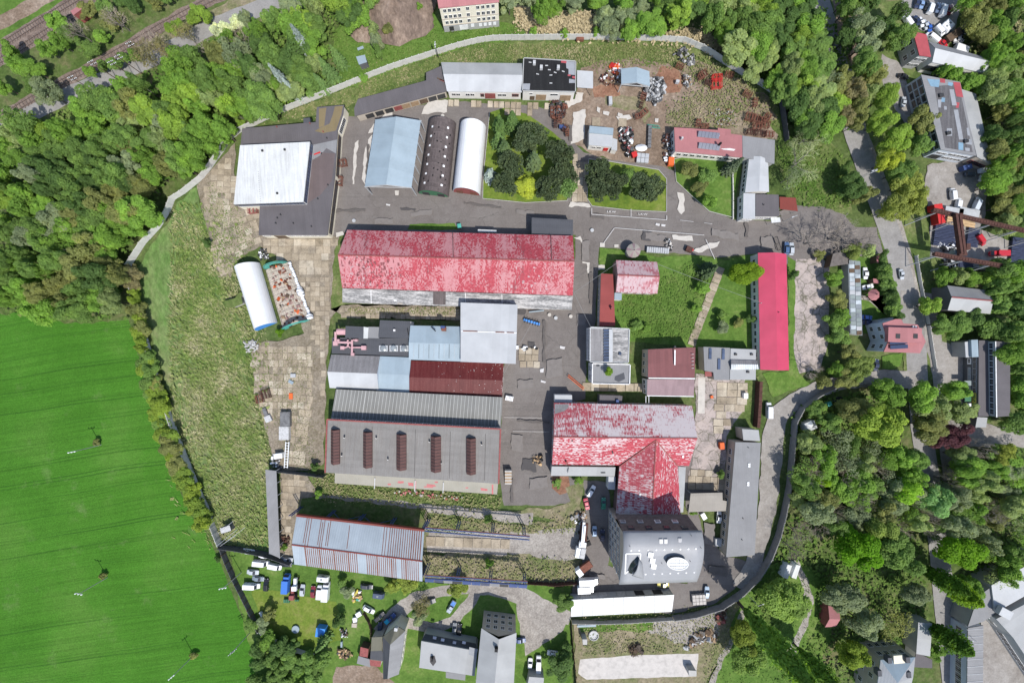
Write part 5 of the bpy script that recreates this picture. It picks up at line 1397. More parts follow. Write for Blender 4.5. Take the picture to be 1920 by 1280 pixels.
# ---- four-storey office with curved grey roof
CB=thing('curved_office','four-storey stone office crowned by a curved grey metal roof with an oval lantern','office building',tuple(W(1225,1010)))
hN,hS,hC=17.4,14.4,18.7
NW_,NE_=W(1167.5,995,hN),W(1315,994,hN);SW_,SE_=W(1160,1094,hS),W(1306,1089,hS)
MW,ME=W(1168.5,1032,hC),W(1319.5,1033,hC)
XW,XE=(NW_.x+SW_.x)/2+.25,(NE_.x+SE_.x)/2-.25
YN,YS=NW_.y-.4,(SW_.y+SE_.y)/2+.4
dW=Vector((0,-1,0));LW=YN-YS;tN=0.0;tM=YN-MW.y
def wp(t_,z):return Vector((XW,YN-t_,z))
def we(t_,z):return Vector((XE,YN-t_,z))
body=[wp(0,9),we(0,9),we(LW,hS),wp(LW,hS)]
MB().poly([wp(0,-.4),wp(LW,-.4),wp(LW,hS-.25),wp((LW+tM)/2,(hS+hC)/2+.55),wp(tM,hC-.3),wp(0,hN-.25)]).build('wall',M['wall_beige'],CB)
MB().poly([we(0,-.4),we(0,hN-.25),we(tM,hC-.3),we((LW+tM)/2,(hS+hC)/2+.55),we(LW,hS-.25),we(LW,-.4)]).build('wall',M['wall_beige'],CB)
MB().poly([wp(LW,-.4),we(LW,-.4),we(LW,hS-.25),wp(LW,hS-.25)]).build('wall',M['wall_beige'],CB)
MB().poly([we(0,-.4),wp(0,-.4),wp(0,8.5),we(0,8.5)]).build('wall',M['wall_beige'],CB)
up=Vector((0,-.0,0));out_=Vector((0,1.3,0))
MB().slab([wp(0,8.4)+out_,we(0,8.4)+out_,we(0,hN-.1),wp(0,hN-.1)],.12).build('mansard_roof',M['roof_mottled_brown'],CB)
def mans(f,z):return wp(0,0).lerp(we(0,0),f)+Vector((0,1.3*(hN-z)/(hN-8.4)+.05,z))
# curved sheet
def curv(s,t):
 """s along E-W 0..1, t from north 0 to south 1"""
 w_=[NW_.lerp(NE_,s),MW.lerp(ME,s),SW_.lerp(SE_,s)]
 tm=.42
 l0=(t-tm)*(t-1)/((0-tm)*(0-1));l1=t*(t-1)/(tm*(tm-1));l2=t*(t-tm)/(1*(1-tm))
 return w_[0]*l0+w_[1]*l1+w_[2]*l2
mb=MB();n1,n2=10,16
for i in range(n1+1):
 for j in range(n2+1):mb.v.append(tuple(curv(i/n1,j/n2)))
for i in range(n1):
 for j in range(n2):k=i*(n2+1)+j;mb.f.append((k,k+n2+1,k+n2+2,k+1));mb.m.append(0)
o=mb.build('curved_roof',M['roof_curved_grey'],CB,smooth=True);mdf=o.modifiers.new('t','SOLIDIFY');mdf.thickness=.2
def find_st(u,v):
 c_=(.5,.5);w_=.5
 for _ in range(9):
  best=None
  for i in range(-4,5):
   for j in range(-4,5):
    s_,t_=c_[0]+w_*i/4,c_[1]+w_*j/4;p=curv(s_,t_);f=1/(1-p.z/CAM_H);e=(p.x*f/GS+960-u)**2+(640-p.y*f/GS-v)**2
    if best is None or e<best[0]:best=(e,p,(s_,t_))
  c_=best[2];w_*=.4
 return best[1]
def on_curve(quad,lift,n=6):
 """small sheet following the curved roof"""
 mb=MB();Q=[Vector((a,b,0))for a,b in quad];vs=[]
 for i in range(n+1):
  for j in range(n+1):q=Q[0].lerp(Q[1],i/n).lerp(Q[3].lerp(Q[2],i/n),j/n);vs.append(find_st(q.x,q.y)+Vector((0,0,lift)))
 return mb.add(vs,[(i*(n+1)+j,(i+1)*(n+1)+j,(i+1)*(n+1)+j+1,i*(n+1)+j+1)for i in range(n)for j in range(n)])
# oval lantern
pc=find_st(1266,1050);LN=MB();n_=28
rx,ry=2.65,1.55
ring=lambda z,k,e=1.0:Vector((pc.x+e*rx*math.cos(2*math.pi*k/n_),pc.y+e*ry*math.sin(2*math.pi*k/n_)-.18*math.cos(2*math.pi*k/n_),z))
for k in range(n_):LN.poly([ring(pc.z-1.0,k),ring(pc.z-1.0,k+1),ring(pc.z+1.7,k+1),ring(pc.z+1.7,k)])
ln=LN.build('oval_lantern',M['roof_slate_grey'],CB)
mb=MB();mb.poly([ring(pc.z+1.72,k,.97)for k in range(n_)]);mb.build('lantern_glass',M['polycarbonate'],ln)
mb=MB()
for k in range(n_):mb.bar(ring(pc.z+1.78,k),ring(pc.z+1.78,k+1),.22,.16)
for f in(-.6,-.2,.2,.6):
 y_=math.sqrt(1-f*f)*.97;mb.bar((pc.x+rx*f,pc.y-ry*y_,pc.z+1.8),(pc.x+rx*f,pc.y+ry*y_,pc.z+1.8),.09)
for f in(-.45,0,.45):
 x_=math.sqrt(1-f*f)*.97;mb.bar((pc.x-rx*x_,pc.y+ry*f,pc.z+1.81),(pc.x+rx*x_,pc.y+ry*f,pc.z+1.81),.09)
mb.build('lantern_frame',M['trim_white'],ln)
# terrace with its white frame, glazed bow and curved dormer
TQ=[(1173,1036.5),(1200.5,1036),(1199,1052),(1171.5,1074)]
ter=on_curve(TQ,.09).build('terrace',M['wall_beige'],CB)
mb=MB()
for i in range(4):
 a_,b_=TQ[i],TQ[(i+1)%4];prev=None
 for k in range(7):
  q=find_st(a_[0]+(b_[0]-a_[0])*k/6,a_[1]+(b_[1]-a_[1])*k/6)+Vector((0,0,.2))
  if prev:mb.bar(prev,q,.32,.3)
  prev=q
mb.build('terrace_frame',M['trim_white'],ter)
DR=on_curve([(1183,1074),(1196,1043),(1203,1055),(1206,1083.5)],.15,8)
n8=9
for i in range(n8):
 for j in range(n8):
  k=i*n8+j;f_,g_=i/8,j/8;x,y,z=DR.v[k];DR.v[k]=(x,y,z+2.0*math.sin(math.pi*min(1,g_*.5+.5))*math.sin(math.pi*(.12+.76*f_)))
sh=DR.build('curved_dormer',M['roof_curved_grey'],CB,smooth=True);sh.modifiers.new('t','SOLIDIFY').thickness=.15
GL=on_curve([(1174.5,1071),(1196,1042),(1197,1046),(1183,1073)],.2,8)
for i in range(n8):
 for j in range(n8):
  k=i*n8+j;f_,g_=i/8,j/8;x,y,z=GL.v[k];GL.v[k]=(x-.5*math.sin(math.pi*f_),y+.5*math.sin(math.pi*f_),z+1.5*g_*math.sin(math.pi*(.1+.8*f_)))
GL.build('dormer_glazing',M['glass'],CB,smooth=True)
for u,v in((1219,1038),(1222.5,1049),(1224.5,1059.5)):
 p=find_st(u,v);o=MB().box(p+Vector((0,0,.25)),(1.35,1.35,.6),-.15).build('rooflight',M['trim_white'],CB)
 MB().box(p+Vector((0,0,.56)),(1.0,1.0,.06),-.15).build('pane',M['glass'],o);MB().bar(p+Vector((-.5,-.4,.62)),p+Vector((.5,.4,.62)),.1).build('glazing_bar',M['trim_white'],o)
for u,v in((1239,1014.5),(1248,1014.5),(1274.5,1013)):
 p=find_st(u,v);o=MB().box(p+Vector((0,0,.08)),(.95,1.4,.3)).build('rooflight',M['galv'],CB);MB().box(p+Vector((0,0,.25)),(.75,1.2,.06)).build('pane',M['glass_blue'],o)
for(us,v0,v1)in(([1183,1198,1215,1230,1245,1260,1275,1290,1304],1031,1027),([1210,1226,1241,1256,1271,1286,1301],1075,1071)):
 for k,u in enumerate(us):p=find_st(u,v0+(v1-v0)*k/len(us));MB().lathe(p-Vector((0,0,.1)),[(.25,0),(.25,.35),(.1,.4)],8).build('roof_vent',M['trim_white'],CB)
for u,v in((1180,1022),(1295,1002),(1313,1025),(1240,1054),(1293,1050)):p=find_st(u,v);MB().tube(p,p+Vector((0,0,.7)),.07).build('aerial',M['dark_metal'],CB)
for k in range(4):
 q=mans(.13+.235*k,15.2);fr=MB().box(q,(1.7,.35,1.5),tilt=(R(8),0)).build('roof_window',M['roof_slate_grey'],CB);MB().box(q+Vector((0,.15,0)),(1.35,.16,1.15),tilt=(R(8),0)).build('pane',M['glass'],fr)
 q=mans(.06+.235*k,12.2);fr=MB().box(q,(1.5,.35,1.4),tilt=(R(8),0)).build('roof_window',M['trim_white']if k>1 else M['paper_grey'],CB);MB().box(q+Vector((0,.15,0)),(1.15,.16,1.05),tilt=(R(8),0)).build('pane',M['glass_grey'],fr)
fm_,gm_=window_meshes(1.3,1.9,1,'trim_white','glass')
for fl in range(4):
 for k in range(6):
  p=wp(LW*(k+.6)/6.2,2.2+fl*3.3)-Vector((.04,0,0));o=inst('window',fm_,CB,p-CB.location,-math.pi/2);inst('pane',gm_,o)
  p=we(LW*(k+.6)/6.2,2.2+fl*3.3)+Vector((.04,0,0));o=inst('window',fm_,CB,p-CB.location,math.pi/2);inst('pane',gm_,o)
 for k in range(9):
  p=wp(LW,2.2+fl*3.3).lerp(we(LW,2.2+fl*3.3),(k+.5)/9)-Vector((0,.04,0));o=inst('window',fm_,CB,p-CB.location,0);inst('pane',gm_,o)
mb=MB()
for z_ in(3.8,7.1,10.4,13.6):
 p,q=wp(0,z_),wp(LW,z_);mb.bar(p+Vector((-.1,0,0)),q+Vector((-.1,0,0)),.25,.22)
mb.build('string_course',M['wall_concrete'],CB)
# ---- white row of garages at the south wall
b=Bld('garage_row','long low row of garages under a bright white roof by the south wall','garages',[(1071,1155.5),(1260,1146),(1264,1114.5),(1071,1124)],3.2,'wall_grey',.1);b.flat('roof_white_clean',.2)
for k,m_ in enumerate(('paper_grey','dark_metal','galv','dark_metal','galv','paper_grey','galv','paper_grey','galv','paper_grey','galv')):b.door(2,.05+k*.09,2.5,2.3,m_,'garage_door')
for k in range(9):p,q=W(1092+k*19.3,1154.5-k*.95,3.22),W(1092+k*19.4,1123-k,3.22);MB().bar(p,q,.14,.06).build('roof_seam',M['paper_grey'],b.root)
# ---- top edge: four-storey house with red roof
b=Bld('tenement','tall cream four-storey house with red roof and grey ground floor at the top edge','house',[(822.5,16),(936,4.5),(925,-72),(812,-62)],9.6,'wall_cream',.2)
b.gable('roof_rosy',12.0,roof2='roof_rosy');
for fl in range(3):b.windows(0,4,2.9+fl*2.35,.9,1.25,1,.04,.36);b.windows(0,1,2.9+fl*2.35,.9,1.25,1,.42,.52);b.windows(0,4,2.9+fl*2.35,.9,1.25,1,.6,.95)
b.windows(0,4,.7,.8,1.1,1,.62,.96,'trim_white','white_plastic');b.door(0,.36,2.4,1.9,'trim_white');b.door(0,.14,1.2,1.8,'dark_metal');b.windows(0,1,.8,.9,1.2,1,.48,.56,'trim_white','white_plastic')
a,c,d,L,nn=b.edge(0);q=[a+nn*.02,c+nn*.02];MB().add([(q[0].x,q[0].y,-.4),(q[1].x,q[1].y,-.4),(q[1].x,q[1].y,2.35),(q[0].x,q[0].y,2.35)],[(0,1,2,3)]).build('plinth',M['wall_grey'],b.root)
for z_ in(2.4,5.0):MB().bar(Vector((a.x,a.y,z_))+Vector((nn.x,nn.y,0))*.06,Vector((c.x,c.y,z_))+Vector((nn.x,nn.y,0))*.06,.14,.16).build('string_course',M['wall_beige'],b.root)
b.mend([],'patch_red',9)
b=Bld('garden_hut','small garden hut with pale blue roof on the top meadow','hut',[(673,121.5),(688,116.5),(684,103),(667.5,106.5)],2.5,'wall_dark_grey',.1);b.flat('roof_light_blue',.1)
b=Bld('wagon','rusty red wagon standing on the main line at the top left','railway wagon',[(137,29),(156,15),(152,8),(132,21)],3.2,'trim_red',.1);b.flat('roof_rosy',.12);
# ---- north-east
b=Bld('red_top_house','two-storey grey house with red metal roof beside the car park','house',[(1724,104),(1746,107),(1737.5,65),(1712,59)],5.8,'wall_grey',.15);b.flat('roof_rosy',.2);b.roof.data.materials[0]=M['patch_red']
b.windows(0,3,3.4,1.2,1.2);b.windows(0,3,.9,1.2,1.2);b.windows(3,2,3.4,1.4,1.4);b.windows(3,2,.9,1.4,1.4)
b=Bld('north_east_hall','long hall with light grey gable roof joined to the red-topped house','hall',[(1748,117),(1852.5,138.5),(1838,105),(1740,77.5)],4.6,'wall_white',.15);b.gable('roof_white_grey',6.2,roof2='roof_grey_plain');b.windows(0,6,1.0,2.4,2.0,2,.02,.6,'dark_metal')
b=Bld('patched_works','large factory with dark roof patched in blue, red and grey and a glazed west wall','factory',[(1764,280.5),(1830.5,292),(1800.5,154),(1727,140)],5.4,'wall_lightblue',.12,ref=1);b.flat('roof_grey_plain',.25)
b.mend([[(1752,162),(1798,158),(1824,286),(1772,277)]],'roof_patched',5.4,lift=.015)
b.mend([[(1738,148),(1762,150),(1760,164),(1745,162)],[(1778,154),(1787,156),(1785,162),(1777,160)],[(1797,267),(1806,268),(1806,282),(1797,281)],[(1766,183),(1772,184),(1771,192),(1764,191)]],'patch_blue',5.4,lift=.03)
b.mend([[(1762,147),(1772,149),(1772,156),(1763,155)],[(1787,154),(1800,155),(1806,183),(1793,181)],[(1793,192),(1799,193),(1797,203),(1792,202)]],'patch_red',5.4,lift=.03)
b.mend([[(1780,168),(1788,168),(1794,198),(1785,198)],[(1788,206),(1796,206),(1806,262),(1798,262)],[(1775,241),(1785,241),(1785,255),(1775,255)],[(1809,260),(1822,262),(1822,272),(1810,270)],[(1758,187),(1765,187),(1764,202),(1759,202)],[(1770,199),(1775,200),(1775,206),(1770,206)],[(1809,277),(1818,278),(1818,284),(1810,283)],[(1812,240),(1816,240),(1819,255),(1814,254)]],'patch_grey',5.4,lift=.045)
for u,v in((1766,178),(1780,249),(1813,264)):b.on('roof_hatch',u,v,5.9,(.9,1.2,.5),'dark_metal')
for k in range(3):b.windows(3,9,.5+k*1.6,2.1,1.35,0,.02,.98,'wall_lightblue','glass')
b.windows(0,2,2.9,1.3,1.0,2,.05,.34);b.windows(0,5,3.0,1.2,1.1,1,.4,.95);b.windows(0,5,.9,1.2,1.1,1,.4,.95);b.door(0,.2,2.8,2.2,'dark_metal')
c=Bld('patched_works_wing','paler lower wing along the right side of the patched factory','factory wing',[(1832,294),(1860,310),(1830,176),(1802,167)],[4.4,3.6,3.6,4.4],'wall_beige',.1,ref=1);c.flat('roof_light_grey',.15);c.windows(0,4,1.0,1.2,1.4,1,.05,.95,'trim_red')
b=Bld('gable_barn','grey barn with rust-red ridge between the gantry crane and the lane','barn',[(1777,581.5),(1857,588.5),(1850,544),(1776,535)],4.8,'wall_dark_grey',.15);b.gable('roof_light_grey',6.8,trim='trim_red',roof2='roof_grey_plain',ridge=((1784.5,557),(1862.5,564)))
b=Bld('villa','white-walled villa with red hip-ended roof and roof windows beside the main road','villa',[(1657,659.5),(1725,662),(1736,640),(1721,608.5),(1694,606),(1690,598),(1679,598),(1655,606),(1666,640)],6.4,'wall_lightblue',.15)
b.flat('roof_rosy',.3);b.windows(7,2,3.9,1.2,1.2);b.windows(8,1,3.9,1.2,1.2);b.windows(7,2,1.0,1.2,1.2);b.windows(8,1,1.0,1.2,1.2)
b.on('ridge_block',1697,628,7.6,(9.5,4.2,1.2),'roof_rosy')
for u,v in((1685,641),(1686,650)):b.on('solar_panel',u,v,7.0,(5.0,1.1,.15),'solar',.1)
for u,v in((1714,614),(1716.5,614)):b.on('roof_window',u,v,6.8,(.7,.9,.3),'white_plastic')
for u,v in((1684,630),(1717,630)):b.on('dormer',u,v,7.7,(1.2,1.3,1.2),'dark_metal')
b=Bld('villa_terrace','small grey terrace roof behind the villa','terrace',[(1646,605),(1679,599),(1678,594),(1646,600)],2.8,'wall_grey',.05);b.flat('roof_light_grey',.1)
p=W(1641.5,552,3.2);GZ=thing('gazebo','octagonal garden gazebo with red shingle roof','gazebo',(p.x,p.y,0))
for k in range(8):
 t0,t1=math.pi/8+2*math.pi*k/8,math.pi/8+2*math.pi*(k+1)/8
 MB().slab([Vector((p.x+1.75*math.cos(t0),p.y+1.75*math.sin(t0),2.6)),Vector((p.x+1.75*math.cos(t1),p.y+1.75*math.sin(t1),2.6)),Vector((p.x,p.y,3.7))],.07).build('roof_sheet',M['roof_rosy'],GZ)
 MB().bar((p.x+1.5*math.cos(t0),p.y+1.5*math.sin(t0),-.2),(p.x+1.5*math.cos(t0),p.y+1.5*math.sin(t0),2.55),.12).build('post',M['wood'],GZ)
MB().lathe((p.x,p.y,3.6),[(.16,0),(.12,.4)],6).build('finial',M['black'],GZ)
b=Bld('glasshouse','long ruined glasshouse with grey-green panes between the trees and the garden','glasshouse',[(1594,625),(1617,629),(1613,490),(1590,486)],2.6,'wall_grey',.05,ref=1);b.flat('roof_grey_plain',.1)
b.roof.data.materials[0]=M['glass_grey']
r2=random.Random(4)
for k in range(17):
 for s_ in range(2):
  q=b.top[3].lerp(b.top[0],(k+.5)/17).lerp(b.top[2].lerp(b.top[1],(k+.5)/17),.27+.46*s_);MB().box(q+Vector((0,0,.08)),(1.5,1.15,.06),math.atan2(b.dir.y,b.dir.x)+math.pi/2).build('roof_pane',M[r2.choice(('polycarbonate','glass_grey','roof_teal','wood_dark','galv'))],b.root)
b=Bld('garden_shed','brown timber shed under the trees at the head of the glasshouse','shed',[(1556,500),(1596,494),(1590,468),(1562,476)],2.6,'wood_dark',.1);b.flat('roof_mottled_brown',.12)
b=Bld('small_hut','tiny red-brown hut at the garden gate below the glasshouse head','hut',[(1644,493),(1654,491),(1653,477),(1644,480)],2.4,'wood_dark',.1);b.flat('roof_rosy',.1)
b=Bld('small_hut','tiny red hut standing beside the white cars in the garden','hut',[(1638,530),(1649,532),(1648,523),(1637,522)],2.2,'wood_dark',.1);b.flat('roof_rosy',.1)
# workshop with sign fascias at the right edge
b=Bld('sign_workshop','long dark grey workshop front hung with sign boards at the right edge','workshop',[(1834.5,780),(1853.5,780.5),(1854,638),(1835.5,638)],4.4,'wall_dark_grey',.05);b.flat('roof_grey_brown',.25)
b.windows(3,11,2.6,1.6,1.1,2,.03,.97,'galv')
a,c,d,L,nn=b.edge(3)
def sign(f0,f1,z0,z1,m_,txt,tm,size):
 p=a+d*(L*(f0+f1)/2)+nn*.12;rz=math.atan2(d.y,d.x);w_=L*(f1-f0)
 o=MB().box((p.x,p.y,(z0+z1)/2),(w_,.1,z1-z0),rz).build('sign_board',M[m_],b.root)
 rr=random.Random(txt);nrow=2 if txt=='two' else 1;mb=MB();zz=(z1-z0)
 for r_ in range(nrow):
  x=f0+.012
  while x<f1-.02:
   wd=rr.uniform(.25,.55)/L
   q=a+d*(L*(x+wd/2))+nn*.19
   if rr.random()>.15:mb.box((q.x,q.y,z0+zz*(.5 if nrow==1 else(.3+.4*r_))),(wd*L*.8,.03,zz*size/nrow),rz)
   x+=wd*1.15
 mb.build('lettering',M[tm],o)
sign(.24,.32,1.2,2.3,'white_plastic','one','black',.5);sign(.36,.66,1.3,2.2,'roof_white_grey','pale','roof_light_blue',.55);sign(.70,.92,2.6,3.8,'yellow_paint','two','green_dark',.6)
c=Bld('sign_workshop_upper','higher rear roof of the sign-hung workshop with a row of clerestory windows','workshop',[(1868,781.5),(1894,779.5),(1894,641),(1866,639.5)],6.4,'wall_grey',.05,ref=1);c.flat('roof_grey_brown',.25);c.windows(3,12,4.7,1.5,1.1,1,.02,.98,'wall_lightblue')
q0,q1=W(1866.5,640,6.5),W(1868.5,782,6.5);MB().bar(q0,q1,.25,.15).build('gutter',M['trim_white'],c.root);c.on('roof_vent',1873,663,6.8,(.5,.6,.4),'white_plastic');c.on('roof_vent',1892.5,680,6.8,(.4,1.5,.4),'white_plastic')
c=Bld('sign_workshop_box','white and blue-grey flat boxes on the upper left corner of the sign-hung workshop','annex',[(1811,670),(1834,669),(1834,637),(1809,641)],4.0,'wall_grey',.05);c.flat('roof_white_grey',.15);c.on('roof_box',1828,653,4.8,(1.9,5.0,.8),'roof_light_blue')
c=Bld('sign_workshop_porch','grey porch roof at the lower end of the sign-hung workshop','porch',[(1829,801),(1849,800.5),(1851.5,782.5),(1832.5,781.5)],3.6,'wall_dark_grey',.05);c.flat('roof_light_grey',.12)
for(u,v,m_,l_)in((1815,718,'roof_teal','small turquoise awning over the workshop door'),(1815,748,'green_dark','small green awning below the turquoise one'),(1815.5,760.5,'white_plastic','small white awning board nearest the porch of the sign-hung workshop')):
 p=W(u,v,2.8);tag(MB().box((p.x,p.y,2.75),(2.0,1.4,.12)).build('awning',M[m_]),l_,'awning')
# ---- lower edge
b=Bld('lime_house','house with dark slate hip roof and cream side wall in the lower gardens','house',[(725,1272),(748,1263),(757.5,1195),(760,1182),(743,1172),(718,1193),(717,1215)],5.6,'wall_cream',.15,ref=1)
b.flat('roof_grey_plain',.2)
R0,R1=W(731.5,1208,7.6),W(726.5,1272,7.6)
b.roof.data.materials[0]=M['roof_olive']
E_=b.top
MB().slab([R0+Vector((0,0,.02)),R1,Vector((E_[1].x,E_[1].y,5.65)),Vector((E_[3].x,E_[3].y,5.65))],.12).build('roof_slope',M['roof_grey_plain'],b.root,uvdir=R1-R0)
MB().slab([R0,Vector((E_[3].x,E_[3].y,5.65)),Vector((E_[4].x,E_[4].y,5.65)),Vector((E_[5].x,E_[5].y,5.65))],.12).build('roof_slope',M['roof_olive'],b.root)
MB().slab([R0,Vector((E_[5].x,E_[5].y,5.65)),Vector((E_[0].x-1,E_[0].y,5.65)),R1],.12).build('roof_slope',M['roof_slate_grey'],b.root,uvdir=R1-R0)
b.windows(1,5,1.2,1.0,1.4);b.windows(1,5,3.6,1.0,1.3);b.on('chimney',742,1180,7.0,(.9,.9,1.2),'paper_grey')
c=Bld('lime_house_wing','lower dark wing on the left of the cream-walled house','house wing',[(694,1236),(725,1240),(716,1218),(717,1193),(697,1194)],4.2,'wall_beige',.1);c.flat('roof_slate_grey',.2);c.roof.data.materials[0]=M['roof_olive'];c.mend([[(695,1220),(716,1219),(725,1239),(694,1235)]],'roof_slate_grey',4.2)
c=Bld('red_porch','small red porch roof with white steps under the dark wing','porch',[(694,1247),(713,1250),(715,1238),(693,1236)],3.2,'wall_white',.05);c.flat('roof_rosy',.1);c.roof.data.materials[0]=M['trim_red']
b=Bld('sooty_house','house with light grey roof stained by soot in the lower middle','house',[(786,1251),(890,1266.5),(895,1220),(790,1201)],5.0,'wall_grey',.1);b.flat('roof_light_grey',.2);b.windows(2,5,2.2,1.2,1.4)
b.mend([[(806,1230),(815,1228),(818,1240),(812,1248),(806,1240)]],'patch_dark',5.0);b.mend([[(880,1212),(896,1216),(893,1232),(879,1226)]],'patch_grey',5.0)
b.on('chimney',810,1237,6.2,(.5,.8,1.3),'black')
c=Bld('sooty_house_slope','dark tiled north slope of the soot-stained house with small roof windows','house',[(790,1201),(895,1220),(892,1206),(797,1188)],[4.9,4.9,3.0,3.0],'wall_grey',.1);c.flat('roof_slate_grey',.15)
for u,v in((830,1199),(852,1204),(870,1204),(815,1195)):c.on('roof_window',u,v,4.3,(1.0,.8,.3),'glass_blue')
c=Bld('sooty_house_deck','small grey balcony deck below the soot-stained house','balcony',[(836,1270),(872,1275),(873,1264),(836,1259)],2.8,'wall_dark_grey',.05);c.flat('roof_grey_plain',.1)
b=Bld('big_house','large grey gable-roofed house at the bottom edge with a long shadowed front','house',[(890,1300),(902.5,1177),(968.5,1185.5),(962,1310)],8.6,'wall_beige',.2,ref=0)
b.gable('roof_light_grey',11.0,roof2='roof_light_grey',ridge=((924,1318),(935.5,1198)));b.on('chimney',930.5,1219,12.0,(.9,.9,1.6),'black')
for fl in range(3):b.windows(1,4,1.2+fl*2.6,1.1,1.4)
for(nm,lb,px,h_,m_)in(('brown_shed','little shed with dark red roof in the lower garden',[(674,1229),(689,1232),(691,1216),(676,1212)],2.6,'trim_red'),('grey_shed','little grey-roofed shed just below the dark red one',[(669,1243),(694,1250),(696,1236),(672,1229)],2.6,'roof_grey_plain'),
       ('corner_cabin','pale cabin roof at the bottom edge below the white van',[(987,1295),(1018,1295),(1020,1270),(992,1268)],3.4,'roof_light_grey'),('pump_box','dark open tank box on the waste ground corner',[(1093,1208),(1101,1208),(1101,1198),(1092,1198)],2.6,'wall_concrete'),('pump_box','concrete box on the right end of the pale pad',[(1292,1267),(1306,1267),(1306,1257),(1291,1256)],2.4,'wall_concrete')):
 b=Bld(nm,lb,nm.split('_')[1],px,h_,'wood_dark' if 'shed' in nm else 'wall_grey',.05);b.flat(m_,.12)
# ---- lower right corner
b=Bld('hip_house','grey house with silvery hip roof and dormers at the bottom right','house',[(1640,1318),(1651,1236),(1716,1231),(1712,1268),(1700,1318)],8.0,'wall_beige',.15,ref=1)
b.flat('roof_light_blue',.2);P_=b.top;AP=W(1683,1280,10.6)
for q,m_ in(([P_[0],P_[1],AP],'roof_white_grey'),([P_[1],P_[2],AP],'roof_light_blue'),([P_[2],P_[3],AP],'roof_curved_grey'),([P_[3],P_[4],AP],'roof_light_grey'),([P_[4],P_[0],AP],'roof_white')):MB().slab([x+Vector((0,0,.05))for x in q],.1).build('roof_slope',M[m_],b.root)
b.windows(0,3,1.2,1.2,1.5);b.windows(0,3,4.6,1.2,1.5);b.windows(1,4,1.2,1.2,1.5);b.windows(1,4,4.6,1.2,1.5)
for u,v in((1669,1238),(1703,1237),(1650,1262),(1705,1265)):b.on('dormer',u,v,9.6,(1.1,1.6,1.6),'roof_slate_grey')
b.on('roof_deck',1686,1236,8.6,(3.0,2.4,.5),'wall_cream')
b=Bld('roadside_row','mottled grey gable row along the road above the hip-roofed house','house',[(1718,1225),(1744,1230),(1748,1168),(1722,1166)],4.6,'wall_grey',.1,ref=1);b.flat('roof_mottled_brown',.2);b.roof.data.materials[0]=M['roof_light_grey']
b.mend([[(1722,1180),(1735,1167),(1747,1174),(1740,1184)]],'roof_teal',4.6)
b=Bld('garage_shed','dark brown shed roof at the foot of the roadside row','shed',[(1714,1250),(1748,1252),(1748,1236),(1718,1222)],3.4,'wall_white',.1);b.flat('roof_grey_brown',.15)
b=Bld('grey_works','long dark grey flat works roof along the road in the bottom right corner','works',[(1813,1320),(1843,1316),(1844,1172),(1815,1177)],5.0,'wall_lightblue',.1,ref=1);b.flat('roof_slate_grey',.25);b.roof.data.materials[0]=M['roof_grey_plain']
for k in range(9):q0=W(1813,1180+k*14,5.05);q1=W(1843.5,1178+k*14,5.05);MB().bar(q0,q1,.12,.05).build('roof_seam',M['galv'],b.root)
b.windows(3,10,1.4,2.2,1.8,2)
b=Bld('pale_works','pale blue-white works roof at the right edge beside the dark works roofs','works',[(1866,1148),(1960,1095),(1960,1040),(1859,1097)],6.0,'wall_grey',.1);b.flat('roof_white_grey',.25)
b=Bld('works_link','grey stepped roof linking the dark and pale works roofs','works',[(1815,1174),(1843,1165),(1866,1150),(1858,1100),(1834,1118)],5.4,'wall_grey',.05);b.flat('roof_grey_plain',.25)
b=Bld('right_works','grey works with rooflight box running out at the right edge','works',[(1900,1195),(1990,1330),(2010,1240),(1945,1120),(1868,1160)],6.5,'wall_grey',.1);b.flat('roof_light_grey',.25);b.on('rooftop_box',1887,1150,7.8,(3.6,2.4,1.2),'roof_white_grey',.5);b.windows(0,12,1.0,1.6,1.8,1);b.windows(4,2,1.0,1.6,1.8,1)
b=Bld('graffiti_hut','red-roofed garden hut with a blue patch among the south-eastern trees','hut',[(1547,1175),(1567,1174),(1573,1138),(1553,1135)],3.0,'trim_red',.1,ref=1);b.gable('roof_rosy',4.2);b.mend([[(1560,1153),(1572,1152),(1569,1163),(1560,1164)]],'blue_bright',3.75)
b=Bld('woodland_hut','pinkish hut roof showing between trees at the right','hut',[(1826,918),(1850,907),(1848,897),(1822,900)],3.2,'wall_beige',.1);b.flat('roof_rosy',.15)
b=Bld('tent_pavilion','small white garden pavilion under the trees near the lane','pavilion',[(1514,810),(1533,802),(1526,787),(1508,794)],2.6,'wall_white',.1);b.flat('roof_white_grey',.1)
p=W(1521,795,2.7);MB().lathe((p.x,p.y,2.55),[(1.1,0),(.05,.9)],4).build('peak',M['tent_white'],b.root)
p=W(1570,752);P_=thing('trampoline','round black trampoline in the wooded garden near the lane','trampoline',(p.x,p.y,0));MB().lathe((p.x,p.y,.8),[(1.5,0),(1.5,.08)],18).build('mat',M['black'],P_)
mb=MB()
for k in range(6):mb.bar((p.x+1.5*math.cos(k),p.y+1.5*math.sin(k),-.2),(p.x+1.5*math.cos(k),p.y+1.5*math.sin(k),.85),.08)
mb.build('leg',M['galv'],P_)
b=Bld('ruin','roofless white ruin among the trees right of the lane','ruin',[(1572,925),(1590,930),(1600,910),(1578,902)],2.4,'wall_white',.05)
for k in range(2):
 u=1468+k*16;b=Bld('container',('left' if k==0 else 'right')+' one of two white containers side by side under the trees','container',[(u,1082),(u+9,1085),(u+17,1060),(u+9,1058)],2.5,'white_plastic',.02,group='containers under the trees');b.flat('roof_white',.06)
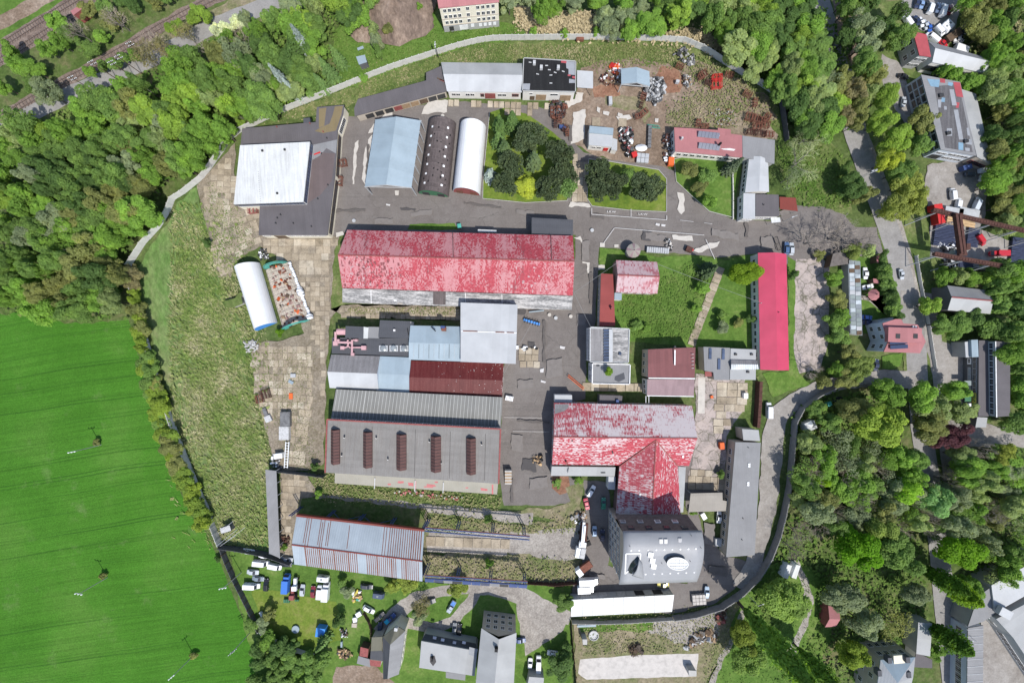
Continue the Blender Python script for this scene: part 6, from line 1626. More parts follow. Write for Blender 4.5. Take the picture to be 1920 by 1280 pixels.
# blue walled house far right etc
b=Bld('bunker','concrete entrance of a bunker set in the meadow beside the white tent','bunker',[(452,557),(456,549),(450,547),(440,559),(416,566),(422,576),(436,577),(455,569)],1.9,'wall_concrete',.3);b.flat('wall_concrete',.2);b.roof.data.materials[0]=M['rough_grass']
# ------------------------------------------------------------------ boundary walls, fences, poles, wires
PANEL={}
def wall_line(name,label,px,h,spacing,m='fence_concrete',pm='fence_concrete',thick=.12,z=-.35,post=True,group=None):
 P=[Vector(V2(*p))for p in px]
 c=P[len(P)//2]
 root=thing(name,label,'fence' if 'fence' in name else 'wall',(c.x,c.y,0),group)
 key=(m,h,thick)
 if key not in PANEL:
  mb=MB();n=max(2,int(h/.55))
  for i in range(n):mb.box((0,0,z+(h-z)*(i+.5)/n),(1,thick-.02*(i%2),(h-z)/n-.012))
  PANEL[key]=mb.mesh('panel',M[m])
 pk=(pm,h,'p')
 if pk not in PANEL:PANEL[pk]=MB().box((0,0,(h+.12+z)/2),(.22,thick+.14,h+.12-z)).mesh('post',M[pm])
 r=random.Random(len(px))
 for a,b in zip(P,P[1:]):
  L=(b-a).length;n=max(1,round(L/spacing));d=(b-a)/n;ang=math.atan2(d.y,d.x)
  for i in range(n):
   q=a+d*(i+.5)-c
   inst('panel',PANEL[key],root,(q.x,q.y,r.uniform(-.05,.04)),ang,(d.length-.2,1,1))
   if post:q=a+d*i-c;inst('post',PANEL[pk],root,(q.x,q.y,0),ang)
 return root
WALL_N=[(430,263),(452,246),(480,233),(520,213),(575,192),(630,170),(692,145),(730,130),(775,115),(825,99),(860,88),(897,79),(925,75),(960,74),(1067,73),(1145,73),(1225,75),(1280,78),(1315,92),(1335,104),(1365,124),(1395,142),(1422,157),(1440,169),(1456,180)]
wall_line('boundary_wall','pale panelled concrete wall round the north side of the works',WALL_N,2.1,2.0)
wall_line('boundary_wall','dark panelled wall dropping south at the north-east corner of the works',[(1456,180),(1463,195),(1467,225),(1472,267)],2.1,2.0,'fence_dark','fence_dark')
wall_line('boundary_wall','grey panelled wall half hidden by hedge along the meadow and the cereal field',[(430,263),(418,283),(402,305),(382,333),(345,362),(326,374),(318,396),(300,425),(270,458),(245,497),(251,540),(263,582),(277,640),(300,720),(322,782),(340,830),(360,880),(390,950),(402,985),(416,1020)],2.1,2.2)
wall_line('board_fence','weathered grey board fence from the aerial frame down past the white vans',[(416,1020),(428,1052),(440,1080),(458,1115),(475,1150),(488,1180)],1.8,2.2,'fence_dark','wood_dark')
wall_line('garden_wall','low grey wall along the lower left gardens behind the shrubs',[(488,1180),(512,1196),(545,1212),(590,1226)],1.5,2.5)
wall_line('yard_wall','dark wall from the thin shelter roof to the grey monitor hall',[(517,880),(545,883),(580,887),(612,891)],2.4,2.5,'fence_dark','fence_dark')
wall_line('works_wall','dark wall from the field corner to the foot of the striped hall',[(418,1022),(450,1026),(503,1036),(550,1052)],2.6,2.4,'fence_dark','fence_dark')
wall_line('lane_wall','tall shade-darkened retaining wall curving along the lane by the wooded garden',[(1672,722),(1640,717),(1595,718),(1560,726),(1528,742),(1500,764),(1486,790),(1481,850),(1476,910),(1466,960),(1456,1000),(1440,1042),(1418,1078),(1388,1108),(1350,1134),(1300,1149),(1260,1155)],2.4,2.4,'wall_shade','wall_shade',.25)
wall_line('lower_wall','grey panelled wall under the white garage roof',[(1260,1157),(1180,1162),(1120,1164),(1071,1163)],1.6,2.2,'wall_concrete','wall_concrete')
wall_line('waste_fence','thin dark fence down the left side of the waste ground',[(1071,1166),(1074,1210),(1078,1250),(1081,1300)],1.6,2.2,'wood_dark','wood_dark',.06)
wall_line('brick_wall','dark rusty wall running from the crane runway towards the white trucks',[(990,1090),(1040,1093),(1082,1090)],1.6,2.2,'rust_dark','rust_dark')
wall_line('house_fence','dark garden fence curving beside the cream-walled house',[(683,1146),(693,1163),(698,1180),(695,1195)],1.4,1.6,'wood_dark','wood_dark',.06)
wall_line('parapet_wall','white strip wall of the workshop forecourt east of the main road',[(1716,480),(1724,530),(1738,600),(1752,690)],.9,2.4,'wall_white','wall_white',.1)
wall_line('garden_kerb_wall','narrow concrete kerb wall in the grass left of the white cabin',[(1373,318),(1374,360),(1374,412)],.4,2.4,'fence_concrete','fence_concrete',.3,post=False)
wall_line('hedge_fence','brown covered conveyor beside the small grey cube building',[(1420,715),(1418,760),(1415,800)],2.2,1.5,'rust_dark','rust_dark',.9)
# gates
for lb,(u0,v0,u1,v1),m in(('dark sliding barred gate at the lane by the pink hall',(1450,446,1458,470),'dark_metal'),('green framed gate leaf lying open on the dirt yard',(1214,234,1234,236),'green_paint')):
 p,q=W(u0,v0),W(u1,v1);c=(p+q)/2;g_=thing('gate',lb,'gate',(c.x,c.y,0));d=(q-p);flat='lying' in lb
 up=Vector((0,0,1.8))if not flat else Vector((.4,-1.0,.3));o_=Vector((0,0,.15))
 mb=MB()
 for t_ in(0,1):mb.bar(p+up*t_+o_,q+up*t_+o_,.14)
 for t_ in(0,.5,1):mb.bar(p+d*t_+o_,p+d*t_+up+o_,.12)
 mb.build('gate_frame',M[m],g_)
 for k in range(1,10):MB().bar(p+d*k/10+o_,p+d*k/10+up+o_,.05).build('bar',M[m],g_)
# poles
def pole(label,base,h=8.6,kind='cross',name='power_pole',rz=0.0,m='cable',r=.13,arm=1.9):
 p=W(*base)
 root=thing(name,label,'pole' if kind!='lamp' else 'street lamp',(p.x,p.y,0))
 MB().tube((p.x,p.y,-.5),(p.x,p.y,h),r,r*.65,7).build('shaft',M[m],root)
 if kind=='cross':
  d=Vector((math.cos(rz),math.sin(rz),0))*(arm/2)
  MB().bar(Vector((p.x,p.y,h-.25))-d,Vector((p.x,p.y,h-.25))+d,.14).build('crossarm',M['galv'],root)
  for f in(-1,0,1):
   q=Vector((p.x,p.y,h))+d*f*.92
   MB().lathe((q.x,q.y,h-.2),[(.10,0),(.17,.15),(.10,.25),(.17,.38),(.06,.5)],8).build('insulator',M['white_plastic'],root)
 elif kind=='double':
  for z_ in(h-.3,h-1.3):
   d=Vector((math.cos(rz),math.sin(rz),0))*(arm/2)
   MB().bar(Vector((p.x,p.y,z_))-d,Vector((p.x,p.y,z_))+d,.14).build('crossarm',M['dark_metal'],root)
   for f in(-1,-.4,.4,1):q=Vector((p.x,p.y,z_))+d*f;MB().lathe((q.x,q.y,z_),[(.07,0),(.12,.15),(.05,.32)],6).build('insulator',M['white_plastic'],root)
 elif kind=='lamp':
  d=Vector((math.cos(rz),math.sin(rz),0));q=Vector((p.x,p.y,h));MB().tube(q-Vector((0,0,.1)),q+d*1.4+Vector((0,0,.2)),.06).build('arm',M['galv'],root);MB().box(q+d*1.6+Vector((0,0,.2)),(.7,.28,.14),rz).build('lamp_head',M['galv'],root)
 return root
pole('slim power pole with three white insulators, topmost of those in the green field',(187,834),rz=R(10))
pole('slim power pole with three white insulators, middle one of the green field',(199,1083),rz=R(-10))
pole('slim power pole with white insulators in the field near the bottom edge',(362,1229),rz=R(40))
pole('slim power pole with white insulators rising out of the north-west wood',(198,542),9.5,rz=R(5))
pole('slim power pole with white insulators leaning over the board fence by the white van',(452,1073),rz=R(10))
pole('slim power pole with twin frames at the edge of the shrubs near the garden wall',(468,1186),9.0,'double',rz=R(35))
pole('thin lattice mast standing on the north boundary wall beside the open store',(822,108),6.5,'double',rz=R(80),arm=.9,m='dark_metal')
pole('dark pole with short arms among the rusty racks in the north-east dirt yard',(1324,149),6.0,'plain',m='wood_dark')
for i,(b_,l_)in enumerate((((218,148),'brown timber pole with crossarms beside the grey road, leftmost of the line'),((253,148),'brown timber pole with crossarms beside the grey road, second from the left'),((265,138),'brown timber pole with crossarms beside the grey road, third from the left'),((285,115),'brown timber pole with crossarms beside the grey road, last before the bushes'),((183,175),'grey timber pole with bare crossarms standing on the road itself'))):
 pole(l_,b_,8.5,'double',rz=R(25),m='wood_dark',arm=1.5)
for i,(b_,l_,a_)in enumerate((((1400,1112),'white double-armed pole on the wall corner below the lane',30),((1600,340),'grey street lamp arm over the main road near the dark tree',25),((1612,332),'grey street lamp beside the first one on the main road',205),((1470,415),'grey street lamp leaning over the gate house porch',200),((1790,1175),'slim street lamp on the lower right road',170))):
 pole(l_,b_,6.5,'lamp','street_lamp',R(a_),'galv',.08)
def wire(pa,ha,pb,hb,label,sag=.5):
 a,b=W(*pa,ha),W(*pb,hb);mb=MB();prev=a
 for k in range(1,11):
  t_=k/10;q=a.lerp(b,t_)-Vector((0,0,sag*4*t_*(1-t_)));mb.tube(prev,q,.035,n=4,caps=False);prev=q
 tag(mb.build('cable',M['cable']),label,'cable')
wire((1076,549),5.6,(1155,494),5,'pale overhead cable from the red hall corner to the faded pink house')
wire((1233,495),5,(1424,566),5.5,'pale overhead cable from the faded pink house to the long pink roof')
wire((1077,550),5.5,(1108,613),7,'pale overhead cable from the red hall to the skylight block')
wire((945,700),4.5,(1000,600),4,'thin overhead cable above the central yard beside the dark red roof')
# aerial frame at the field corner
p=W(428,988);A_=thing('aerial_frame','small dark hut under a rack of long white aerial rods at the field corner','aerial',(p.x,p.y,0))
MB().box((p.x+.6,p.y+.3,1.0),(2.2,1.8,2.4),.3).build('hut',M['wall_dark_grey'],A_);MB().box((p.x+.6,p.y+.3,2.25),(3.0,1.6,.1),.3).build('hut_roof',M['paper_grey'],A_)
for k,(u0,v0,u1,v1)in enumerate(((412,1024,460,988),(405,1024,445,992),(416,1021,442,1003),(408,1000,438,976))):MB().tube(W(u0,v0,3.2),W(u1,v1,3.2),.05,n=4).build('rod',M['galv'],A_)
MB().tube((p.x-2,p.y-3,-.3),(p.x-2,p.y-3,3.2),.1).build('mast',M['galv'],A_)
# gantry crane over the steel yard, right edge
GC=thing('gantry_crane','rusty overhead crane bridging two long elevated runway beams at the right edge','crane',tuple(W(1830,450)))
def beam(pa,pb,h,w,m='rust_dark',nm='runway_beam',par=GC):
 a,b=W(*pa,h),W(*pb,h);o=MB().bar(a,b,w,.9).build(nm,M[m],par);return a,b
a,b=beam((1748,394),(1960,442),8.0,.8);c,d=beam((1750,476),(1960,513),8.0,.85)
for(p,q)in((a,b),(c,d)):
 dd=(q-p).normalized();L=(q-p).length;nn=Vector((-dd.y,dd.x,0));mb=MB();k=int(L/.8)
 for i in range(k):t_=p+dd*(.8*i);mb.bar(t_-nn*.75+Vector((0,0,.5)),t_+nn*.2+Vector((0,0,.5)),.07)
 mb.bar(p-nn*.75+Vector((0,0,.52)),q-nn*.75+Vector((0,0,.52)),.1);mb.bar(p+nn*.45+Vector((0,0,.6)),q+nn*.45+Vector((0,0,.6)),.12)
 mb.build('walkway',M['rust_dark'],GC)
for u0,v0,u1,v1 in((1791,403,1801,476),(1798,404,1807,476)):MB().bar(W(u0,v0,9.2),W(u1,v1,9.2),.7,1.1).build('bridge_girder',M['rust_dark'],GC)
for u,v in((1796,403),(1804,477)):MB().box(W(u,v,8.9),(2.2,.8,.8)).build('end_carriage',M['rust_dark'],GC)
p=W(1812,463,8.8);MB().box(p,(1.1,1.7,1.3)).build('trolley',M['rust_dark'],GC)
p=W(1792,472,8.0);MB().box(p-Vector((0,0,.6)),(.8,1.2,1.6)).build('crane_cab',M['roof_teal'],GC)
for(p,q,s_)in((a,b,1),(c,d,1)):
 for t_ in(0.06,.3,.54,.78,1.0):
  x=p.lerp(q,t_)
  for dx,dy in((-2.6,-1.8),(.2,0)):MB().tube((x.x+dx,x.y+dy,-.3),(x.x,x.y,7.6),.14,n=6).build('leg',M['galv'],GC)
# ------------------------------------------------------------------ trees and shrubs
def rdir(r):
 z=r.uniform(-1,1);t_=r.uniform(0,2*math.pi);s=math.sqrt(1-z*z)
 return Vector((s*math.cos(t_),s*math.sin(t_),z))
def leaf_quad(mb,p,n,s,r):
 a=n.cross(Vector((r.uniform(-1,1),r.uniform(-1,1),r.uniform(-1,1))))
 if a.length<1e-3:a=n.orthogonal()
 a.normalize();b=n.cross(a)
 k=len(mb.v)
 e=r.uniform(.65,1.0)
 for x,y in((-.5,-.35*e),(.45,-.5*e),(.55,.4*e),(-.35,.5*e)):
  q=p+a*(x*s)+b*(y*s);mb.v.append((q.x,q.y,q.z))
 mb.f.append((k,k+1,k+2,k+3));mb.m.append(0)
def crown(seed,Rr,H,z0,n,leaf,lobes,lr=(.32,.52),rough=.55,sparse=0.0):
 r=random.Random(seed);mb=MB();L=[]
 ch=(H-z0)/2;zc=z0+ch
 for i in range(lobes):
  d=rdir(r);k=r.uniform(.3,.92)if i else 0
  c=Vector((d.x*Rr*k,d.y*Rr*k,zc+d.z*ch*k*.9));L.append((c,Rr*(r.uniform(*lr)if i else lr[1]*1.15)))
 tot=sum(q[1]**2 for q in L)
 for c,rr in L:
  m=int(n*rr*rr/tot)
  for _ in range(m):
   d=rdir(r)
   if d.z<-.35 and r.random()<.75:d.z=-d.z
   p=c+Vector((d.x*rr,d.y*rr,d.z*rr*min(1.15,ch/Rr+.25)))*r.uniform(.72,1.1)
   if any(cc is not c and(p-cc).length<r2_*.7 for cc,r2_ in L):
    if r.random()<.8:continue
   nrm=(d+Vector((0,0,.75))+rdir(r)*rough*1.2).normalized()
   leaf_quad(mb,p,nrm,leaf*r.uniform(.6,1.35),r)
 return mb,L
def trunk_mb(H,r0,L,r):
 mb=MB();top=H*.55
 mb.tube((0,0,-.6),(0,0,top),r0,r0*.55,6)
 for c,rr in L[:7]:
  b=Vector((0,0,top*r.uniform(.55,1.0)));mid=b.lerp(c,.55)+Vector((0,0,.3))
  mb.tube(b,mid,r0*.42,r0*.28,5,caps=False);mb.tube(mid,c+(c-b)*.25,r0*.28,r0*.08,5,caps=False)
 return mb
KIND={}
def mk(kind,crowns,leafm='leaf',barkm='bark'):
 KIND[kind]=crowns
def variants(kind,n,seed,Rr,H,z0,nq,leaf,lobes,m='leaf',bm='bark',r0=.28,**kw):
 out=[]
 for i in range(n):
  mb,L=crown(seed+i,Rr,H,z0,nq,leaf,lobes+i%3,**kw)
  out.append((mb.mesh('crown',M[m]),trunk_mb(H,r0,L,random.Random(seed+i)).mesh('trunk',M[bm])))
 KIND[kind]=(Rr,H,out)
variants('big',5,100,6.0,14.0,3.0,11500,.42,30,lr=(.15,.40))
variants('mid',5,200,4.0,10.0,2.2,6200,.37,22,lr=(.16,.42))
variants('small',4,300,2.4,5.5,1.0,2600,.31,13,lr=(.2,.46),r0=.14)
variants('bush',4,400,1.6,2.6,.0,1100,.28,8,r0=.08)
variants('airy',5,500,5.0,12.0,3.0,5200,.36,30,lr=(.14,.33),bm='bark_grey')
variants('thin',3,700,5.0,11.0,3.0,1700,.32,24,lr=(.18,.36),bm='bark_grey')
variants('tall',5,600,3.6,15.0,3.0,7500,.38,24,lr=(.18,.44))
def poplar(seed):
 r=random.Random(seed);mb=MB();H=24.0
 for _ in range(4200):
  t_=r.random()**.8;z=2.5+t_*(H-2.5);w=1.9*(math.sin(min(1,t_*1.25+.08)*math.pi*.5)if t_<.55 else(1-((t_-.55)/.45)**1.8)*1.0)*(1+.25*math.sin(z*1.7+seed))+.12
  a=r.uniform(0,2*math.pi);rr=w*r.uniform(.55,1.3);d=Vector((math.cos(a),math.sin(a),.5))
  leaf_quad(mb,Vector((math.cos(a)*rr,math.sin(a)*rr,z)),(d+rdir(r)*.8).normalized(),.5*r.uniform(.6,1.3),r)
 tb=MB();tb.tube((0,0,-.5),(0,0,H*.9),.4,.08,7)
 for k in range(10):a=k*2.4;z=2+k*1.6;tb.tube((0,0,z),(1.2*math.cos(a),1.2*math.sin(a),z+3.4),.12,.03,4,caps=False)
 return mb.mesh('crown',M['leaf']),tb.mesh('trunk',M['bark'])
KIND['poplar']=(1.95,24.0,[poplar(1),poplar(2)])
def spruce(seed,H=15.0,Rr=2.9):
 r=random.Random(seed);mb=MB();tb=MB();tb.tube((0,0,-.5),(0,0,H),.26,.03,6);z=1.0;
 while z<H-.3:
  f=1-(z/H);rad=Rr*(f**.8)*r.uniform(.85,1.1);nb=7 if f>.4 else 5;a0=r.uniform(0,6)
  for k in range(nb):
   a=a0+2*math.pi*k/nb+r.uniform(-.2,.2);L=rad*r.uniform(.8,1.1);m=max(3,int(L/.17))
   tb.tube((0,0,z+.2),(math.cos(a)*L,math.sin(a)*L,z-L*.28),.05,.015,3,caps=False)
   for i in range(m):
    t_=(i+.6)/m;wd=.55*(1-t_*.65)*min(1,L)
    for s_ in(-1,1):
     p=Vector((math.cos(a)*L*t_-math.sin(a)*s_*wd*.45,math.sin(a)*L*t_+math.cos(a)*s_*wd*.45,z-L*t_*.28+r.uniform(-.05,.05)))
     leaf_quad(mb,p,(Vector((math.cos(a)*.3,math.sin(a)*.3,1))+rdir(r)*.55).normalized(),.42*r.uniform(.7,1.2),r)
  z+=.42+.2*f
 return mb.mesh('crown',M['needle']),tb.mesh('trunk',M['bark'])
KIND['spruce']=(2.9,15.0,[spruce(11),spruce(12),spruce(13)])
def pine(seed,H=9.5,Rr=3.6):
 r=random.Random(seed);mb=MB();L=[]
 for i in range(24):
  d=rdir(r);k=r.uniform(.45,.85);L.append((Vector((d.x*Rr*k,d.y*Rr*k,H*.55+abs(d.z)*H*.36*k+r.uniform(-.6,.6))),r.uniform(.75,1.25)))
 for c,rr in L:
  for _ in range(130):
   d=rdir(r);d.z=abs(d.z)*.8+.1;d.normalize();p=c+d*rr*r.uniform(.5,1.05)
   leaf_quad(mb,p,(d.cross(rdir(r))+d*.4).normalized(),.42*r.uniform(.6,1.3),r)
 return mb.mesh('crown',M['needle']),trunk_mb(H,.24,L,r).mesh('trunk',M['bark'])
KIND['pine']=(3.6,9.5,[pine(21),pine(22),pine(23),pine(24)])
def bare(seed,H=11.0,Rr=4.8):
 r=random.Random(seed);br=MB();tw=MB()
 def grow(p,d,L,rad,lev):
  q=p+d*L;(br if lev<3 else tw).tube(p,q,rad,rad*.6,5 if lev<2 else 3,caps=False)
  if lev>=6:return
  for _ in range(3 if lev<4 else 3):
   nd=(d+rdir(r)*(.75 if lev else .9));nd.z=nd.z*.75+(.16 if lev<2 else .05);nd.normalize()
   grow(p+d*L*r.uniform(.55,1.0),nd,L*r.uniform(.6,.82),rad*.58,lev+1)
 br.tube((0,0,-.5),(0,0,2.0),.32,.28,7)
 for k in range(4):a=k*1.6+r.random();grow(Vector((0,0,1.8)),Vector((math.cos(a)*.75,math.sin(a)*.75,.85)).normalized(),3.3,.2,1)
 return tw.mesh('crown',M['twig']),br.mesh('trunk',M['bark_grey'])
KIND['bare']=(5.2,9.0,[bare(31),bare(32),bare(33)])
TREE_N={}
def tree(kind,u,v,rpx,h,col,label,name=None,group=None,rz=None,cat='tree',cz=.62,var=None):
 """crown centre seen at pixel u,v with radius rpx; h = height"""
 R0,H0,vs=KIND[kind]
 TREE_N[kind]=TREE_N.get(kind,0)+1
 hc=h*cz
 p=W(u,v,hc);rm=rpx*GS*(1-hc/CAM_H)
 cm,tm=vs[(var if var is not None else rnd.randrange(99))%len(vs)]
 nm=name or{'bush':'shrub','spruce':'spruce_tree','pine':'pine_tree','poplar':'poplar_tree','bare':'bare_tree','tall':'slim_tree','thin':'thin_leaved_tree','airy':'thin_leaved_tree'}.get(kind,'broadleaf_tree')  # tall, airy and thin kinds are broadleaf trees told apart by crown shape only
 if kind=='small' and h<5.2:nm='shrub';cat='shrub' if cat=='tree' else cat
 if 'hedge tree' in(label or ''):nm='hedge_tree';cat='tree'
 if 'hawthorn' in(label or ''):nm='hawthorn';cat='tree'
 if kind=='bush' and cat=='tree':cat='shrub'
 root=bpy.data.objects.new(nm,None);root.empty_display_size=.4;link(root)
 root.location=(p.x,p.y,-.1);root.rotation_euler=(0,0,rnd.uniform(0,6.28)if rz is None else rz)
 s=rm/R0;root.scale=(s*rnd.uniform(.84,1.2),s*rnd.uniform(.84,1.2),h/H0);tag(root,label,cat,group)
 OFF[root.name]=Vector((p.x,p.y,0))
 j=rnd.uniform(.86,1.14)*1.42
 inst('crown',cm,root,color=(col[0]*j,col[1]*j,col[2]*j));inst('trunk',tm,root)
 return root
LIME=(.205,.305,.055);LEAF=(.155,.265,.05);MIDG=(.14,.225,.06);DARK=(.088,.15,.045);OLIVE=(.185,.205,.072);BRONZE=(.20,.185,.095)
GREYG=(.20,.245,.14);PALE=(.235,.30,.12);YELL=(.27,.32,.045);PINEC=(.046,.064,.031);BLUEG=(.22,.265,.245);PURP=(.11,.046,.055);BLOOM=(.546,.598,.442);TWIG=(.156,.13,.11)
TONES={'lime':(LIME,'lime green'),'leaf':(LEAF,'fresh green'),'mid':(MIDG,'mid green'),'dark':(DARK,'dark green'),'olive':(OLIVE,'olive green'),'bronze':(BRONZE,'bronze-leaved'),'grey':(GREYG,'grey-green'),'pale':(PALE,'pale green')}
LANDM=[(260,120,'below the grey road'),(120,210,'below the left end of the grey road'),(30,260,'at the left edge under the grey road'),(20,400,'at the left edge of the wood'),(60,560,'on the field edge at the left'),(180,580,'on the field edge of the wood'),(130,470,'behind the wood pole with insulators'),(150,340,'deep in the north-west wood'),(260,300,'in the heart of the north-west wood'),(280,200,'north of the heart of the wood'),(400,150,'left of the silvery spruces'),(480,100,'above left of the silvery spruces'),(600,40,'beside the earth heap'),(610,150,'by the wall near the silvery spruces'),(450,230,'at the boundary wall above the workshop hall'),(370,320,'at the wall beside the slab yard'),(280,430,'at the wall beside the meadow'),(240,550,'at the corner of field and meadow'),
(60,130,'between the railway tracks'),(250,20,'beyond the disused track'),(980,10,'above the straw ground, left'),(1100,10,'above the straw ground, middle'),(1230,20,'above the straw ground, right'),(1330,40,'inside the north-east bend of the wall'),(1420,60,'at the top edge of the north-east wood'),(1420,120,'close to the bend of the boundary wall'),(1500,60,'at the top beside the main road'),(1520,160,'in the heart of the north-east wood'),(1580,200,'over the main road bend'),(1500,230,'beside the dark end of the wall'),(1640,60,'by the car park'),(1620,170,'north of the lime maples'),(1860,40,'uphill of the car park'),(1900,150,'uphill of the long grey hall'),(1890,250,'uphill of the patched factory'),(1890,360,'uphill of the car yard'),(1900,570,'right of the grey barn'),(1910,720,'behind the sign-hung workshop'),
(1530,850,'just behind the lane wall'),(1500,960,'beside the lower lane wall'),(1600,880,'below the huge lime crown'),(1680,880,'right under the huge lime crown'),(1760,880,'under the purple trees'),(1850,900,'by the pinkish hut roof'),(1920,930,'at the right edge of the south-east wood'),(1880,1040,'above the pale works roof'),(1740,980,'between the chestnut and the bright tree'),(1600,960,'above the vivid chestnut'),(690,10,'left of the earth heap'),(1920,880,'at the right end of the side road'),(500,1240,'at the bottom left of the gardens'),(580,1250,'in the thicket below the garden wall'),(1800,790,'near the sign-hung workshop')]
def wood(poly,dmin,place,group,tones,kinds,rpx,hts,seed,avoid=(),limit=999,inner=None):
 """a wood: spaced crowns, tone by patch"""
 r=random.Random(seed);pts=[]
 x0,x1=min(p[0]for p in poly),max(p[0]for p in poly);y0,y1=min(p[1]for p in poly),max(p[1]for p in poly)
 for _ in range(9000):
  u,v=r.uniform(x0,x1),r.uniform(y0,y1)
  if not(-15<u<1935 and-15<v<1295)or not inside((u,v),poly):continue
  if any(inside((u,v),a)for a in avoid):continue
  if any((u-a)**2+(v-b)**2<dmin*dmin for a,b in pts):continue
  pts.append((u,v))
  if len(pts)>=limit:break
 for u,v in pts:
  ph=math.sin(u*.021+seed)+math.sin(v*.027+seed*2)+r.uniform(-1.1,1.1)
  k=tones[int((ph+3.1)/6.2*len(tones))%len(tones)]if r.random()<.7 else r.choice(tones)
  kd=r.choice(kinds);rr=r.uniform(*rpx);h=r.uniform(*hts)*(.75+.25*rr/rpx[1])
  tree(kd,u,v,rr,h,TONES[k][0],TONES[k][1]+(' slim tree ' if kd=='tall' else ' thin-leaved tree ' if kd in('airy','thin')else ' broadleaf tree ')+min(LANDM,key=lambda q:(q[0]-u)**2+(q[1]-v)**2)[2],group=group)
 return pts
def hedge_line(px,n,rpx,h,cols,label,group,kind='small',jit=5,seed=1,cat='tree'):
 r=random.Random(seed);P=[Vector(p)for p in px];Ls=[(b-a).length for a,b in zip(P,P[1:])];T=sum(Ls)
 for i in range(n):
  s=T*(i+.5)/n;k=0
  while s>Ls[k]:s-=Ls[k];k+=1
  q=P[k].lerp(P[k+1],s/Ls[k]);c=r.choice(cols)
  tree(kind,q.x+r.uniform(-jit,jit),q.y+r.uniform(-jit,jit),r.uniform(*rpx),r.uniform(*h),c[0],c[1]+' '+label,group=group,cat=cat)
ROADCLR=strip_pts(ROAD_NW[1:-2],9)
def spell(n):
 o='first second third fourth fifth sixth seventh eighth ninth tenth eleventh twelfth thirteenth fourteenth fifteenth sixteenth seventeenth eighteenth nineteenth'.split()
 return o[n]if n<19 else 'twentieth' if n==19 else 'twenty-'+o[n-20]if n<29 else 'thirtieth' if n==29 else 'thirty-'+o[min(n-30,8)]
def single_out():
 """give look-alike plants their own place in the row they stand in"""
 by={}
 for o in COL.objects:
  if o.parent is None and 'label' in o and o.get('category')in('tree','shrub'):by.setdefault(o['label'],[]).append(o)
 for lb,os_ in by.items():
  if len(os_)<2:continue
  dx=max(o.location.x for o in os_)-min(o.location.x for o in os_);dy=max(o.location.y for o in os_)-min(o.location.y for o in os_)
  os_.sort(key=(lambda o:o.location.x)if dx>dy else(lambda o:-o.location.y))
  for i,o in enumerate(os_):
   if len(os_)==2:w=(('left one','right one')if dx>dy else('upper one','lower one'))[i]
   else:w=spell(i)+(' from the left' if dx>dy else ' from the top')
   o['label']=lb+', '+w
NWW=[(-30,230),(60,222),(105,200),(170,185),(230,150),(300,125),(350,95),(420,70),(470,50),(520,30),(560,8),(640,-10),(655,20),(628,60),(618,85),(622,128),(624,146),(570,166),(515,186),(455,206),(404,252),(372,296),(328,334),(302,352),(288,388),(262,418),(232,460),(222,510),(228,588),(150,598),(70,582),(-30,566)]
wood(NWW,23,'in the north-west wood','trees of the north-west wood',['mid','leaf','mid','dark','olive','mid','leaf','leaf','lime','pale','mid','grey'],['big','mid','airy','tall','big','airy'],(17,30),(9,14.5),1,avoid=[ROADCLR],limit=150)
# between the tracks and the grey road
wood([(-20,110),(50,82),(95,30),(130,30),(185,60),(165,95),(110,128),(60,160),(0,190)],22,'between the main line and the disused track','trees between the railway tracks',['mid','leaf','leaf','mid'],['mid','tall','airy'],(14,21),(5,9),3,limit=10)
wood([(150,0),(200,-10),(330,-20),(300,15),(240,50),(190,75),(160,40)],21,'beyond the disused track at the top left','trees beyond the disused track',['mid','leaf','dark','olive'],['mid','small','airy'],(13,20),(4,7),4,limit=8)
hedge_line([(165,140),(200,122),(260,95)],5,(9,13),(3,5),[(LEAF,'fresh green'),(MIDG,'mid green')],'shrub between the disused track and the grey road','shrubs by the grey road',seed=2)
hedge_line([(310,62),(340,40),(380,20),(390,45)],5,(8,12),(3,5),[(LIME,'lime green'),(YELL,'yellow-green')],'bush on the dry bank above the grey road','bushes on the dry bank',seed=3)
hedge_line([(395,55),(430,48),(470,28),(455,40)],5,(9,13),(4,6),[(BLOOM,'white blossoming'),(GREYG,'grey-green')],'hawthorn beside the grey road','blossoming hawthorns',seed=4)
tree('airy',85,172,26,9,GREYG,'soft grey-green willow overhanging the left end of the grey road')
for u,v,r_ in((270,100,24),(300,85,22),(345,60,20),(325,105,22)):tree('thin',u,v,r_,8,BRONZE,'thin brownish tree leaning over the middle of the grey road',group='thin trees over the grey road')
for(u,v,rp,h,l)in((565,75,17,15,'silvery blue spruce in the upper part of the wood by the meadow'),(525,145,17,15,'silvery blue spruce lower in the wood towards the boundary wall'),(545,165,13,12,'smaller silvery spruce just above the boundary wall')):tree('spruce',u,v,rp,h,BLUEG,l,cz=.55)
for(u,v,rp,h,l)in((610,125,19,12,'dark spruce at the wood edge above the boundary wall'),(628,100,15,10,'dark spruce beside the open meadow'),(597,150,15,9,'dark spruce closest to the boundary wall')):tree('spruce',u,v,rp,h,DARK,l)
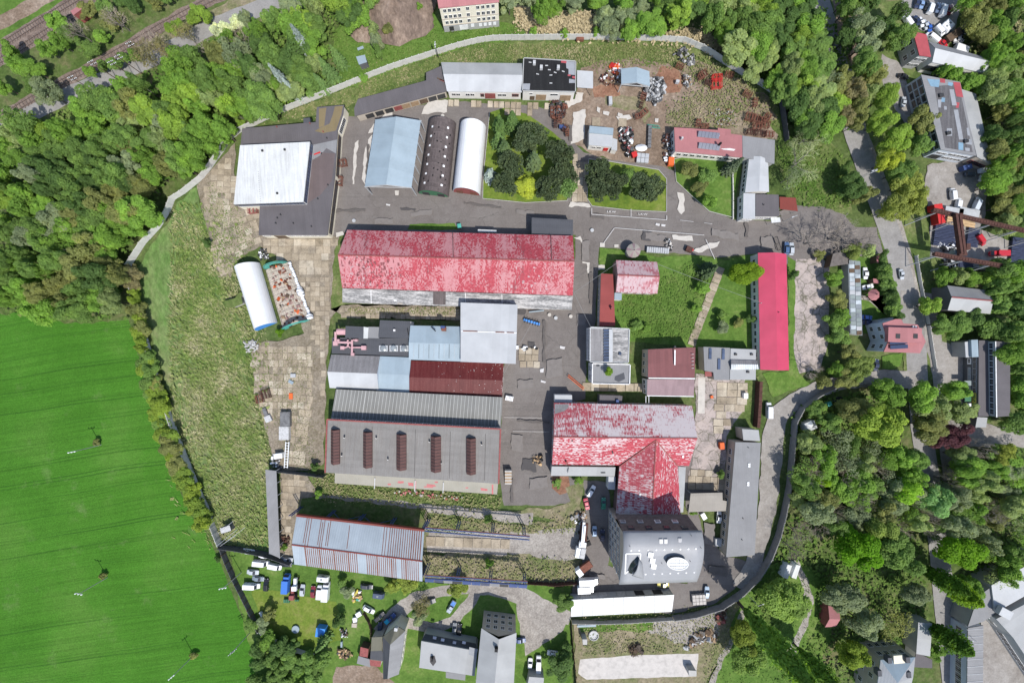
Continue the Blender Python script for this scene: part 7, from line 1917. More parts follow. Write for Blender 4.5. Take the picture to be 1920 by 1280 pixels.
# meadow at the top
tree('mid',700,55,13,8,PALE,'pale tree standing on the edge of the earth heap');tree('mid',706,78,12,8,GREYG,'grey-green tree below it on the lawn, upper of a pair');tree('mid',708,95,10,7,MIDG,'mid green tree on the lawn, lower of a pair');tree('small',727,53,11,4,OLIVE,'round olive bush right of the paired trees on the lawn');tree('small',786,11,7,3.4,LEAF,'round green bush on the earth heap');tree('small',670,22,14,6,PALE,'pale tree standing at the left of the earth heap')
tree('small',680,144,9,3,LEAF,'bright green bush hugging the boundary wall near the garden hut')
wood([(640,-30),(700,-30),(690,25),(650,50)],20,'left of the earth heap','trees left of the earth heap',['leaf','mid','lime'],['mid','small'],(14,20),(6,9),5,limit=5)
# top middle willows
wood([(945,-30),(1300,-30),(1300,35),(1240,52),(1150,58),(1120,25),(1060,40),(1010,18),(950,22)],23,'on the straw-coloured ground at the top','willows above the boundary wall',['leaf','grey','leaf','mid'],['tall','mid','airy'],(16,24),(6,10),6,limit=20)
for u,v,r_ in((1000,58,8),(1058,62,7),(1120,58,9),(1240,50,13),(1205,52,10)):tree('small',u,v,r_,3.2,LEAF,'low green bush against the top of the boundary wall',group='bushes against the boundary wall')
tree('tall',1272,22,24,11,LIME,'tall bright lime tree at the top right of the boundary wall')
wood([(1300,-30),(1525,-30),(1560,60),(1605,225),(1590,240),(1500,250),(1490,200),(1470,160),(1420,130),(1385,100),(1330,60),(1300,20)],25,'in the north-east wood beside the main road','trees of the north-east wood',['pale','leaf','mid','lime','dark','leaf'],['big','mid','tall','big'],(18,29),(8,12),7,limit=48,avoid=[[(1285,35),(1345,55),(1420,118),(1400,145),(1335,104),(1280,76)],strip_pts(MAINROAD[:5],7)])
for u,v,r_ in((1505,300,30),(1520,255,26),(1545,185,26)):tree('bare',u,v,r_,8,(.24,.27,.14),'bare greenish-twigged tree on the rough slope left of the main road',group='bare trees on the rough slope')
for u,v,r_ in((1485,330,20),(1550,150,25)):tree('thin',u,v,r_,8,GREYG,'thin grey-green tree on the rough slope left of the main road',group='thin trees on the rough slope')
tree('big',1600,350,24,9,DARK,'dense dark green tree in front of the rough slope by the main road');tree('mid',1622,365,17,8,OLIVE,'olive tree touching the dark one over the main road');tree('small',1584,318,13,5,DARK,'small dark tree at the bend above the main road')
# road avenue
for i,(u,v,r_,c)in enumerate(((1660,180,23,LIME),(1655,225,25,LIME),(1680,262,24,LIME),(1668,300,24,YELL),(1690,320,18,MIDG))):tree('big',u,v,r_,10,c,('vivid lime' if c is LIME else 'yellow-lime' if c is YELL else 'mid green')+' maple over the main road west of the patched factory',group='maples over the main road')
tree('mid',1735,225,22,9,OLIVE,'olive tree hiding part of the glazed wall of the patched factory');tree('mid',1725,265,20,8,MIDG,'green tree at the lower left corner of the patched factory')
for u,v,r_ in((1700,345,30),(1685,385,26),(1720,375,24),(1665,395,18)):tree('airy',u,v,r_,9,(0.221,0.260,0.065),'pale yellow-green young-leaved tree over the road and car yard',group='pale young-leaved trees over the road')
wood([(1580,-20),(1690,-20),(1690,60),(1700,90),(1640,130),(1600,100)],27,'between the main road and the car park','trees by the car park',['mid','dark','grey'],['big','airy','mid'],(18,27),(8,12),8,limit=10)
wood([(1570,130),(1650,130),(1640,200),(1600,240),(1560,200)],22,'over the main road north of the maples','trees over the road bend',['olive','bronze','pale'],['airy','mid'],(16,22),(7,10),9,limit=8)
wood([(1800,20),(1830,-20),(1960,-20),(1960,420),(1880,430),(1862,310),(1862,170),(1860,120)],26,'on the eastern hillside','trees of the eastern hillside',['mid','leaf','olive','leaf','dark','pale','mid'],['big','airy','mid'],(16,26),(7,11),10,limit=44)
for u,v,r_ in((1790,138,17),(1815,150,20),(1835,155,18),(1770,130,12)):tree('mid',u,v,r_,7,LEAF,'fresh green tree between the long grey hall and the patched factory',group='trees between hall and factory')
wood([(1870,500),(1960,520),(1960,640),(1880,640),(1862,600),(1860,540)],25,'at the right edge below the gantry crane','trees below the gantry crane',['leaf','mid','dark'],['big','mid'],(18,26),(8,12),11,limit=10)
for u,v,r_,c in((1745,572,19,LIME),(1795,612,26,MIDG),(1765,608,20,MIDG),(1822,600,20,DARK),(1775,520,17,LEAF),(1800,515,15,PALE),(1820,520,14,LEAF),(1850,522,16,LIME)):tree('mid' if r_<22 else 'big',u,v,r_,7,c,{LIME:'lime',MIDG:'mid green',DARK:'dark',LEAF:'fresh green',PALE:'pale'}[c]+' tree round the grey barn with the rust-red ridge',group='trees round the grey barn')
hedge_line([(610,164),(560,182),(500,205),(455,228),(425,255),(400,285),(380,312)],14,(7,11),(2,3.4),[(LEAF,'fresh green'),(MIDG,'mid green'),(LIME,'lime green')],'shrub at the foot of the north-west wall','shrubs along the north-west wall',jit=3,seed=12)
# conifer islands
for i,(u,v,k,r_,h,c,l)in enumerate(((960,222,'spruce',18,11,(0.065,0.117,0.033),'green spruce at the top of the larger conifer island'),(936,228,'spruce',18,10,(0.065,0.117,0.033),'green spruce at the upper left of the conifer island'),(934,258,'spruce',17,9,DARK,'dark spruce in the middle of the left edge of the island'),(945,272,'spruce',17,10,(0.065,0.104,0.039),'spruce right of the dark one on the left edge'),(918,325,'spruce',16,6,BLUEG,'pale blue-green fir next to the white tent hall'),
 (992,258,'pine',33,9,PINEC,'broad dark pine near the top of the larger island'),(1048,288,'pine',32,9,PINEC,'broad dark pine at the right of the larger island'),(958,312,'pine',28,8,PINEC,'dark pine left of the island centre'),(1000,295,'spruce',19,10,(0.072,0.104,0.046),'pale-tipped spruce in the island centre'),(1055,322,'pine',28,8,PINEC,'dark pine on the lower right of the larger island'),(1030,350,'pine',31,8,PINEC,'dark pine at the lower edge beside the slab path'),(948,345,'pine',26,8,PINEC,'dark pine left of the lime tree'),(1062,350,'pine',19,7,DARK,'small dark pine by the slab path'),(990,350,'mid',25,7,YELL,'brilliant yellow-green tree among the dark pines'),
 (1122,318,'pine',28,8,PINEC,'dark pine at the left end of the smaller conifer island'),(1122,350,'pine',26,7,PINEC,'dark pine low at the left end of the smaller island'),(1150,345,'pine',28,8,PINEC,'dark pine in the middle of the smaller island'),(1180,330,'mid',20,7,MIDG,'mid green tree among the pines of the smaller island'),(1212,352,'pine',32,8,PINEC,'broad dark pine at the right end of the smaller island'))):
 tree(k,u,v,r_,h,c,l,cz=.6)
for u,v,r_,c,l in((1295,318,17,OLIVE,'olive tree below the rosy office roof'),(1325,330,16,MIDG,'mid green tree in the triangle of lawn below the office'),(1312,352,14,OLIVE,'olive shrub left in the triangle of lawn'),(1332,378,14,LEAF,'bright green bush at the foot of the lawn triangle')):tree('small',u,v,r_,5,c,l)
tree('spruce',1382,305,17,10,(0.065,0.091,0.052),'lone spruce at the upper left corner of the narrow white cabin')
tree('spruce',1335,503,19,10,(0.058,0.091,0.039),'lone spruce at the head of the footpath in the inner meadow')
tree('big',1395,515,29,8,(0.137,0.215,0.018),'big round olive-lime tree leaning against the long pink roof')
for u,v,r_,h,c,l in((1318,540,14,4,LEAF,'bush right of the inner meadow beside the footpath, upper one'),(1305,578,10,3,LEAF,'bush beside the footpath, lower one'),(1355,615,14,4,GREYG,'pale round bush near the grey workshop'),(1408,597,10,3,DARK,'round dark bush by the wall of the pink hall'),(1355,592,9,3,MIDG,'small bush above the pale round one'),(1195,610,12,2.5,MIDG,'low bush above the skylight block, left'),(1212,614,9,2.2,LEAF,'low bush above the skylight block, right'),(1385,605,9,2,OLIVE,'low brownish shrub in the lawn near the pink hall'),(1488,515,11,4,DARK,'dark bush east of the long pink roof'),(1141,700,9,3.0,LEAF,None)):
 if l:tree('small',u,v,r_,h,c,l)
t_=tree('small',1141,697,9,9.2,(0.130,0.221,0.026),'young tree growing on the flat roof with the pink and white parapet');t_.location.z=6.3;t_.scale=(.55,.55,.55);p_=W(1141,697,8);t_.location.x=p_.x;t_.location.y=p_.y
# hedge along the field wall
hedge_line([(243,500),(250,545),(262,600),(268,660)],12,(10,16),(3,5),[(OLIVE,'olive'),((.175,.245,.04),'yellow-green'),(BRONZE,'bronze')],'hedge tree between the cereal field and the meadow wall','hedge trees along the field wall',jit=4,seed=5)
hedge_line([(268,660),(285,725),(300,780),(315,830)],15,(13,20),(3,5),[((.175,.245,.04),'yellow-green'),(OLIVE,'olive'),(MIDG,'mid green')],'hedge tree between the cereal field and the meadow wall','hedge trees along the field wall',jit=5,seed=6)
hedge_line([(312,815),(335,880),(360,935),(385,985)],24,(13,20),(3,5),[((.19,.255,.04),'yellow-green'),((.16,.235,.045),'yellow-green'),(OLIVE,'olive')],'hedge tree between the cereal field and the meadow wall','hedge trees along the field wall',jit=5,seed=7)
for u,v in((178,828),(190,1081),(362,1228)):tree('bush',u,v,7,1.4,OLIVE,'scrubby bush round the foot of a field power pole',group='bushes at the field poles')
tree('bush',408,1048,6,1.6,DARK,'small dark bush alone on the field edge by the vans')
# bare trees
for u,v,r_,h,l in((1530,450,33,8,'big bare tree spreading over the junction, left crown'),(1580,440,32,9,'big bare tree spreading over the junction, right crown'),(1520,690,18,6,'bare reddish shrub at the foot of the broken concrete strip'),(1620,455,24,9,'bare tree arching over the main road south of the junction')):tree('bare',u,v,r_,h,(.22,.19,.165),l)
tree('small',1537,478,11,3,OLIVE,'olive bush under the bare tree at the junction')
for u,v,r_,c in((1565,520,16,LEAF),(1572,560,18,OLIVE),(1580,595,17,LEAF),(1572,630,19,MIDG),(1590,660,17,OLIVE),(1562,600,14,MIDG),(1572,690,16,LEAF),(1545,715,14,OLIVE),(1600,470,18,(0.182,0.234,0.065)),(1630,470,16,PALE)):tree('mid' if r_>15 else 'small',u,v,r_,6,c,{LEAF:'fresh green',OLIVE:'olive',MIDG:'mid green',PALE:'pale'}.get(c,'pale green')+' tree between the broken concrete and the glasshouse',group='trees along the glasshouse')
hedge_line([(1655,478),(1662,520),(1670,560),(1684,600)],11,(11,14),(4,5),[(DARK,'dense dark green'),(MIDG,'dense mid green')],'hedge tree between the garden and the main road','hedge by the main road',jit=3,seed=8)
tree('airy',1610,690,27,8,(0.169,0.221,0.065),'pale olive tree below the villa on the lane');tree('airy',1585,712,20,7,OLIVE,'olive tree hanging over the lane left of the pale one')
# south-east wood
big_se=((1655,800,50,15,(0.195,0.273,0.046),'huge pale lime tree, largest crown of the wooded garden'),(1600,770,30,11,OLIVE,'olive tree left of the huge lime crown'),(1665,735,26,11,LEAF,'fresh green tree by the lane end'),(1725,740,30,12,LEAF,'broad fresh green tree at the road end of the lane'),(1745,760,28,11,PALE,'pale tree right of the lane end'),(1790,735,24,9,LEAF,'green tree in front of the sign-hung workshop'),(1808,770,22,8,PALE,'pale tree under the white awning'),(1745,800,28,11,OLIVE,'olive crown between the lime giant and the purple tree'),(1795,812,25,9,PURP,'purple-leaved tree in the wooded garden'),(1768,825,20,8,PURP,'smaller purple-leaved crown beside the larger one'),(1820,885,30,11,LEAF,'broad green tree below the side road'),(1880,850,24,9,(0.221,0.260,0.052),'yellowish tree at the right end of the side road'),(1700,925,26,12,(0.208,0.351,0.039),'fresh lime tree in the middle of the wood'),(1755,940,30,12,(0.182,0.312,0.117),'pale mint green tree right of the fresh lime one'),(1605,1022,44,14,(0.111,0.247,0.013),'large vivid green chestnut above the red hut'),(1690,1035,40,14,MIDG,'large mid green tree right of the vivid chestnut'),(1800,1030,38,13,(0.130,0.260,0.016),'large bright tree left of the pale works'),(1650,990,30,12,(0.195,0.260,0.065),'pale tree above the chestnut'),(1580,1120,30,11,GREYG,'grey-green tree leaning over the red hut'),(1465,1130,45,12,(0.182,0.273,0.065),'large pale green tree at the park corner by the containers'),(1620,1170,32,11,GREYG,'grey-green tree below the red hut'),(1715,1110,26,10,GREYG,'grey-green tree beside the roadside row'),(1815,1100,25,10,LEAF,'green tree next to the works link roof'),(1600,1230,26,10,(0.195,0.273,0.039),'yellow-green willow left of the hip-roofed house'),(1400,1195,26,9,(0.169,0.221,0.039),'mossy tree by the waste ground path'),(1405,1235,30,10,(0.169,0.260,0.065),'pale tree at the bottom of the waste ground path'),(1540,905,20,8,(0.169,0.286,0.016),'vivid bush-like tree beside the lane wall'),(1530,770,19,7,MIDG,'tree over the trampoline near the lane'),(1750,1222,15,6,LEAF,'round tree below the roadside row'),(1555,795,20,8,MIDG,'mid green tree right of the white pavilion'))
for u,v,r_,h,c,l in big_se:tree('big' if r_>23 else 'mid',u,v,r_,h,c,l)
wood([(1500,830),(1560,790),(1640,840),(1700,860),(1760,860),(1800,850),(1960,870),(1960,1050),(1860,1090),(1760,1000),(1640,960),(1560,1000),(1500,980),(1490,900)],22,'in the south-east wood','trees of the south-east wood',['olive','mid','leaf','grey','leaf','pale','mid'],['big','airy','mid','thin'],(19,28),(8,12),14,limit=62)
wood([(1890,640),(1960,640),(1960,800),(1895,800)],24,'behind the sign-hung workshop','trees behind the workshop',['leaf','mid','dark'],['big','mid'],(16,24),(8,11),15,limit=9)
for u,v,r_ in((1500,1000,22),(1535,980,20),(1490,1030,18),(1740,975,24),(1760,1010,18),(1590,900,22),(1530,870,22)):tree('bare',u,v,r_,9,(0.24,0.20,0.17),'leafless brown tree in the south-east wood',group='leafless trees of the south-east wood')
tree('thin',1680,1170,30,9,OLIVE,'thin tree spreading over the yard behind the hip-roofed house');
for u,v,h,c,l in((1466,1223,36,(0.13,0.24,0.045),'tall dark poplar leaning out over the bottom edge of the park'),(1540,1262,20,(0.13,0.23,0.04),'second tall poplar near the bottom edge'),(1775,1090,17,(0.078,0.156,0.018),'tall poplar over the lower right road, left one'),(1800,1110,16,(0.143,0.247,0.018),'tall poplar over the lower right road, lime-tipped one'),(1785,1200,15,(0.072,0.143,0.019),'dark poplar lower on the lower right road')):tree('poplar',u,v,20 if h>25 else 15,h,c,l,cz=.6)
# lower gardens
wood([(478,1205),(500,1200),(560,1215),(610,1240),(600,1320),(490,1320)],21,'in the thicket at the bottom left corner of the gardens','trees of the bottom left thicket',['leaf','mid','mid','dark'],['mid','small'],(14,22),(4,7),16,limit=18)
for k,u,v,r_,h,c,l in(('small',505,1150,13,4,OLIVE,'olive tree on the left edge of the mown garden'),('small',492,1168,13,4,GREYG,'grey-green shrub below the olive tree'),('small',470,1172,13,3,MIDG,'shrub by the board fence'),('spruce',600,1210,13,8,DARK,'dark spruce behind the blue pavilion'),('small',636,1163,12,4,DARK,'dark bush on the mown garden right of the blue pavilion'),('small',650,1110,13,3,GREYG,'grey-green shrubs between the vans and the junk pile'),('small',640,1095,10,3,MIDG,'small shrub above the grey-green ones'),('mid',762,1098,19,4.5,(0.221,0.273,0.058),'pale lime tree below the striped hall'),('mid',735,1100,14,4,(0.195,0.247,0.052),'smaller pale lime tree left of it'),('mid',858,1103,17,4.5,(0.221,0.273,0.058),'pale lime tree at the foot of the crane runway'),('thin',790,1135,17,5,BRONZE,'brownish tree in the drive loop'),('small',785,1160,14,4,GREYG,'grey-green tree at the lower end of the drive loop'),('mid',1055,1130,17,4,MIDG,'green tree left of the white garage roof'),('small',1062,1215,14,4,DARK,'dark tree left of the waste ground'),('mid',1050,1250,22,6,DARK,'dark tree near the bottom edge left of the pale pad'),('small',915,973,8,2.5,MIDG,'weedy bush under the crane runway'),('small',917,1056,10,3,LEAF,'green bush between the runway beams'),('small',590,875,9,3,DARK,'dark bush at the west corner of the monitor hall'),('small',597,925,8,2.5,LEAF,'green bush below the corner of the monitor hall'),('small',533,1026,7,2.2,LEAF,'bush between the thin shelter and the striped hall'),('small',524,622,9,3,(0.117,0.221,0.019),'green bush between the white tunnel tent and its stripped neighbour'),('small',387,455,9,2.6,DARK,'dark bush where the meadow meets the slab yard'),('small',1172,905,12,4,DARK,'dark tree in the shade left of the flaked wing'),('small',1085,900,8,2.2,LEAF,'bush by the silvery lean-to'),('small',1044,906,9,2,MIDG,'clipped hedge block below the silvery lean-to'),('small',1352,890,8,2.4,MIDG,'shrub by the wall of the lane block'),('small',1300,960,7,2,LEAF,'shrub at the left foot of the beige canopy')):
 tree(k,u,v,r_,h,c,l)
for u,v,r_ in((1520,900,20),(1560,950,22),(1610,935,20),(1690,985,24),(1730,960,22),(1860,960,20),(1840,840,18),(1640,880,20),(1790,905,18)):tree('bare',u,v,r_,10,(.27,.235,.19),'leafless brown tree in the south-east wood',group='leafless trees of the south-east wood')
for u,v,r_ in((430,90,18),(455,75,18),(380,100,20),(290,82,22),(420,120,20),(140,55,16),(215,35,18)):tree('bare',u,v,r_,8,(.26,.22,.18),'leafless grey-brown tree by the grey road at the top left',group='leafless trees by the grey road')
single_out()
# undergrowth and grass as loose leaves
def tufts(name,poly,n,mat,size=(.3,.8),lift=(.02,.25),flat=1.5,seed=1,avoid=(),long=1.0,comb=None):
 r=random.Random(seed);pw=[V2(*p)for p in poly];mb=MB();av=[[V2(*p)for p in a]for a in avoid]
 x0,x1=max(-160,min(p[0]for p in pw)),min(160,max(p[0]for p in pw));y0,y1=max(-110,min(p[1]for p in pw)),min(110,max(p[1]for p in pw));k=0
 for _ in range(n*8):
  if k>=n:break
  x,y=r.uniform(x0,x1),r.uniform(y0,y1)
  e_=5.5 if name=='tall_grass' else 1.3
  if not inside((x+r.gauss(0,e_),y+r.gauss(0,e_)),pw)or any(inside((x,y),a)for a in av):continue
  k+=1
  s=r.uniform(*size);nn=(Vector((0,0,1))*flat+rdir(r)*.8).normalized()
  if comb is not None and r.random()<.8:
   a=comb+r.gauss(0,.35)+.5*math.sin(x*.11)*math.cos(y*.13);d=Vector((math.cos(a),math.sin(a),r.uniform(.1,.6)));w=Vector((-math.sin(a),math.cos(a),r.uniform(-.4,.4)))*(.11*s);b0=Vector((x,y,lift[0]));L=d*s*long;i=len(mb.v)
   mb.v.extend([tuple(b0-w),tuple(b0+w),tuple(b0+L+w*.4),tuple(b0+L-w*.4)]);mb.f.append((i,i+1,i+2,i+3));mb.m.append(0)
  else:leaf_quad(mb,Vector((x,y,r.uniform(*lift))),nn,s,r)
 return tag(mb.build(name,M[mat]),kind='stuff')
tufts('tall_grass',[(330,430),(372,380),(392,450),(412,520),(432,575),(452,600),(466,640),(458,690),(478,770),(496,840),(505,890),(502,1030),(430,1015),(410,940),(385,850),(360,760),(340,680),(325,600),(318,540)],14000,'tuft_mead',(.4,1.2),(-.3,.1),seed=1,comb=R(120),long=1.2)
tufts('undergrowth',NWW,9000,'tuft_green',(.5,1.2),(.2,2.2),seed=2,avoid=[ROADCLR])
tufts('undergrowth',[(1490,780),(1560,745),(1800,700),(1960,860),(1960,1050),(1840,1090),(1700,1200),(1560,1300),(1480,1290),(1400,1150),(1450,1060),(1490,950)],7000,'tuft_green',(.4,1.0),(.0,1.0),seed=3,avoid=[strip_pts(MAINROAD,12),strip_pts([(1690,560),(1742,560),(1752,640),(1765,700),(1775,790),(1785,900)],7),[(1755,640),(1960,640),(1960,845),(1800,845),(1760,780)],[(1480,1040),(1530,1080),(1530,1180),(1490,1240),(1460,1240)]])
tufts('undergrowth',[(1300,0),(1525,-10),(1560,60),(1605,235),(1500,250),(1470,180),(1380,115)],3500,'tuft_green',(.4,1.0),(.0,1.4),seed=4)
tufts('undergrowth',[(1800,20),(1920,-10),(1930,430),(1870,430),(1862,170)],3500,'tuft_weed',(.4,1.0),(.0,1.4),seed=5)
tufts('weeds',[(1262,240),(1248,222),(1260,195),(1300,165),(1290,140),(1275,118),(1320,100),(1440,185),(1460,240)],2200,'tuft_weed',(.2,.5),(.0,.12),seed=6)
tufts('weeds',[(482,240),(690,155),(830,107),(960,82),(1270,84),(1300,118),(1090,120),(970,108),(830,116),(800,135),(670,186),(590,205)],4500,'tuft_weed',(.2,.55),(-.28,.0),seed=7)
tufts('weeds',[(575,885),(940,935),(938,958),(600,930)],1600,'tuft_weed',(.2,.6),(.0,.25),seed=8)
tufts('weeds',[(800,960),(990,988),(1090,965),(1080,990),(990,1000),(800,995)],900,'tuft_weed',(.2,.6),(.0,.3),seed=9)
tufts('weeds',[(800,1040),(1090,1052),(1075,1090),(990,1095),(800,1075)],1200,'tuft_weed',(.2,.6),(.0,.3),seed=10)
tufts('weeds',[(1085,1165),(1360,1135),(1380,1200),(1310,1300),(1090,1235)],1800,'tuft_weed',(.2,.45),(.0,.2),seed=11,avoid=[[(1085,1230),(1320,1220),(1320,1300),(1085,1300)]])
tufts('weeds',[(1158,560),(1320,490),(1330,520),(1290,640),(1180,630)],4000,'tuft_green',(.25,.6),(.0,.2),seed=12,comb=R(60))
tufts('weeds',[(622,66),(760,44),(960,50),(980,68),(820,100),(640,170)],2500,'tuft_green',(.2,.5),(-.25,.0),seed=13)
tufts('dry_reeds',[(962,20),(1100,22),(1260,60),(1340,60),(1390,108),(1280,72),(980,60)],3500,'tuft_straw',(.3,.8),(-.2,.4),seed=14)
tufts('weeds',[(1395,1105),(1440,1065),(1550,1090),(1530,1300),(1330,1300)],1200,'tuft_green',(.2,.4),(.0,.2),seed=15)
tufts('weeds',[(1470,240),(1590,300),(1595,395),(1500,378),(1460,300)],3000,'tuft_green',(.3,.8),(-.1,.2),seed=16,comb=R(40))
tufts('weeds',[(645,576),(860,580),(860,590),(645,586)],500,'tuft_weed',(.15,.4),(.05,.25),seed=17)
tufts('weeds',[(476,655),(510,780),(545,875),(600,880),(575,740),(590,655)],2600,'tuft_weed',(.08,.26),(.0,.10),seed=18)
tufts('weeds',[(388,336),(440,400),(480,450),(430,518),(405,500)],2000,'tuft_green',(.08,.26),(.0,.12),seed=19)
# ------------------------------------------------------------------ vehicles
def loft(secs,mi=0):
 """secs: (x, half width, z bottom, z top, shoulder inset)"""
 mb=MB();n=8
 for x,w,z0,z1,ins_ in secs:
  zs=z0+(z1-z0)*.75
  mb.v.extend([(x,-w*.94,z0),(x,-w,z0+(z1-z0)*.35),(x,-w,zs),(x,-w+ins_,z1),(x,w-ins_,z1),(x,w,zs),(x,w,z0+(z1-z0)*.35),(x,w*.94,z0)])
 for k in range(len(secs)-1):
  for i in range(n):
   j=(i+1)%n;mb.f.append((k*n+i,k*n+j,(k+1)*n+j,(k+1)*n+i));mb.m.append(mi)
 mb.f.append(tuple(reversed(range(n))));mb.m.append(mi);mb.f.append(tuple((len(secs)-1)*n+i for i in range(n)));mb.m.append(mi)
 return mb
VP={}
def vproto(kind):
 if kind in VP:return VP[kind]
 parts=[] # (name, mesh, loc, painted)
 wheel=MB();
 for s_ in(1,):wheel.tube((0,-.1,0),(0,.1,0),.32,.32,10);
 rim=MB().tube((0,-.11,0),(0,.11,0),.19,.19,8)
 if kind in('car','estate','small'):
  L={'car':4.4,'estate':4.7,'small':3.8}[kind];h=L/2;W_=.88
  body=loft([(-h,.66,.38,.72,.08),(-h+.12,.80,.28,.84,.10),(-h+.7,W_,.22,.95,.12),(-.2,W_+.01,.2,.93,.10),(h*.42,W_,.2,.90,.12),(h-.45,.84,.24,.76,.14),(h-.1,.72,.32,.66,.12),(h,.60,.38,.58,.08)])
  rb=-h+(.95 if kind=='car' else .45);rt=rb+(.35 if kind=='car' else .18);ft=h*.12;fb=h*.46
  # cabin: glass skirt with a painted roof
  cab=MB();zb,zt=.90,1.42
  q=[(rb,.80,zb),(fb,.78,zb),(ft,.62,zt),(rt,.64,zt)]
  cab.add([(x,s_*w,z)for s_ in(-1,1)for x,w,z in q],[(0,1,2,3),(7,6,5,4),(1,5,6,2),(0,3,7,4),(3,2,6,7)])
  roof=loft([(rt-.06,.62,zt-.02,zt+.05,.1),(rt+.25,.66,zt-.02,zt+.09,.12),(ft-.25,.66,zt-.02,zt+.09,.12),(ft+.04,.61,zt-.02,zt+.05,.1)])
  pil=MB()
  for s_ in(-1,1):pil.bar((rt,s_*.64,zt),(rb,s_*.80,zb),.10);pil.bar((ft,s_*.63,zt),(fb,s_*.79,zb),.08);pil.bar((.0,s_*.655,zt),(-.05,s_*.81,zb),.09)
  parts=[('body',body.mesh('body',M['car_paint']),(0,0,0)),('cabin_glass',cab.mesh('cabin_glass',M['glass']),(0,0,0)),('roof_panel',roof.mesh('roof_panel',M['car_paint']),(0,0,0)),('pillar',pil.mesh('pillar',M['car_paint']),(0,0,0))]
  wx,wy=L*.30,.80;hl=(h-.12,.55,.60)
 elif kind in('van','bigvan'):
  L={'van':4.9,'bigvan':5.8}[kind];h=L/2;W_=1.0;zt=1.95 if kind=='van' else 2.35
  body=loft([(-h,.92,.3,zt-.12,.08),(-h+.08,.97,.26,zt,.10),(h*.28,.98,.26,zt,.12),(h*.50,.94,.26,zt-.1,.16),(h*.70,.95,.26,1.25,.12),(h-.15,.90,.28,1.0,.12),(h,.78,.36,.82,.10)])
  ws=MB();x0,x1=h*.505,h*.69;ws.poly([(x1+.02,-.78,1.27),(x1+.02,.78,1.27),(x0+.02,.70,zt-.10),(x0+.02,-.70,zt-.10)])
  sw=MB()
  for s_ in(-1,1):sw.poly([(h*.1,s_*.985,1.3),(h*.48,s_*.985,1.3),(h*.42,s_*.95,zt-.3),(h*.1,s_*.985,zt-.3)][::s_])
  parts=[('body',body.mesh('body',M['car_paint']),(0,0,0)),('windscreen',ws.mesh('windscreen',M['glass']),(0,0,0.01)),('side_window',sw.mesh('side_window',M['glass']),(0,0,0))]
  wx,wy=L*.31,.88;hl=(h-.06,.62,.78)
 elif kind in('truck','longtruck'):
  L={'truck':6.6,'longtruck':7.6}[kind];h=L/2
  box=MB();box.box((-.85,0,2.05),(L-1.9,2.3,2.3));ch=MB().box((-.2,0,.75),(L-.6,.9,.25))
  cab=loft([(h-1.75,1.05,.5,2.3,.12),(h-1.6,1.08,.45,2.45,.15),(h-.7,1.08,.45,2.4,.18),(h-.15,1.04,.45,1.6,.1),(h,.95,.5,1.3,.08)])
  ws=MB();ws.poly([(h-.12,-.92,1.62),(h-.12,.92,1.62),(h-.66,.84,2.36),(h-.66,-.84,2.36)])
  parts=[('cargo_box',box.mesh('cargo_box',M['car_paint']),(0,0,0)),('chassis',ch.mesh('chassis',M['dark_metal']),(0,0,0)),('cab',cab.mesh('cab',M['car_paint']),(0,0,0)),('windscreen',ws.mesh('windscreen',M['glass']),(0.02,0,0.02))]
  wx,wy=L*.30,.95;hl=(h-.04,.75,.8)
 elif kind=='pickup':
  L=5.0;h=2.5
  body=loft([(-h,.80,.4,.95,.05),(-h+.1,.88,.3,1.0,.06),(h*.42,.9,.25,1.0,.10),(h-.4,.86,.28,.92,.14),(h,.68,.4,.7,.1)])
  cab=MB();q=[(-.55,.80,1.0),(1.15,.78,1.0),(.6,.64,1.55),(-.4,.66,1.55)]
  cab.add([(x,s_*w,z)for s_ in(-1,1)for x,w,z in q],[(0,1,2,3),(7,6,5,4),(1,5,6,2),(0,3,7,4),(3,2,6,7)])
  roof=MB().box((.1,0,1.58),(1.0,1.24,.06));bed=MB().box((-1.5,0,1.03),(1.7,1.5,.1))
  parts=[('body',body.mesh('body',M['car_paint']),(0,0,0)),('cabin_glass',cab.mesh('cabin_glass',M['glass']),(0,0,0)),('roof_panel',roof.mesh('roof_panel',M['car_paint']),(0,0,0)),('bed_cover',bed.mesh('bed_cover',M['own_colour']),(0,0,0))]
  wx,wy=1.5,.82;hl=(h-.12,.52,.72)
 elif kind=='caravan':
  body=loft([(-2.1,.95,.5,2.1,.15),(-1.9,1.05,.42,2.45,.2),(1.5,1.05,.42,2.45,.2),(2.1,.95,.5,1.7,.2)])
  w_=MB();
  for s_ in(-1,1):w_.box((0,s_*1.055,1.6),(1.2,.03,.6))
  hatch=MB().box((-.2,0,2.48),(.7,.7,.1));tb=MB().bar((2.0,0,.5),(3.0,0,.5),.12)
  parts=[('body',body.mesh('body',M['car_paint']),(0,0,0)),('window',w_.mesh('window',M['glass']),(0,0,0)),('roof_hatch',hatch.mesh('roof_hatch',M['glass_grey']),(0,0,0)),('tow_bar',tb.mesh('tow_bar',M['dark_metal']),(0,0,0))]
  wx,wy=.35,.95;hl=None
 wm,rm=wheel.mesh('wheel',M['tyre']),rim.mesh('rim',M['galv'])
 lm=MB().box((0,0,0),(.12,.30,.14)).mesh('headlight',M['white_plastic'])
 VP[kind]=(parts,(wm,rm,wx,wy),(lm,hl))
 return VP[kind]
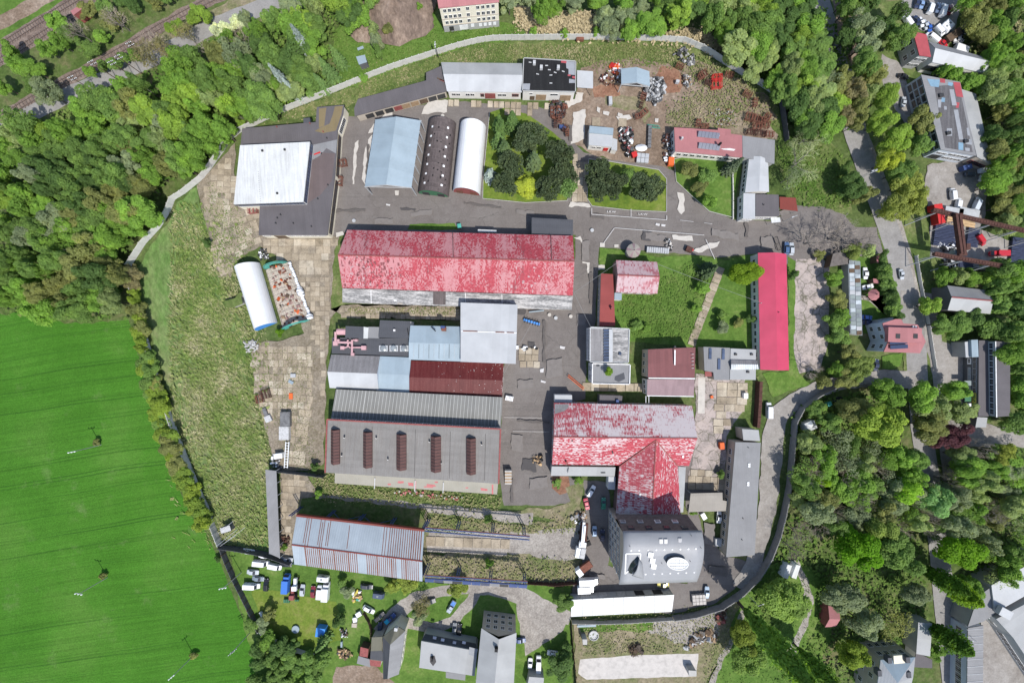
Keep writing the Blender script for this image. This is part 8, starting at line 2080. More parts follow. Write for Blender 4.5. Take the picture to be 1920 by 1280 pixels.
def vehicle(kind,u,v,ang,col,label,cat=None,group=None,s=1.0,bed=None):
 """ang: heading on the photograph, degrees counter-clockwise from the right"""
 parts,(wm,rm,wx,wy),(lm,hl)=vproto(kind)
 p=W(u,v,{'van':1.5,'bigvan':1.7,'truck':2.2,'longtruck':2.2,'caravan':1.7}.get(kind,.8))
 nm={'car':'parked_car','estate':'parked_car','small':'parked_car','van':'van','bigvan':'van','truck':'truck','longtruck':'truck','pickup':'pickup_truck','caravan':'caravan'}[kind]
 root=thing(nm,label,cat or{'parked_car':'car','pickup_truck':'pickup'}.get(nm,nm),(p.x,p.y,0),group,R(ang));s*=.72 if u>1690 else .8;root.scale=(s,s,s)
 for n,me,loc in parts:
  inst(n,me,root,loc,color=(bed if(n=='bed_cover' and bed)else col))
 for sx_ in((-1,1)if wx>.5 else(1,)):
  for sy_ in(-1,1):
   w=inst('wheel',wm,root,(sx_*wx,sy_*wy,.32));inst('rim',rm,w)
 if hl:
  for sy_ in(-1,1):inst('headlight',lm,root,(hl[0],sy_*hl[1],hl[2]))
 return root
WH,SI,GY,BK,NV,BL,LB,RD,MR,GN=(.72,.73,.74),(.42,.45,.48),(.20,.21,.22),(.015,.015,.017),(.02,.03,.07),(.03,.10,.38),(.25,.38,.52),(.45,.02,.03),(.18,.02,.03),(.02,.20,.12)
for a in[
('car',465,1034,-8,WH,'white car with dark roof half in the shadow of the works wall, leftmost there'),('car',495,1042,-8,WH,'white car just right of it beside the thin shelter roof end'),
('bigvan',487,1058,-6,WH,'long white van in the upper row of the field edge car park'),('van',513,1064,-12,WH,'white van nose to the striped hall in the upper row'),('car',473,1073,-6,SI,'silver car alone under the long white van'),('car',483,1085,-8,(.18,.22,.26),'blue-grey car parked left of the black one'),('bigvan',469,1101,-3,WH,'long white van overlapping the board fence'),('estate',498,1097,88,BK,'black estate car standing upright in the lower row'),
('car',537,1049,-8,(.28,.30,.33),'silver car tucked into the corner of the striped hall'),('car',535,1058,-8,BK,'black car in front of the silver one at the corner of the striped hall'),
('truck',534,1096,86,(.05,.16,.50),'bright blue box truck in the mown garden row'),('car',566,1107,84,SI,'silver hatchback beside the old tractor'),('car',586,1110,86,MR,'maroon car with white bonnet next to the yellow machinery'),('caravan',604,1086,-6,WH,'white box caravan at the top of the garden row'),('truck',609,1111,86,WH,'white box truck at the right end of the garden row'),('van',597,1112,86,WH,'white pickup-sized van squeezed left of the white box truck'),
('estate',687,1100,-6,(.05,.055,.07),'dark grey car on the grass under the pale lime trees'),('caravan',709,1117,-8,(.06,.08,.13),'dark blue camper with white front on the garden drive'),('estate',691,1143,-30,WH,'white estate car angled at the end of the garden drive'),('estate',711,1157,38,(.03,.03,.033),'black car angled at the corner of the cream-walled house'),('car',712,1178,88,NV,'navy car in the shadow beside the cream-walled house'),
('estate',805,1129,15,(.12,.12,.12),'dark car under the tree in the drive loop'),('car',861,1181,84,BK,'black car at the end of the drive by the soot-stained house'),('small',852,1178,84,GY,'small grey car left of the black one by the soot-stained house'),
('car',975,1201,0,(.05,.09,.22),'dark blue car at the right wall of the big bottom house'),('car',1037,1225,-8,WH,'white car near the dark trees at the bottom edge'),('bigvan',1010,1248,88,WH,'white van standing upright at the bottom edge'),('small',994,1244,85,WH,'small white car left of the white van at the bottom edge'),
('car',1244,1096.5,178,(.60,.52,.12),'yellow car in front of the white-roofed garages'),('car',1326,1111,86,(.33,.42,.52),'pale blue car parked upright at the lane wall'),('car',1349,970,86,WH,'white car with dark bonnet beside the beige canopy'),('small',1115,996,88,(.28,.40,.55),'light blue car in the shade of the curved office'),('car',1130,1004,88,NV,'navy car deep in the shade of the curved office'),
('estate',1109,921,60,WH,'white estate with dark screens below the silvery lean-to'),('car',1100,945,-77,(.45,.05,.08),'red and white car below the white estate'),('car',1132,944,88,GN,'green car in the shade left of the flaked wing'),
('estate',1476,465,88,(.06,.11,.22),'blue car, left of two beside the pink hall'),('estate',1485,466,88,SI,'silver car, right of two beside the pink hall'),('car',1692,514,-80,SI,'silver car driving on the main road'),('car',1624,512,92,WH,'white car parked in the garden behind the glasshouse'),('car',1629,537,12,WH,'white car next to the octagonal gazebo'),('car',1626,595,-5,(.05,.12,.35),'blue car behind the villa, upper one'),('car',1628,605,-5,NV,'navy car behind the villa, lower one'),('car',1644,684,80,NV,'navy car half hidden in shade below the villa'),
('estate',1821,326,0,(.06,.07,.09),'dark car crossways on the pale car yard'),('van',1792,362,95,WH,'white van, upper of two on the pale car yard'),('van',1802,380,80,WH,'white and blue van, lower of two on the pale car yard'),('bigvan',1838,380,65,(.55,.6,.66),'pale blue van with dark cab at the right of the car yard'),('bigvan',1851,325,70,WH,'white van at the upper right corner of the car yard'),
('car',1721,4,80,NV,'navy car at the left of the top parking row'),('car',1730,5,80,(.20,.30,.48),'blue car second in the top parking row'),('car',1740,8,80,BK,'black car third in the top parking row'),('van',1750,11,72,WH,'white estate van fourth in the top parking row'),('car',1761,13,75,(.10,.14,.22),'blue-grey car fifth in the top parking row'),('bigvan',1774,14,76,WH,'large white van near the right end of the top parking row'),('car',1783,17,72,MR,'dark red car at the right end of the top parking row'),
('car',1721,37,108,NV,'navy car leading the short diagonal row of the car park'),('car',1729,40,108,WH,'white car second in the short diagonal row'),('car',1737,45,108,SI,'silver car third in the short diagonal row'),('car',1743,49,108,BL,'blue car last in the short diagonal row'),('van',1706,35,125,WH,'white van under the trees at the left of the car park'),('caravan',1783,44,-45,WH,'white motor caravan in the crowded right corner of the car park, upper one'),('caravan',1776,50,-45,WH,'white motor caravan lower beside the first one'),('van',1767,54,-50,WH,'white van left of the motor caravans'),('bigvan',1753,67,140,WH,'large white van beside the red-topped house'),('car',1770,80,-35,RD,'red car against the wall of the long grey hall'),('car',1800,73,0,WH,'white car with black bonnet in the scrap corner of the car park'),
('car',1605,40,15,WH,'white car under trees at the left of the car park, upper one'),('car',1614,52,20,SI,'silver car under trees at the left of the car park, lower one'),('car',1696,142,-15,BK,'black car by the upper corner of the patched factory'),('car',1696,190,80,SI,'silver car on the forecourt lane beside the patched factory'),('van',1845,449,-55,RD,'red pickup van in the steel yard'),('truck',1880,474,180,RD,'red truck with pale box beside the striped steel stack'),('bigvan',1445,770,90,WH,'white delivery van driving up the lane'),('longtruck',1105,1092,3,WH,'white box truck at the garages, upper of two'),('truck',1099.5,1106,3,WH,'white box truck at the garages, lower of two'),('van',1852,317,10,WH,'white van behind the patched factory wing')]:
 vehicle(*a)
vehicle('pickup',731,1160,42,(.02,.06,.22),'blue pickup with turquoise bed cover outside the cream-walled house',bed=(.05,.45,.60))
vehicle('pickup',846,1138,-120,(.35,.40,.46),'silver pickup carrying a blue load on the garden drive',bed=(.10,.22,.52));
# white lorry crane with folded boom, and a red one in shade
p=W(1091,1010);CR=thing('crane_truck','white lorry-mounted crane with its long boom folded towards the red car','crane truck',(p.x,p.y,0))
def seg(a,b,h0,h1,w,hh,m,nm):MB().bar(W(a[0],a[1],h0),W(b[0],b[1],h1),w,hh).build(nm,M[m],CR)
seg((1090,1040),(1096,980),1.3,1.3,2.2,.5,'rust_dark','chassis');seg((1091,1025),(1095,978),3.0,3.2,.7,.7,'white_plastic','boom');seg((1094,1015),(1097,985),3.4,3.8,.5,.5,'white_plastic','boom');MB().box(W(1083,1034,2.2),(1.2,2.9,1.7),R(-10)).build('counterweight',M['white_plastic'],CR);MB().box(W(1092,1035,2.4),(1.4,3.0,1.8),R(-12)).build('crane_cab',M['paper_grey'],CR);MB().box(W(1092,1020,2.4),(2.0,1.6,1.2),R(-10)).build('turret',M['white_plastic'],CR)
for dx,dy in((-1,2.2),(1,2.2),(-1,-.6),(1,-.6),(-1,-2.6),(1,-2.6)):MB().tube((p.x+dx-.15,p.y+dy,.5),(p.x+dx+.15,p.y+dy,.5),.5,n=10).build('wheel',M['tyre'],CR)
MB().box(W(1103,1018,1.4),(1.5,1.2,.8),.4).build('hydraulic_unit',M['black'],CR)
p=W(1096,1064);CR=thing('tipper_truck','rusty red tipper with white cab standing askew in the shade below the crane lorry','truck',(p.x,p.y,0),rz=0)
seg((1090,1068),(1108,1055),1.5,1.5,2.0,1.0,'rust','tipper_body');MB().box(W(1086,1071,1.5),(1.6,2.1,1.9),R(36)).build('cab',M['white_plastic'],CR);MB().box((p.x,p.y,.6),(4.5,1.0,.3),R(36)).build('chassis',M['dark_metal'],CR)
for t_ in(-1.4,.2,1.4):
 for s_ in(-.9,.9):c_,s2=math.cos(R(36)),math.sin(R(36));MB().tube((p.x+t_*c_-s_*s2-.1,p.y+t_*s2+s_*c_,.45),(p.x+t_*c_-s_*s2+.1,p.y+t_*s2+s_*c_,.45),.45,n=10).build('wheel',M['tyre'],CR)
for lb,u,v in(('old tractor with red bonnet among the parked garden vehicles',552,1108),('white vintage tractor without bonnet above the red one',557,1091)):
 p=W(u,v);T=thing('tractor',lb,'tractor',(p.x,p.y,0));red='red' in lb[:25]
 MB().box((p.x,p.y+.8,1.0),(.8,2.0,.8)).build('bonnet',M['trim_red' if red else 'white_plastic'],T);MB().box((p.x,p.y-.9,1.4),(1.4,1.3,1.3)).build('cab',M['trim_red' if red else 'white_plastic'],T)
 for dx in(-.85,.85):MB().tube((p.x+dx-.18,p.y-.9,.75),(p.x+dx+.18,p.y-.9,.75),.75,n=12).build('wheel',M['tyre'],T);MB().tube((p.x+dx*.8-.12,p.y+1.4,.4),(p.x+dx*.8+.12,p.y+1.4,.4),.4,n=10).build('wheel',M['tyre'],T)
# ------------------------------------------------------------------ stores, scrap and small things of the yards
def rack(u,v,rz,size,m,label,group=None,h=1.4,n=5):
 p=W(u,v);root=thing('steel_rack',label,'rack',(p.x,p.y,0),group,rz);mb=MB();L,B_=size
 for x in(-L/2,L/2):
  for y in(-B_/2,B_/2):mb.bar((x,y,0),(x,y,h),.12)
 f=mb.mesh('upright',M[m]);inst('upright',f,root)
 b1=MB()
 for z in(.25,h*.6,h):
  for y in(-B_/2,B_/2):b1.bar((-L/2,y,z),(L/2,y,z),.1)
  for x in(-L/2,L/2):b1.bar((x,-B_/2,z),(x,B_/2,z),.1)
 inst('frame',b1.mesh('frame',M[m]),root)
 for k in range(n):
  x=-L/2+L*(k+.5)/n;inst('crossbar',RB.setdefault((round(B_,2),m),MB().bar((0,-B_/2,0),(0,B_/2,0),.14).mesh('crossbar',M[m])),root,(x,0,h*(.98 if k%2 else .62)))
 return root
RB={}
for u,v,rz,sz,m,l in[(1342,149,R(5),(2.8,1.6),'red_paint','bright red stacked racks in the north-east dirt yard, upper stack'),(1341,160,R(5),(2.9,2.6),'red_paint','bright red stacked racks in the north-east dirt yard, lower stack'),(1273,127,R(-25),(2.2,1.1),'rust','rusty rack on the reddish dirt'),(1316,142,R(30),(2.4,1.6),'rust','rusty rack left of the timber pole'),(1312,147,R(20),(1.8,1.2),'rust','rusty rack just below the one left of the timber pole'),(1326,158,R(-10),(1.8,1.0),'rust_dark','dark rusty rack left of the red racks'),(1365,143,R(-20),(2.3,1.2),'rust','rusty rack right of the red racks near the wall'),(1399,179,R(-35),(2.4,1.3),'rust','rusty rack tilted in the tall weeds'),(1413,195,R(85),(2.2,1.0),'rust','rusty upright rack in the weeds below the tilted one'),
(1403,222,R(-15),(2.4,2.0),'rust','rusty rack, leftmost of the cluster above the office wing'),(1414,225,R(-15),(2.0,2.0),'rust','rusty rack, second of the cluster above the office wing'),(1426,229,R(-10),(2.0,1.6),'rust','rusty rack, third of the cluster above the office wing'),(1436,222,R(-30),(1.6,1.8),'rust','rusty rack nearest the dark wall'),(1432,236,R(-10),(2.2,1.8),'rust','rusty rack lower in the cluster by the dark wall'),(1416,240,R(-5),(2.4,1.4),'rust','rusty rack lower left in the cluster'),(1424,252,R(-8),(2.6,1.4),'rust_dark','dark rack right behind the office wing'),(1440,254,R(-5),(2.2,1.4),'rust','rusty rack right behind the end of the office wing'),(1405,250,R(-5),(2.2,1.2),'rust_dark','dark rack behind the middle of the office roof'),(1307,233,R(80),(2.0,1.1),'rust','rusty rack behind the solar panels, left'),(1319,239,R(0),(2.2,1.0),'rust','rusty rack behind the solar panels, right'),
(1035,212,R(90),(2.6,1.0),'rust','rusty rack at the left of the rack heap below the black-roofed workshop'),(1046,216,R(85),(2.8,1.1),'rust','rusty rack in the middle of the rack heap'),(1056,212,R(85),(2.6,1.2),'rust_dark','dark rack on the right of the rack heap'),(1049,226,R(88),(2.0,1.1),'rust','rusty rack lower in the rack heap'),(1041,235,R(90),(1.8,.9),'rust_dark','dark rack by the blue tarpaulin'),(1059,243,R(60),(1.8,1.0),'rust_dark','dark rack at the lower end of the rack heap'),(1063,251,R(90),(1.7,.9),'rust','rusty rack standing last beside the asphalt bend'),(1205,183,R(70),(1.7,1.4),'rust','rusty rack by the corner of the drive-through canopy'),(1201,199,R(70),(1.6,.8),'rust_dark','dark rack below the canopy corner'),(1206,213,R(40),(2.2,1.4),'rust','rusty rack left of the green gate leaf'),(1196,220,R(15),(1.9,1.2),'rust','rusty open rack at the edge of the slabs'),
(500,738,R(15),(2.6,2.6),'rust_dark','dark rusty rack on the slab yard by the meadow, right one'),(489,747,R(15),(2.0,2.2),'rust','rusty rack at the meadow edge, left one'),(644,308,R(10),(2.4,1.8),'rust','rusty trolley frame beside the workshop hall, upper'),(639,341,R(85),(2.6,1.4),'rust','rusty skip frame beside the workshop hall, lower'),(477,396,R(5),(2.6,1.6),'trim_red','red rack at the foot of the white-roofed hall'),(1249,262,R(80),(2.4,1.0),'rust_dark','rusty heap rack at the left wall of the office')]:
 rack(u,v,rz,sz,m,l,'steel racks of the yards')
def junk(name,label,cat,poly,n,mats,size,zmax=1.6,seed=1,tubes=.2,kind=None):
 r=random.Random(seed);pw=[V2(*p)for p in poly];c=(sum(p[0]for p in pw)/len(pw),sum(p[1]for p in pw)/len(pw));root=thing(name,label,cat,(c[0],c[1],0));bag={}
 x0,x1=min(p[0]for p in pw),max(p[0]for p in pw);y0,y1=min(p[1]for p in pw),max(p[1]for p in pw);k=0;R0=max(x1-x0,y1-y0)/2
 while k<n:
  x,y=r.uniform(x0,x1),r.uniform(y0,y1)
  if not inside((x,y),pw):continue
  k+=1;e=max(0,1-math.hypot(x-c[0],y-c[1])/R0);z=r.uniform(.15,.3+zmax*e);m=r.choice(mats);mb=bag.setdefault(m,MB());s=r.uniform(*size)
  if r.random()<tubes:d=rdir(r)*s;d.z*=.3;mb.tube((x,y,z),(x+d.x,y+d.y,z+d.z),.07,n=5)
  else:mb.box((x,y,z),(s,s*r.uniform(.4,1),s*r.uniform(.2,.8)),r.uniform(0,3),tilt=(r.uniform(-.7,.7),r.uniform(-.7,.7)))
 for m,mb in bag.items():tag(mb.build('scrap',M[m],root),kind='stuff')
 return root
junk('scrap_heap','big heap of crumpled grey scrap beside the drive-through canopy','scrap heap',[(1216,148),(1240,146),(1248,165),(1243,185),(1228,197),(1212,188),(1208,170)],300,['scrap_grey','scrap_grey','paper_grey','dark_metal','galv'],(.35,1.1),2.4,1,.1)
junk('swarf_heap','rounded heap of grey-brown swarf right of the reddish dirt','scrap heap',[(1281,140),(1292,145),(1296,160),(1288,168),(1280,158)],160,['paper_grey','scrap_grey','wood'],(.2,.6),1.6,2,.5)
junk('rubbish','grey bulky rubbish below the boundary wall in the dirt yard corner','rubbish',[(1262,96),(1282,90),(1300,105),(1300,122),(1280,120),(1262,106)],46,['scrap_grey','wall_concrete','scrap_grey','dark_metal'],(.5,1.2),.6,3,.1)
junk('rubbish','black and white rubbish heap right of the white kiosk','rubbish',[(1162,242),(1185,240),(1186,262),(1184,285),(1176,296),(1168,280),(1160,255)],190,['black','dark_metal','white_plastic','scrap_grey','trim_red','tyre'],(.3,1.1),1.2,4,.25)
junk('rubbish','scatter of pale rubble and rusty bits in the weeds above the office roof','rubbish',[(1330,205),(1375,205),(1382,235),(1345,240)],80,['gravel_pale','rust','paper_grey','wood'],(.12,.42),.2,5,.1)
junk('scrap_heap','tangle of rusty steel offcuts between the racks below the black-roofed workshop','scrap heap',[(1030,190),(1062,192),(1062,210),(1050,228),(1036,222)],120,['rust','rust_dark','scrap_grey','dark_metal'],(.4,1.4),1.0,6,.55)
junk('scrap_heap','line of dark and rusty scrap between the lean-to and the drive-through canopy','scrap heap',[(1118,140),(1160,138),(1160,160),(1130,162)],90,['rust','rust_dark','white_plastic','wood'],(.3,1.0),.5,7,.4)
junk('scrap_heap','grey and rusty scrap along the left wall of the office block','scrap heap',[(1244,255),(1258,255),(1262,300),(1248,305),(1243,285)],90,['rust','scrap_grey','white_plastic','dark_metal'],(.3,.9),.6,8,.3)
junk('rubbish','dark tangled scrap wedged above the white tunnel tent','scrap heap',[(484,466),(500,468),(504,485),(490,488)],70,['dark_metal','white_plastic','scrap_grey'],(.25,.8),.8,9,.5)
junk('goods_heap','rusty and orange goods laid out inside the stripped tent frame','goods',[(505,500),(540,495),(578,595),(532,610)],110,['rust','wall_pinkish','wood','wall_beige','orange_paint','wood_dark','rust','wall_pinkish'],(.3,1.1),.15,10,.1)
junk('brushwood_pile','long pile of broken timber and bark on the gravel of the waste ground','wood pile',[(1282,1215),(1310,1182),(1340,1180),(1344,1198),(1312,1205),(1290,1217)],170,['wood_dark','wood','paper_grey','bark_grey'],(.4,1.5),.8,11,.6)
junk('brushwood_pile','dark brown brush heap in the middle of the waste ground','wood pile',[(1175,1210),(1195,1203),(1208,1222),(1190,1228),(1172,1220)],110,['wood_dark','bark'],(.4,1.3),.8,12,.8)
junk('brushwood_pile','reddish brush heap at the top right end of the waste ground','wood pile',[(1342,1160),(1358,1140),(1356,1165),(1346,1172)],80,['wood_dark','trim_red','bark'],(.4,1.3),.7,13,.8)
junk('rubbish','yellow, white and tan junk pile on the garden grass right of the white box truck','rubbish',[(660,1104),(678,1108),(678,1126),(664,1126)],60,['yellow_paint','white_plastic','plank_tan','wood','green_paint'],(.3,1.1),.5,14,.3)
junk('rubbish','small litter pile in the garden below the dark bush','rubbish',[(638,1178),(650,1178),(652,1192),(642,1192)],40,['wood_dark','white_plastic','paper_grey','dark_metal'],(.2,.8),.4,15,.3)
junk('rubbish','firewood and rubbish heap left of the dark red garden shed','rubbish',[(630,1216),(648,1214),(664,1228),(640,1234)],80,['wood','wood_dark','plank_tan','dark_metal'],(.3,1.0),.5,16,.4)
junk('rubbish','black and pale machine parts lying in the middle of the central yard','machine parts',[(996,856),(1016,852),(1018,870),(1000,874)],26,['dark_metal','black','wood','plank_tan'],(.4,1.1),.3,17,.2)
junk('rubbish','grey stone offcuts spilled at the end of the slab row','rubbish',[(1246,446),(1256,450),(1262,470),(1250,470)],45,['gravel_pale','dark_metal','paper_grey'],(.3,.8),.4,18,.1)
junk('rubbish','machine scrap and pallets beside the dark wall between slab yard and thin shelter','rubbish',[(512,850),(525,852),(528,878),(510,876)],30,['dark_metal','white_plastic','scrap_grey'],(.3,1.0),.5,19,.2)
junk('rubbish','white and dark pipework under the gantry crane','machine parts',[(1758,458),(1795,452),(1796,470),(1762,474)],60,['white_plastic','dark_metal','galv','black'],(.4,1.2),.6,20,.6)
junk('rubbish','dark machinery and white drums below the lower crane beam','machine parts',[(1768,486),(1790,486),(1790,500),(1770,500)],40,['white_plastic','dark_metal','black'],(.4,1.1),.6,21,.4)
junk('rubbish','black scrap and white panels in the right corner of the car park','rubbish',[(1785,62),(1800,56),(1808,78),(1792,88)],50,['black','white_plastic','dark_metal','galv'],(.4,1.4),.7,22,.2)
junk('rubble','heap of broken concrete at the upper left of the lower slab yard','rubble',[(458,640),(484,636),(486,655),(464,664)],90,['gravel_pale','paper_grey','wall_concrete'],(.2,.7),.5,23,0)
junk('rubble','broken tiles and weeds at the south foot of the monitor hall','rubble',[(735,915),(780,920),(870,932),(860,938),(740,925)],50,['patch_rose','gravel_pale','wall_brick'],(.2,.7),.2,24,0)
junk('rubble','rubble and planks on the weedy strip at the end of the white crane boom','rubble',[(1070,965),(1096,955),(1098,975),(1080,985)],45,['gravel_pale','wood','white_plastic','wall_brick'],(.3,1.2),.4,25,.3)
junk('rubbish','red and orange steelwork between the lean-to and the boundary wall','scrap heap',[(1142,124),(1162,122),(1162,140),(1146,140)],40,['red_paint','orange_paint','white_plastic'],(.4,1.5),.8,26,.6)
junk('rubbish','dark rusty litter in the strip left of the craneway slabs','rubbish',[(530,1005),(545,1003),(543,1020),(532,1020)],18,['rust_dark','wood_dark'],(.4,1.2),.4,27,.3)
def block(name,label,cat,u,v,size,m,rz=0,z=0,group=None,tilt=None):
 p=W(u,v,z+size[2]);o=MB().box((p.x,p.y,z+size[2]/2),size,rz,tilt=tilt).build(name,M[m]);return tag(o,label,cat,group)
def stack(name,label,cat,u,v,nx,ny,size,m,rz=0,pn='block',layers=1,gap=.12):
 p=W(u,v);root=thing(name,label,cat,(p.x,p.y,0),rz=rz);me=MB().box((0,0,0),size).mesh(pn,M[m])
 for l in range(layers):
  for i in range(nx):
   for j in range(ny):inst(pn,me,root,((i-(nx-1)/2)*(size[0]+gap),(j-(ny-1)/2)*(size[1]+gap),size[2]*(l+.5)+.02),R(rnd.uniform(-2,2)))
 return root
stack('slab_row','row of grey concrete slabs stacked along the yard edge beside the round kiosk','slab stack',1232,470,10,1,(.55,1.6,.9),'galv',R(-4),'slab')
stack('pallet_stack','grey stacked blocks at the lower right corner of the rubbish heap by the kiosk','block stack',1204,298,3,2,(1.1,1.3,.8),'galv',R(-5))
stack('block_row','row of grey-blue sacks on the right edge of the slab patch by the kiosk','sack row',1217,258,1,6,(1.0,1.0,.8),'scrap_grey',R(-2),'sack')
stack('pallet_stack','stack of grey pallets and blocks beside the pale blue car at the lane wall','pallet stack',1309,1121,4,3,(.9,.9,.9),'gravel_pale',R(4),'pallet')
stack('pipe_stack','striped stack of dark blue steel sections left of the overhead crane bridge','steel stack',1770,442,1,15,(6.6,.28,.5),'dark_profile',R(-8),'section',gap=.16)
stack('pipe_stack','striped stack of dark blue steel sections right of the overhead crane bridge','steel stack',1822,446,1,13,(3.4,.28,.5),'dark_profile',R(-8),'section',gap=.16)
stack('pipe_stack','striped steel sections at the right edge beside the red truck','steel stack',1912,472,1,21,(6.2,.26,.6),'dark_profile',R(-7),'section',gap=.12)
stack('pipe_stack','striped steel sections below the lower crane beam','steel stack',1808,494,1,8,(4.6,.24,.5),'dark_profile',R(-10),'section',gap=.12)
stack('timber_stack','pale and orange timber laid beside the red container under the upper crane beam','timber stack',1800,416,1,6,(8.5,.3,.4),'plank_tan',R(-10),'beam',gap=.1)
stack('bench','pale blue garden table on the top meadow','table',676,91,1,1,(1.9,.8,.1),'roof_light_blue',R(20),'table_top')
stack('panel_stack','white kerb blocks in two short rows on the field edge of the craneway','block stack',760,1064-45,1,1,(.1,.1,.1),'galv',0)
for(u,v,s_,m,rz,l,c)in[(1765,405,(2.0,4.2,2.4),'red_paint',R(8),'pinkish red container under the upper crane beam, lower part','container'),(1760,388,(2.4,1.8,2.4),'red_paint',R(8),'red container above the upper crane beam','container'),(1790,395,(5.4,1.9,2.2),'galv',R(-10),'grey flat-topped container left of the white vans above the crane beam','container'),(1818,398,(6.0,2.2,2.2),'galv',R(-12),'grey flat-topped container above the upper crane beam','container'),(1815,313,(2.6,1.4,1.5),'blue_paint',R(15),'blue container at the foot of the patched factory','container'),(861,423,(1.1,1.2,1.2),'turquoise',R(10),'turquoise bin at the grass strip north of the red hall','bin'),(545,742.5,(1.1,1.8,.2),'orange_paint',R(0),'orange board on the pale slabs','board'),(545,716,(1.5,.9,.3),'roof_light_blue',R(-30),'pale blue board on the slabs','board'),(549,704,(1.5,1.1,.5),'galv',R(0),'grey metal box above the pale blue board','box'),
(534,786,(2.9,4.4,1.3),'scrap_grey',R(0),'open grey skip with pale waste on the slab yard, upper','skip'),(532,812,(2.9,4.0,1.3),'paper_grey',R(0),'open grey skip with pale waste on the slab yard, lower','skip'),(521,855,(2.4,1.5,1.6),'white_plastic',R(8),'pale blue-white cabinet by the ladder frame','cabinet'),(497,773,(1.1,2.6,.5),'scrap_grey',R(20),'grey steel tray at the meadow edge','tray'),(502,785,(1.9,1.9,.7),'paper_grey',R(25),'crumpled grey box below the steel tray','box'),(1055,237,(2.0,.9,.8),'blue_paint',R(-3),'blue tarpaulin bundle at the rack heap','tarpaulin'),(1145,188,(1.0,2.4,1.0),'galv',R(2),'grey steel cabinet lying on the dirt yard','cabinet'),(1271,152,(1.0,.8,1.0),'galv',R(-10),'grey drum box left of the swarf heap','box'),(1190,289,(1.5,1.5,.9),'red_paint',R(20),'red box at the lower end of the rubbish heap','box'),(1140,277,(1.3,.6,.8),'red_paint',0,'red box at the foot of the white kiosk','box'),(1259,302,(1.6,2.4,1.2),'orange_paint',R(-4),'orange skip at the left lower corner of the office block','skip'),
(1293,467,(1.8,1.5,1.0),'rust_dark',R(-20),'dark cart on the asphalt north of the inner meadow','cart'),(1297,468,(1.0,.9,.7),'red_paint',R(20),'red and pale box beside the dark cart','box'),(1354.5,836,(1.3,2.0,1.1),'orange_paint',R(5),'orange skip by the lane block','skip'),(1335,744,(.8,.8,.3),'orange_paint',0,'small orange lid on the cracked yard','lid'),(1399,742,(1.2,1.6,1.2),'white_plastic',R(0),'white cabinet on the covered conveyor','cabinet'),(1348,1017,(2.0,2.2,1.0),'galv',R(0),'pale flat trailer by the lane block','trailer'),(1320,968,(1.3,1.9,.7),'white_plastic',R(30),'small white dinghy by the beige canopy','boat'),(600,1186,(2.6,2.6,2.1),'blue_bright',R(-8),'blue garden pavilion tent with pale side on the mown garden','tent'),(672,1152,(1.6,1.3,.8),'white_plastic',R(30),'small white trailer on the garden grass','trailer'),(665,1162,(1.2,1.3,.8),'white_plastic',R(10),'white garden cart below the small trailer','cart'),(664,1172,(1.5,1.2,.6),'wall_beige',R(-5),'beige garden cart below the white one','cart'),(1100,1173,(5.6,.6,.4),'roof_light_blue',R(2),'bundle of pale blue pipes under the garage wall','pipes'),(1556,757,(1.2,1.2,1.2),'turquoise',R(20),'turquoise water tank beside the trampoline','tank'),(1088,72,(2.2,.9,.9),'rust',R(0),'rust-red crate on top of the boundary wall at the top','crate'),(640,1208,(.5,1.6,.6),'roof_light_blue',R(0),'slim pale blue slide in the garden','slide'),(489,1152,(.6,1.5,.7),'white_plastic',R(25),'white bench under the olive garden tree','bench'),(1806,91,(3.6,2.4,1.6),'tent_white',R(-20),'white covered boat against the long grey hall','boat'),(1790,65,(4.5,2.2,1.6),'wood_dark',R(35),'long dark open trailer in the car park corner','trailer'),(1080,945,(.2,.2,.2),'galv',0,'bolt box','box')]:
 if l!='bolt box':block(c.replace(' ','_'),l,c,u,v,s_,m,rz)
# small pale canopy roof sheet of the blue pavilion
p=W(598,1190,2.2);MB().slab([W(590,1195,1.2),W(607,1195,1.2),W(607,1186,2.2),W(592,1186,2.2)],.05)
# blue roller frames in the yard, long orange ladders
p=W(996,603);F=thing('roller_bed','bright blue steel frame with black rollers lying in the central yard','steel frame',(p.x,p.y,0))
q0,q1=W(982,599,.5),W(1012,608,.5);MB().bar(q0,q1,.7,.3).build('frame',M['blue_bright'],F)
for k in range(6):t_=q0.lerp(q1,(k+.5)/6);MB().tube(t_+Vector((-.2,-.8,.1)),t_+Vector((.2,.8,.1)),.13,n=6).build('roller',M['black'],F)
p=W(1000,584);MB().bar(W(993,585,.4),W(1020,582,.4),.35,.3);tag(MB().bar(W(992,585,.5),W(1020,582,.5),.35,.3).build('steel_beam',M['roof_light_blue']),'pale blue steel beam lying at the south-east corner of the red hall','steel beam')
p=W(1080,716);F=thing('ladder','long orange-red ladder lying across the central yard','ladder',(p.x,p.y,0))
for dv in(-1.6,1.6):MB().bar(W(1065-dv*.4,704+dv,.4),W(1095-dv*.4,729+dv,.4),.16).build('rail',M['orange_paint'],F)
for k in range(12):t0=W(1065.6+k*2.6,702.6+k*2.15,.4);t1=W(1064.4+k*2.6,705.6+k*2.15,.4);MB().bar(t0,t1,.1).build('rung',M['rust_dark'],F)
F=thing('lattice_tower','long white lattice frame standing between the grey skips and the thin shelter','steel frame',tuple(W(537,850)))
for du in(-3,3):MB().bar(W(539+du,828,1.6),W(536+du,877,1.6),.18).build('rail',M['white_plastic'],F)
for k in range(10):MB().bar(W(536-k*.3,830+k*5,1.6),W(542-k*.3,830.5+k*5,1.6),.13).build('rung',M['white_plastic'],F)
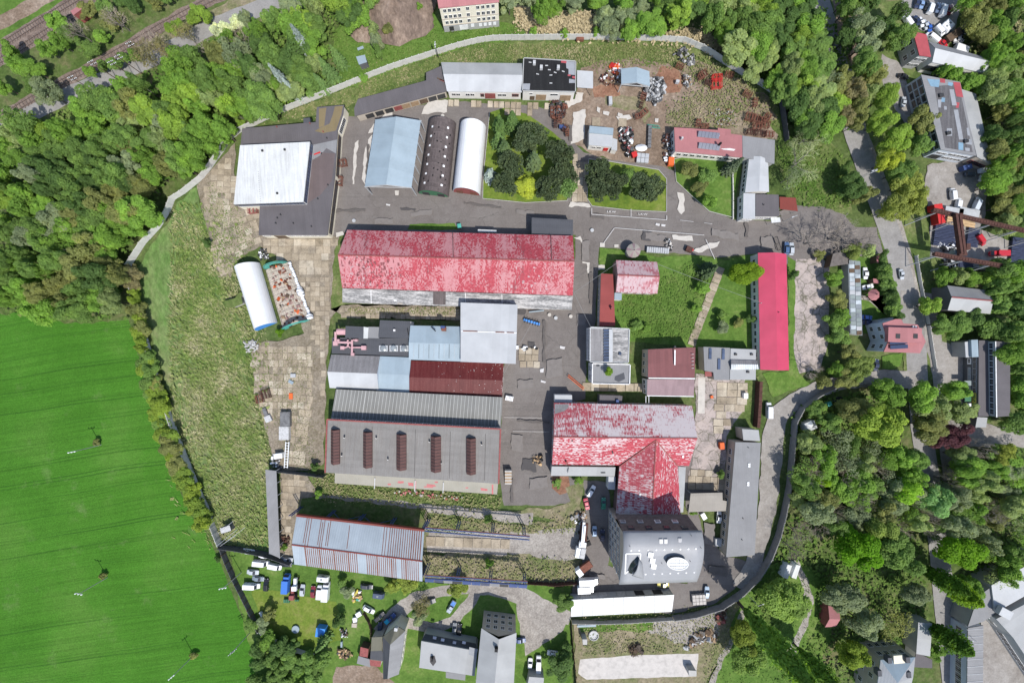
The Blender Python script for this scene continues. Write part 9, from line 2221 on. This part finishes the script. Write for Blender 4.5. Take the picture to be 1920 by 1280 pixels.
for u,v in((536,829),(542,829),(533,876),(539,876)):MB().bar(W(u,v,-.1),W(u,v,1.6),.14).build('leg',M['galv'],F)
p=W(555,1178);F=thing('paddling_pool','round pale blue paddling pool on the mown garden','pool',(p.x,p.y,0));MB().lathe((p.x,p.y,0),[(1.1,0),(1.12,.4),(1.0,.42),(.98,.3)],20).build('wall',M['roof_light_blue'],F);MB().lathe((p.x,p.y,.2),[(.96,0),(.95,.06)],20).build('water',M['polycarbonate'],F)
p=W(1202,278);F=thing('white_tent','white folded marquee roof with grey panels lying on the slabs by the kiosk','marquee',(p.x,p.y,0))
mb=MB();n_=12;ring=[Vector((p.x+1.85*math.cos(2*math.pi*k/n_),p.y+1.1*math.sin(2*math.pi*k/n_),.3))for k in range(n_)];mb.v=[tuple(q)for q in ring]+[(p.x,p.y,1.3)];mb.f=[(k,(k+1)%n_,n_)for k in range(n_)];mb.m=[0]*n_;mb.build('canvas',M['tent_white'],F)
p=W(1113,1172)
p=W(1152,1190);F=thing('concrete_ring','round dark water basin on the waste ground','basin',tuple(W(1113,1190)));q=W(1113,1190);MB().lathe((q.x,q.y,-.1),[(1.5,0),(1.5,.5),(1.3,.5),(1.3,.1)],20).build('rim',M['wall_concrete'],F);MB().lathe((q.x,q.y,.0),[(1.28,0),(1.28,.12)],20).build('bottom',M['paper_grey'],F)
for(a_,c_,l)in(((536,1,1),0,''),):pass
stack('goal_frame','green table set standing in the mown garden','garden table',539,1124,3,1,(.5,1.0,.7),'green_dark',0,'table_top');stack('goal_frame','smaller green table right of the table set','garden table',558,1123,2,1,(.5,.5,.6),'green_dark',0,'table_top')
p=W(947,746);stack('pallet_row','white louvred panels leaning at the right end of the dark red hall','panels',955,746,6,1,(.28,1.4,.9),'white_plastic',R(-10),'panel')
junk('rubbish','white carton stack on the loading slabs right of the white block','cartons',[(968,648),(1008,650),(1008,656),(968,655)],12,['white_plastic','paper_grey','dark_metal'],(.5,1.0),.3,31,0)
F=thing('outside_stair','concrete stair at the south-east corner of the monitor hall','stair',tuple(W(952,890)))
for k in range(9):q=W(953,880+k*3.2);MB().box((q.x,q.y,.95-k*.1),(2.0,.5,1.9-k*.2)).build('step',M['wood' if k%2 else 'wall_concrete'],F)
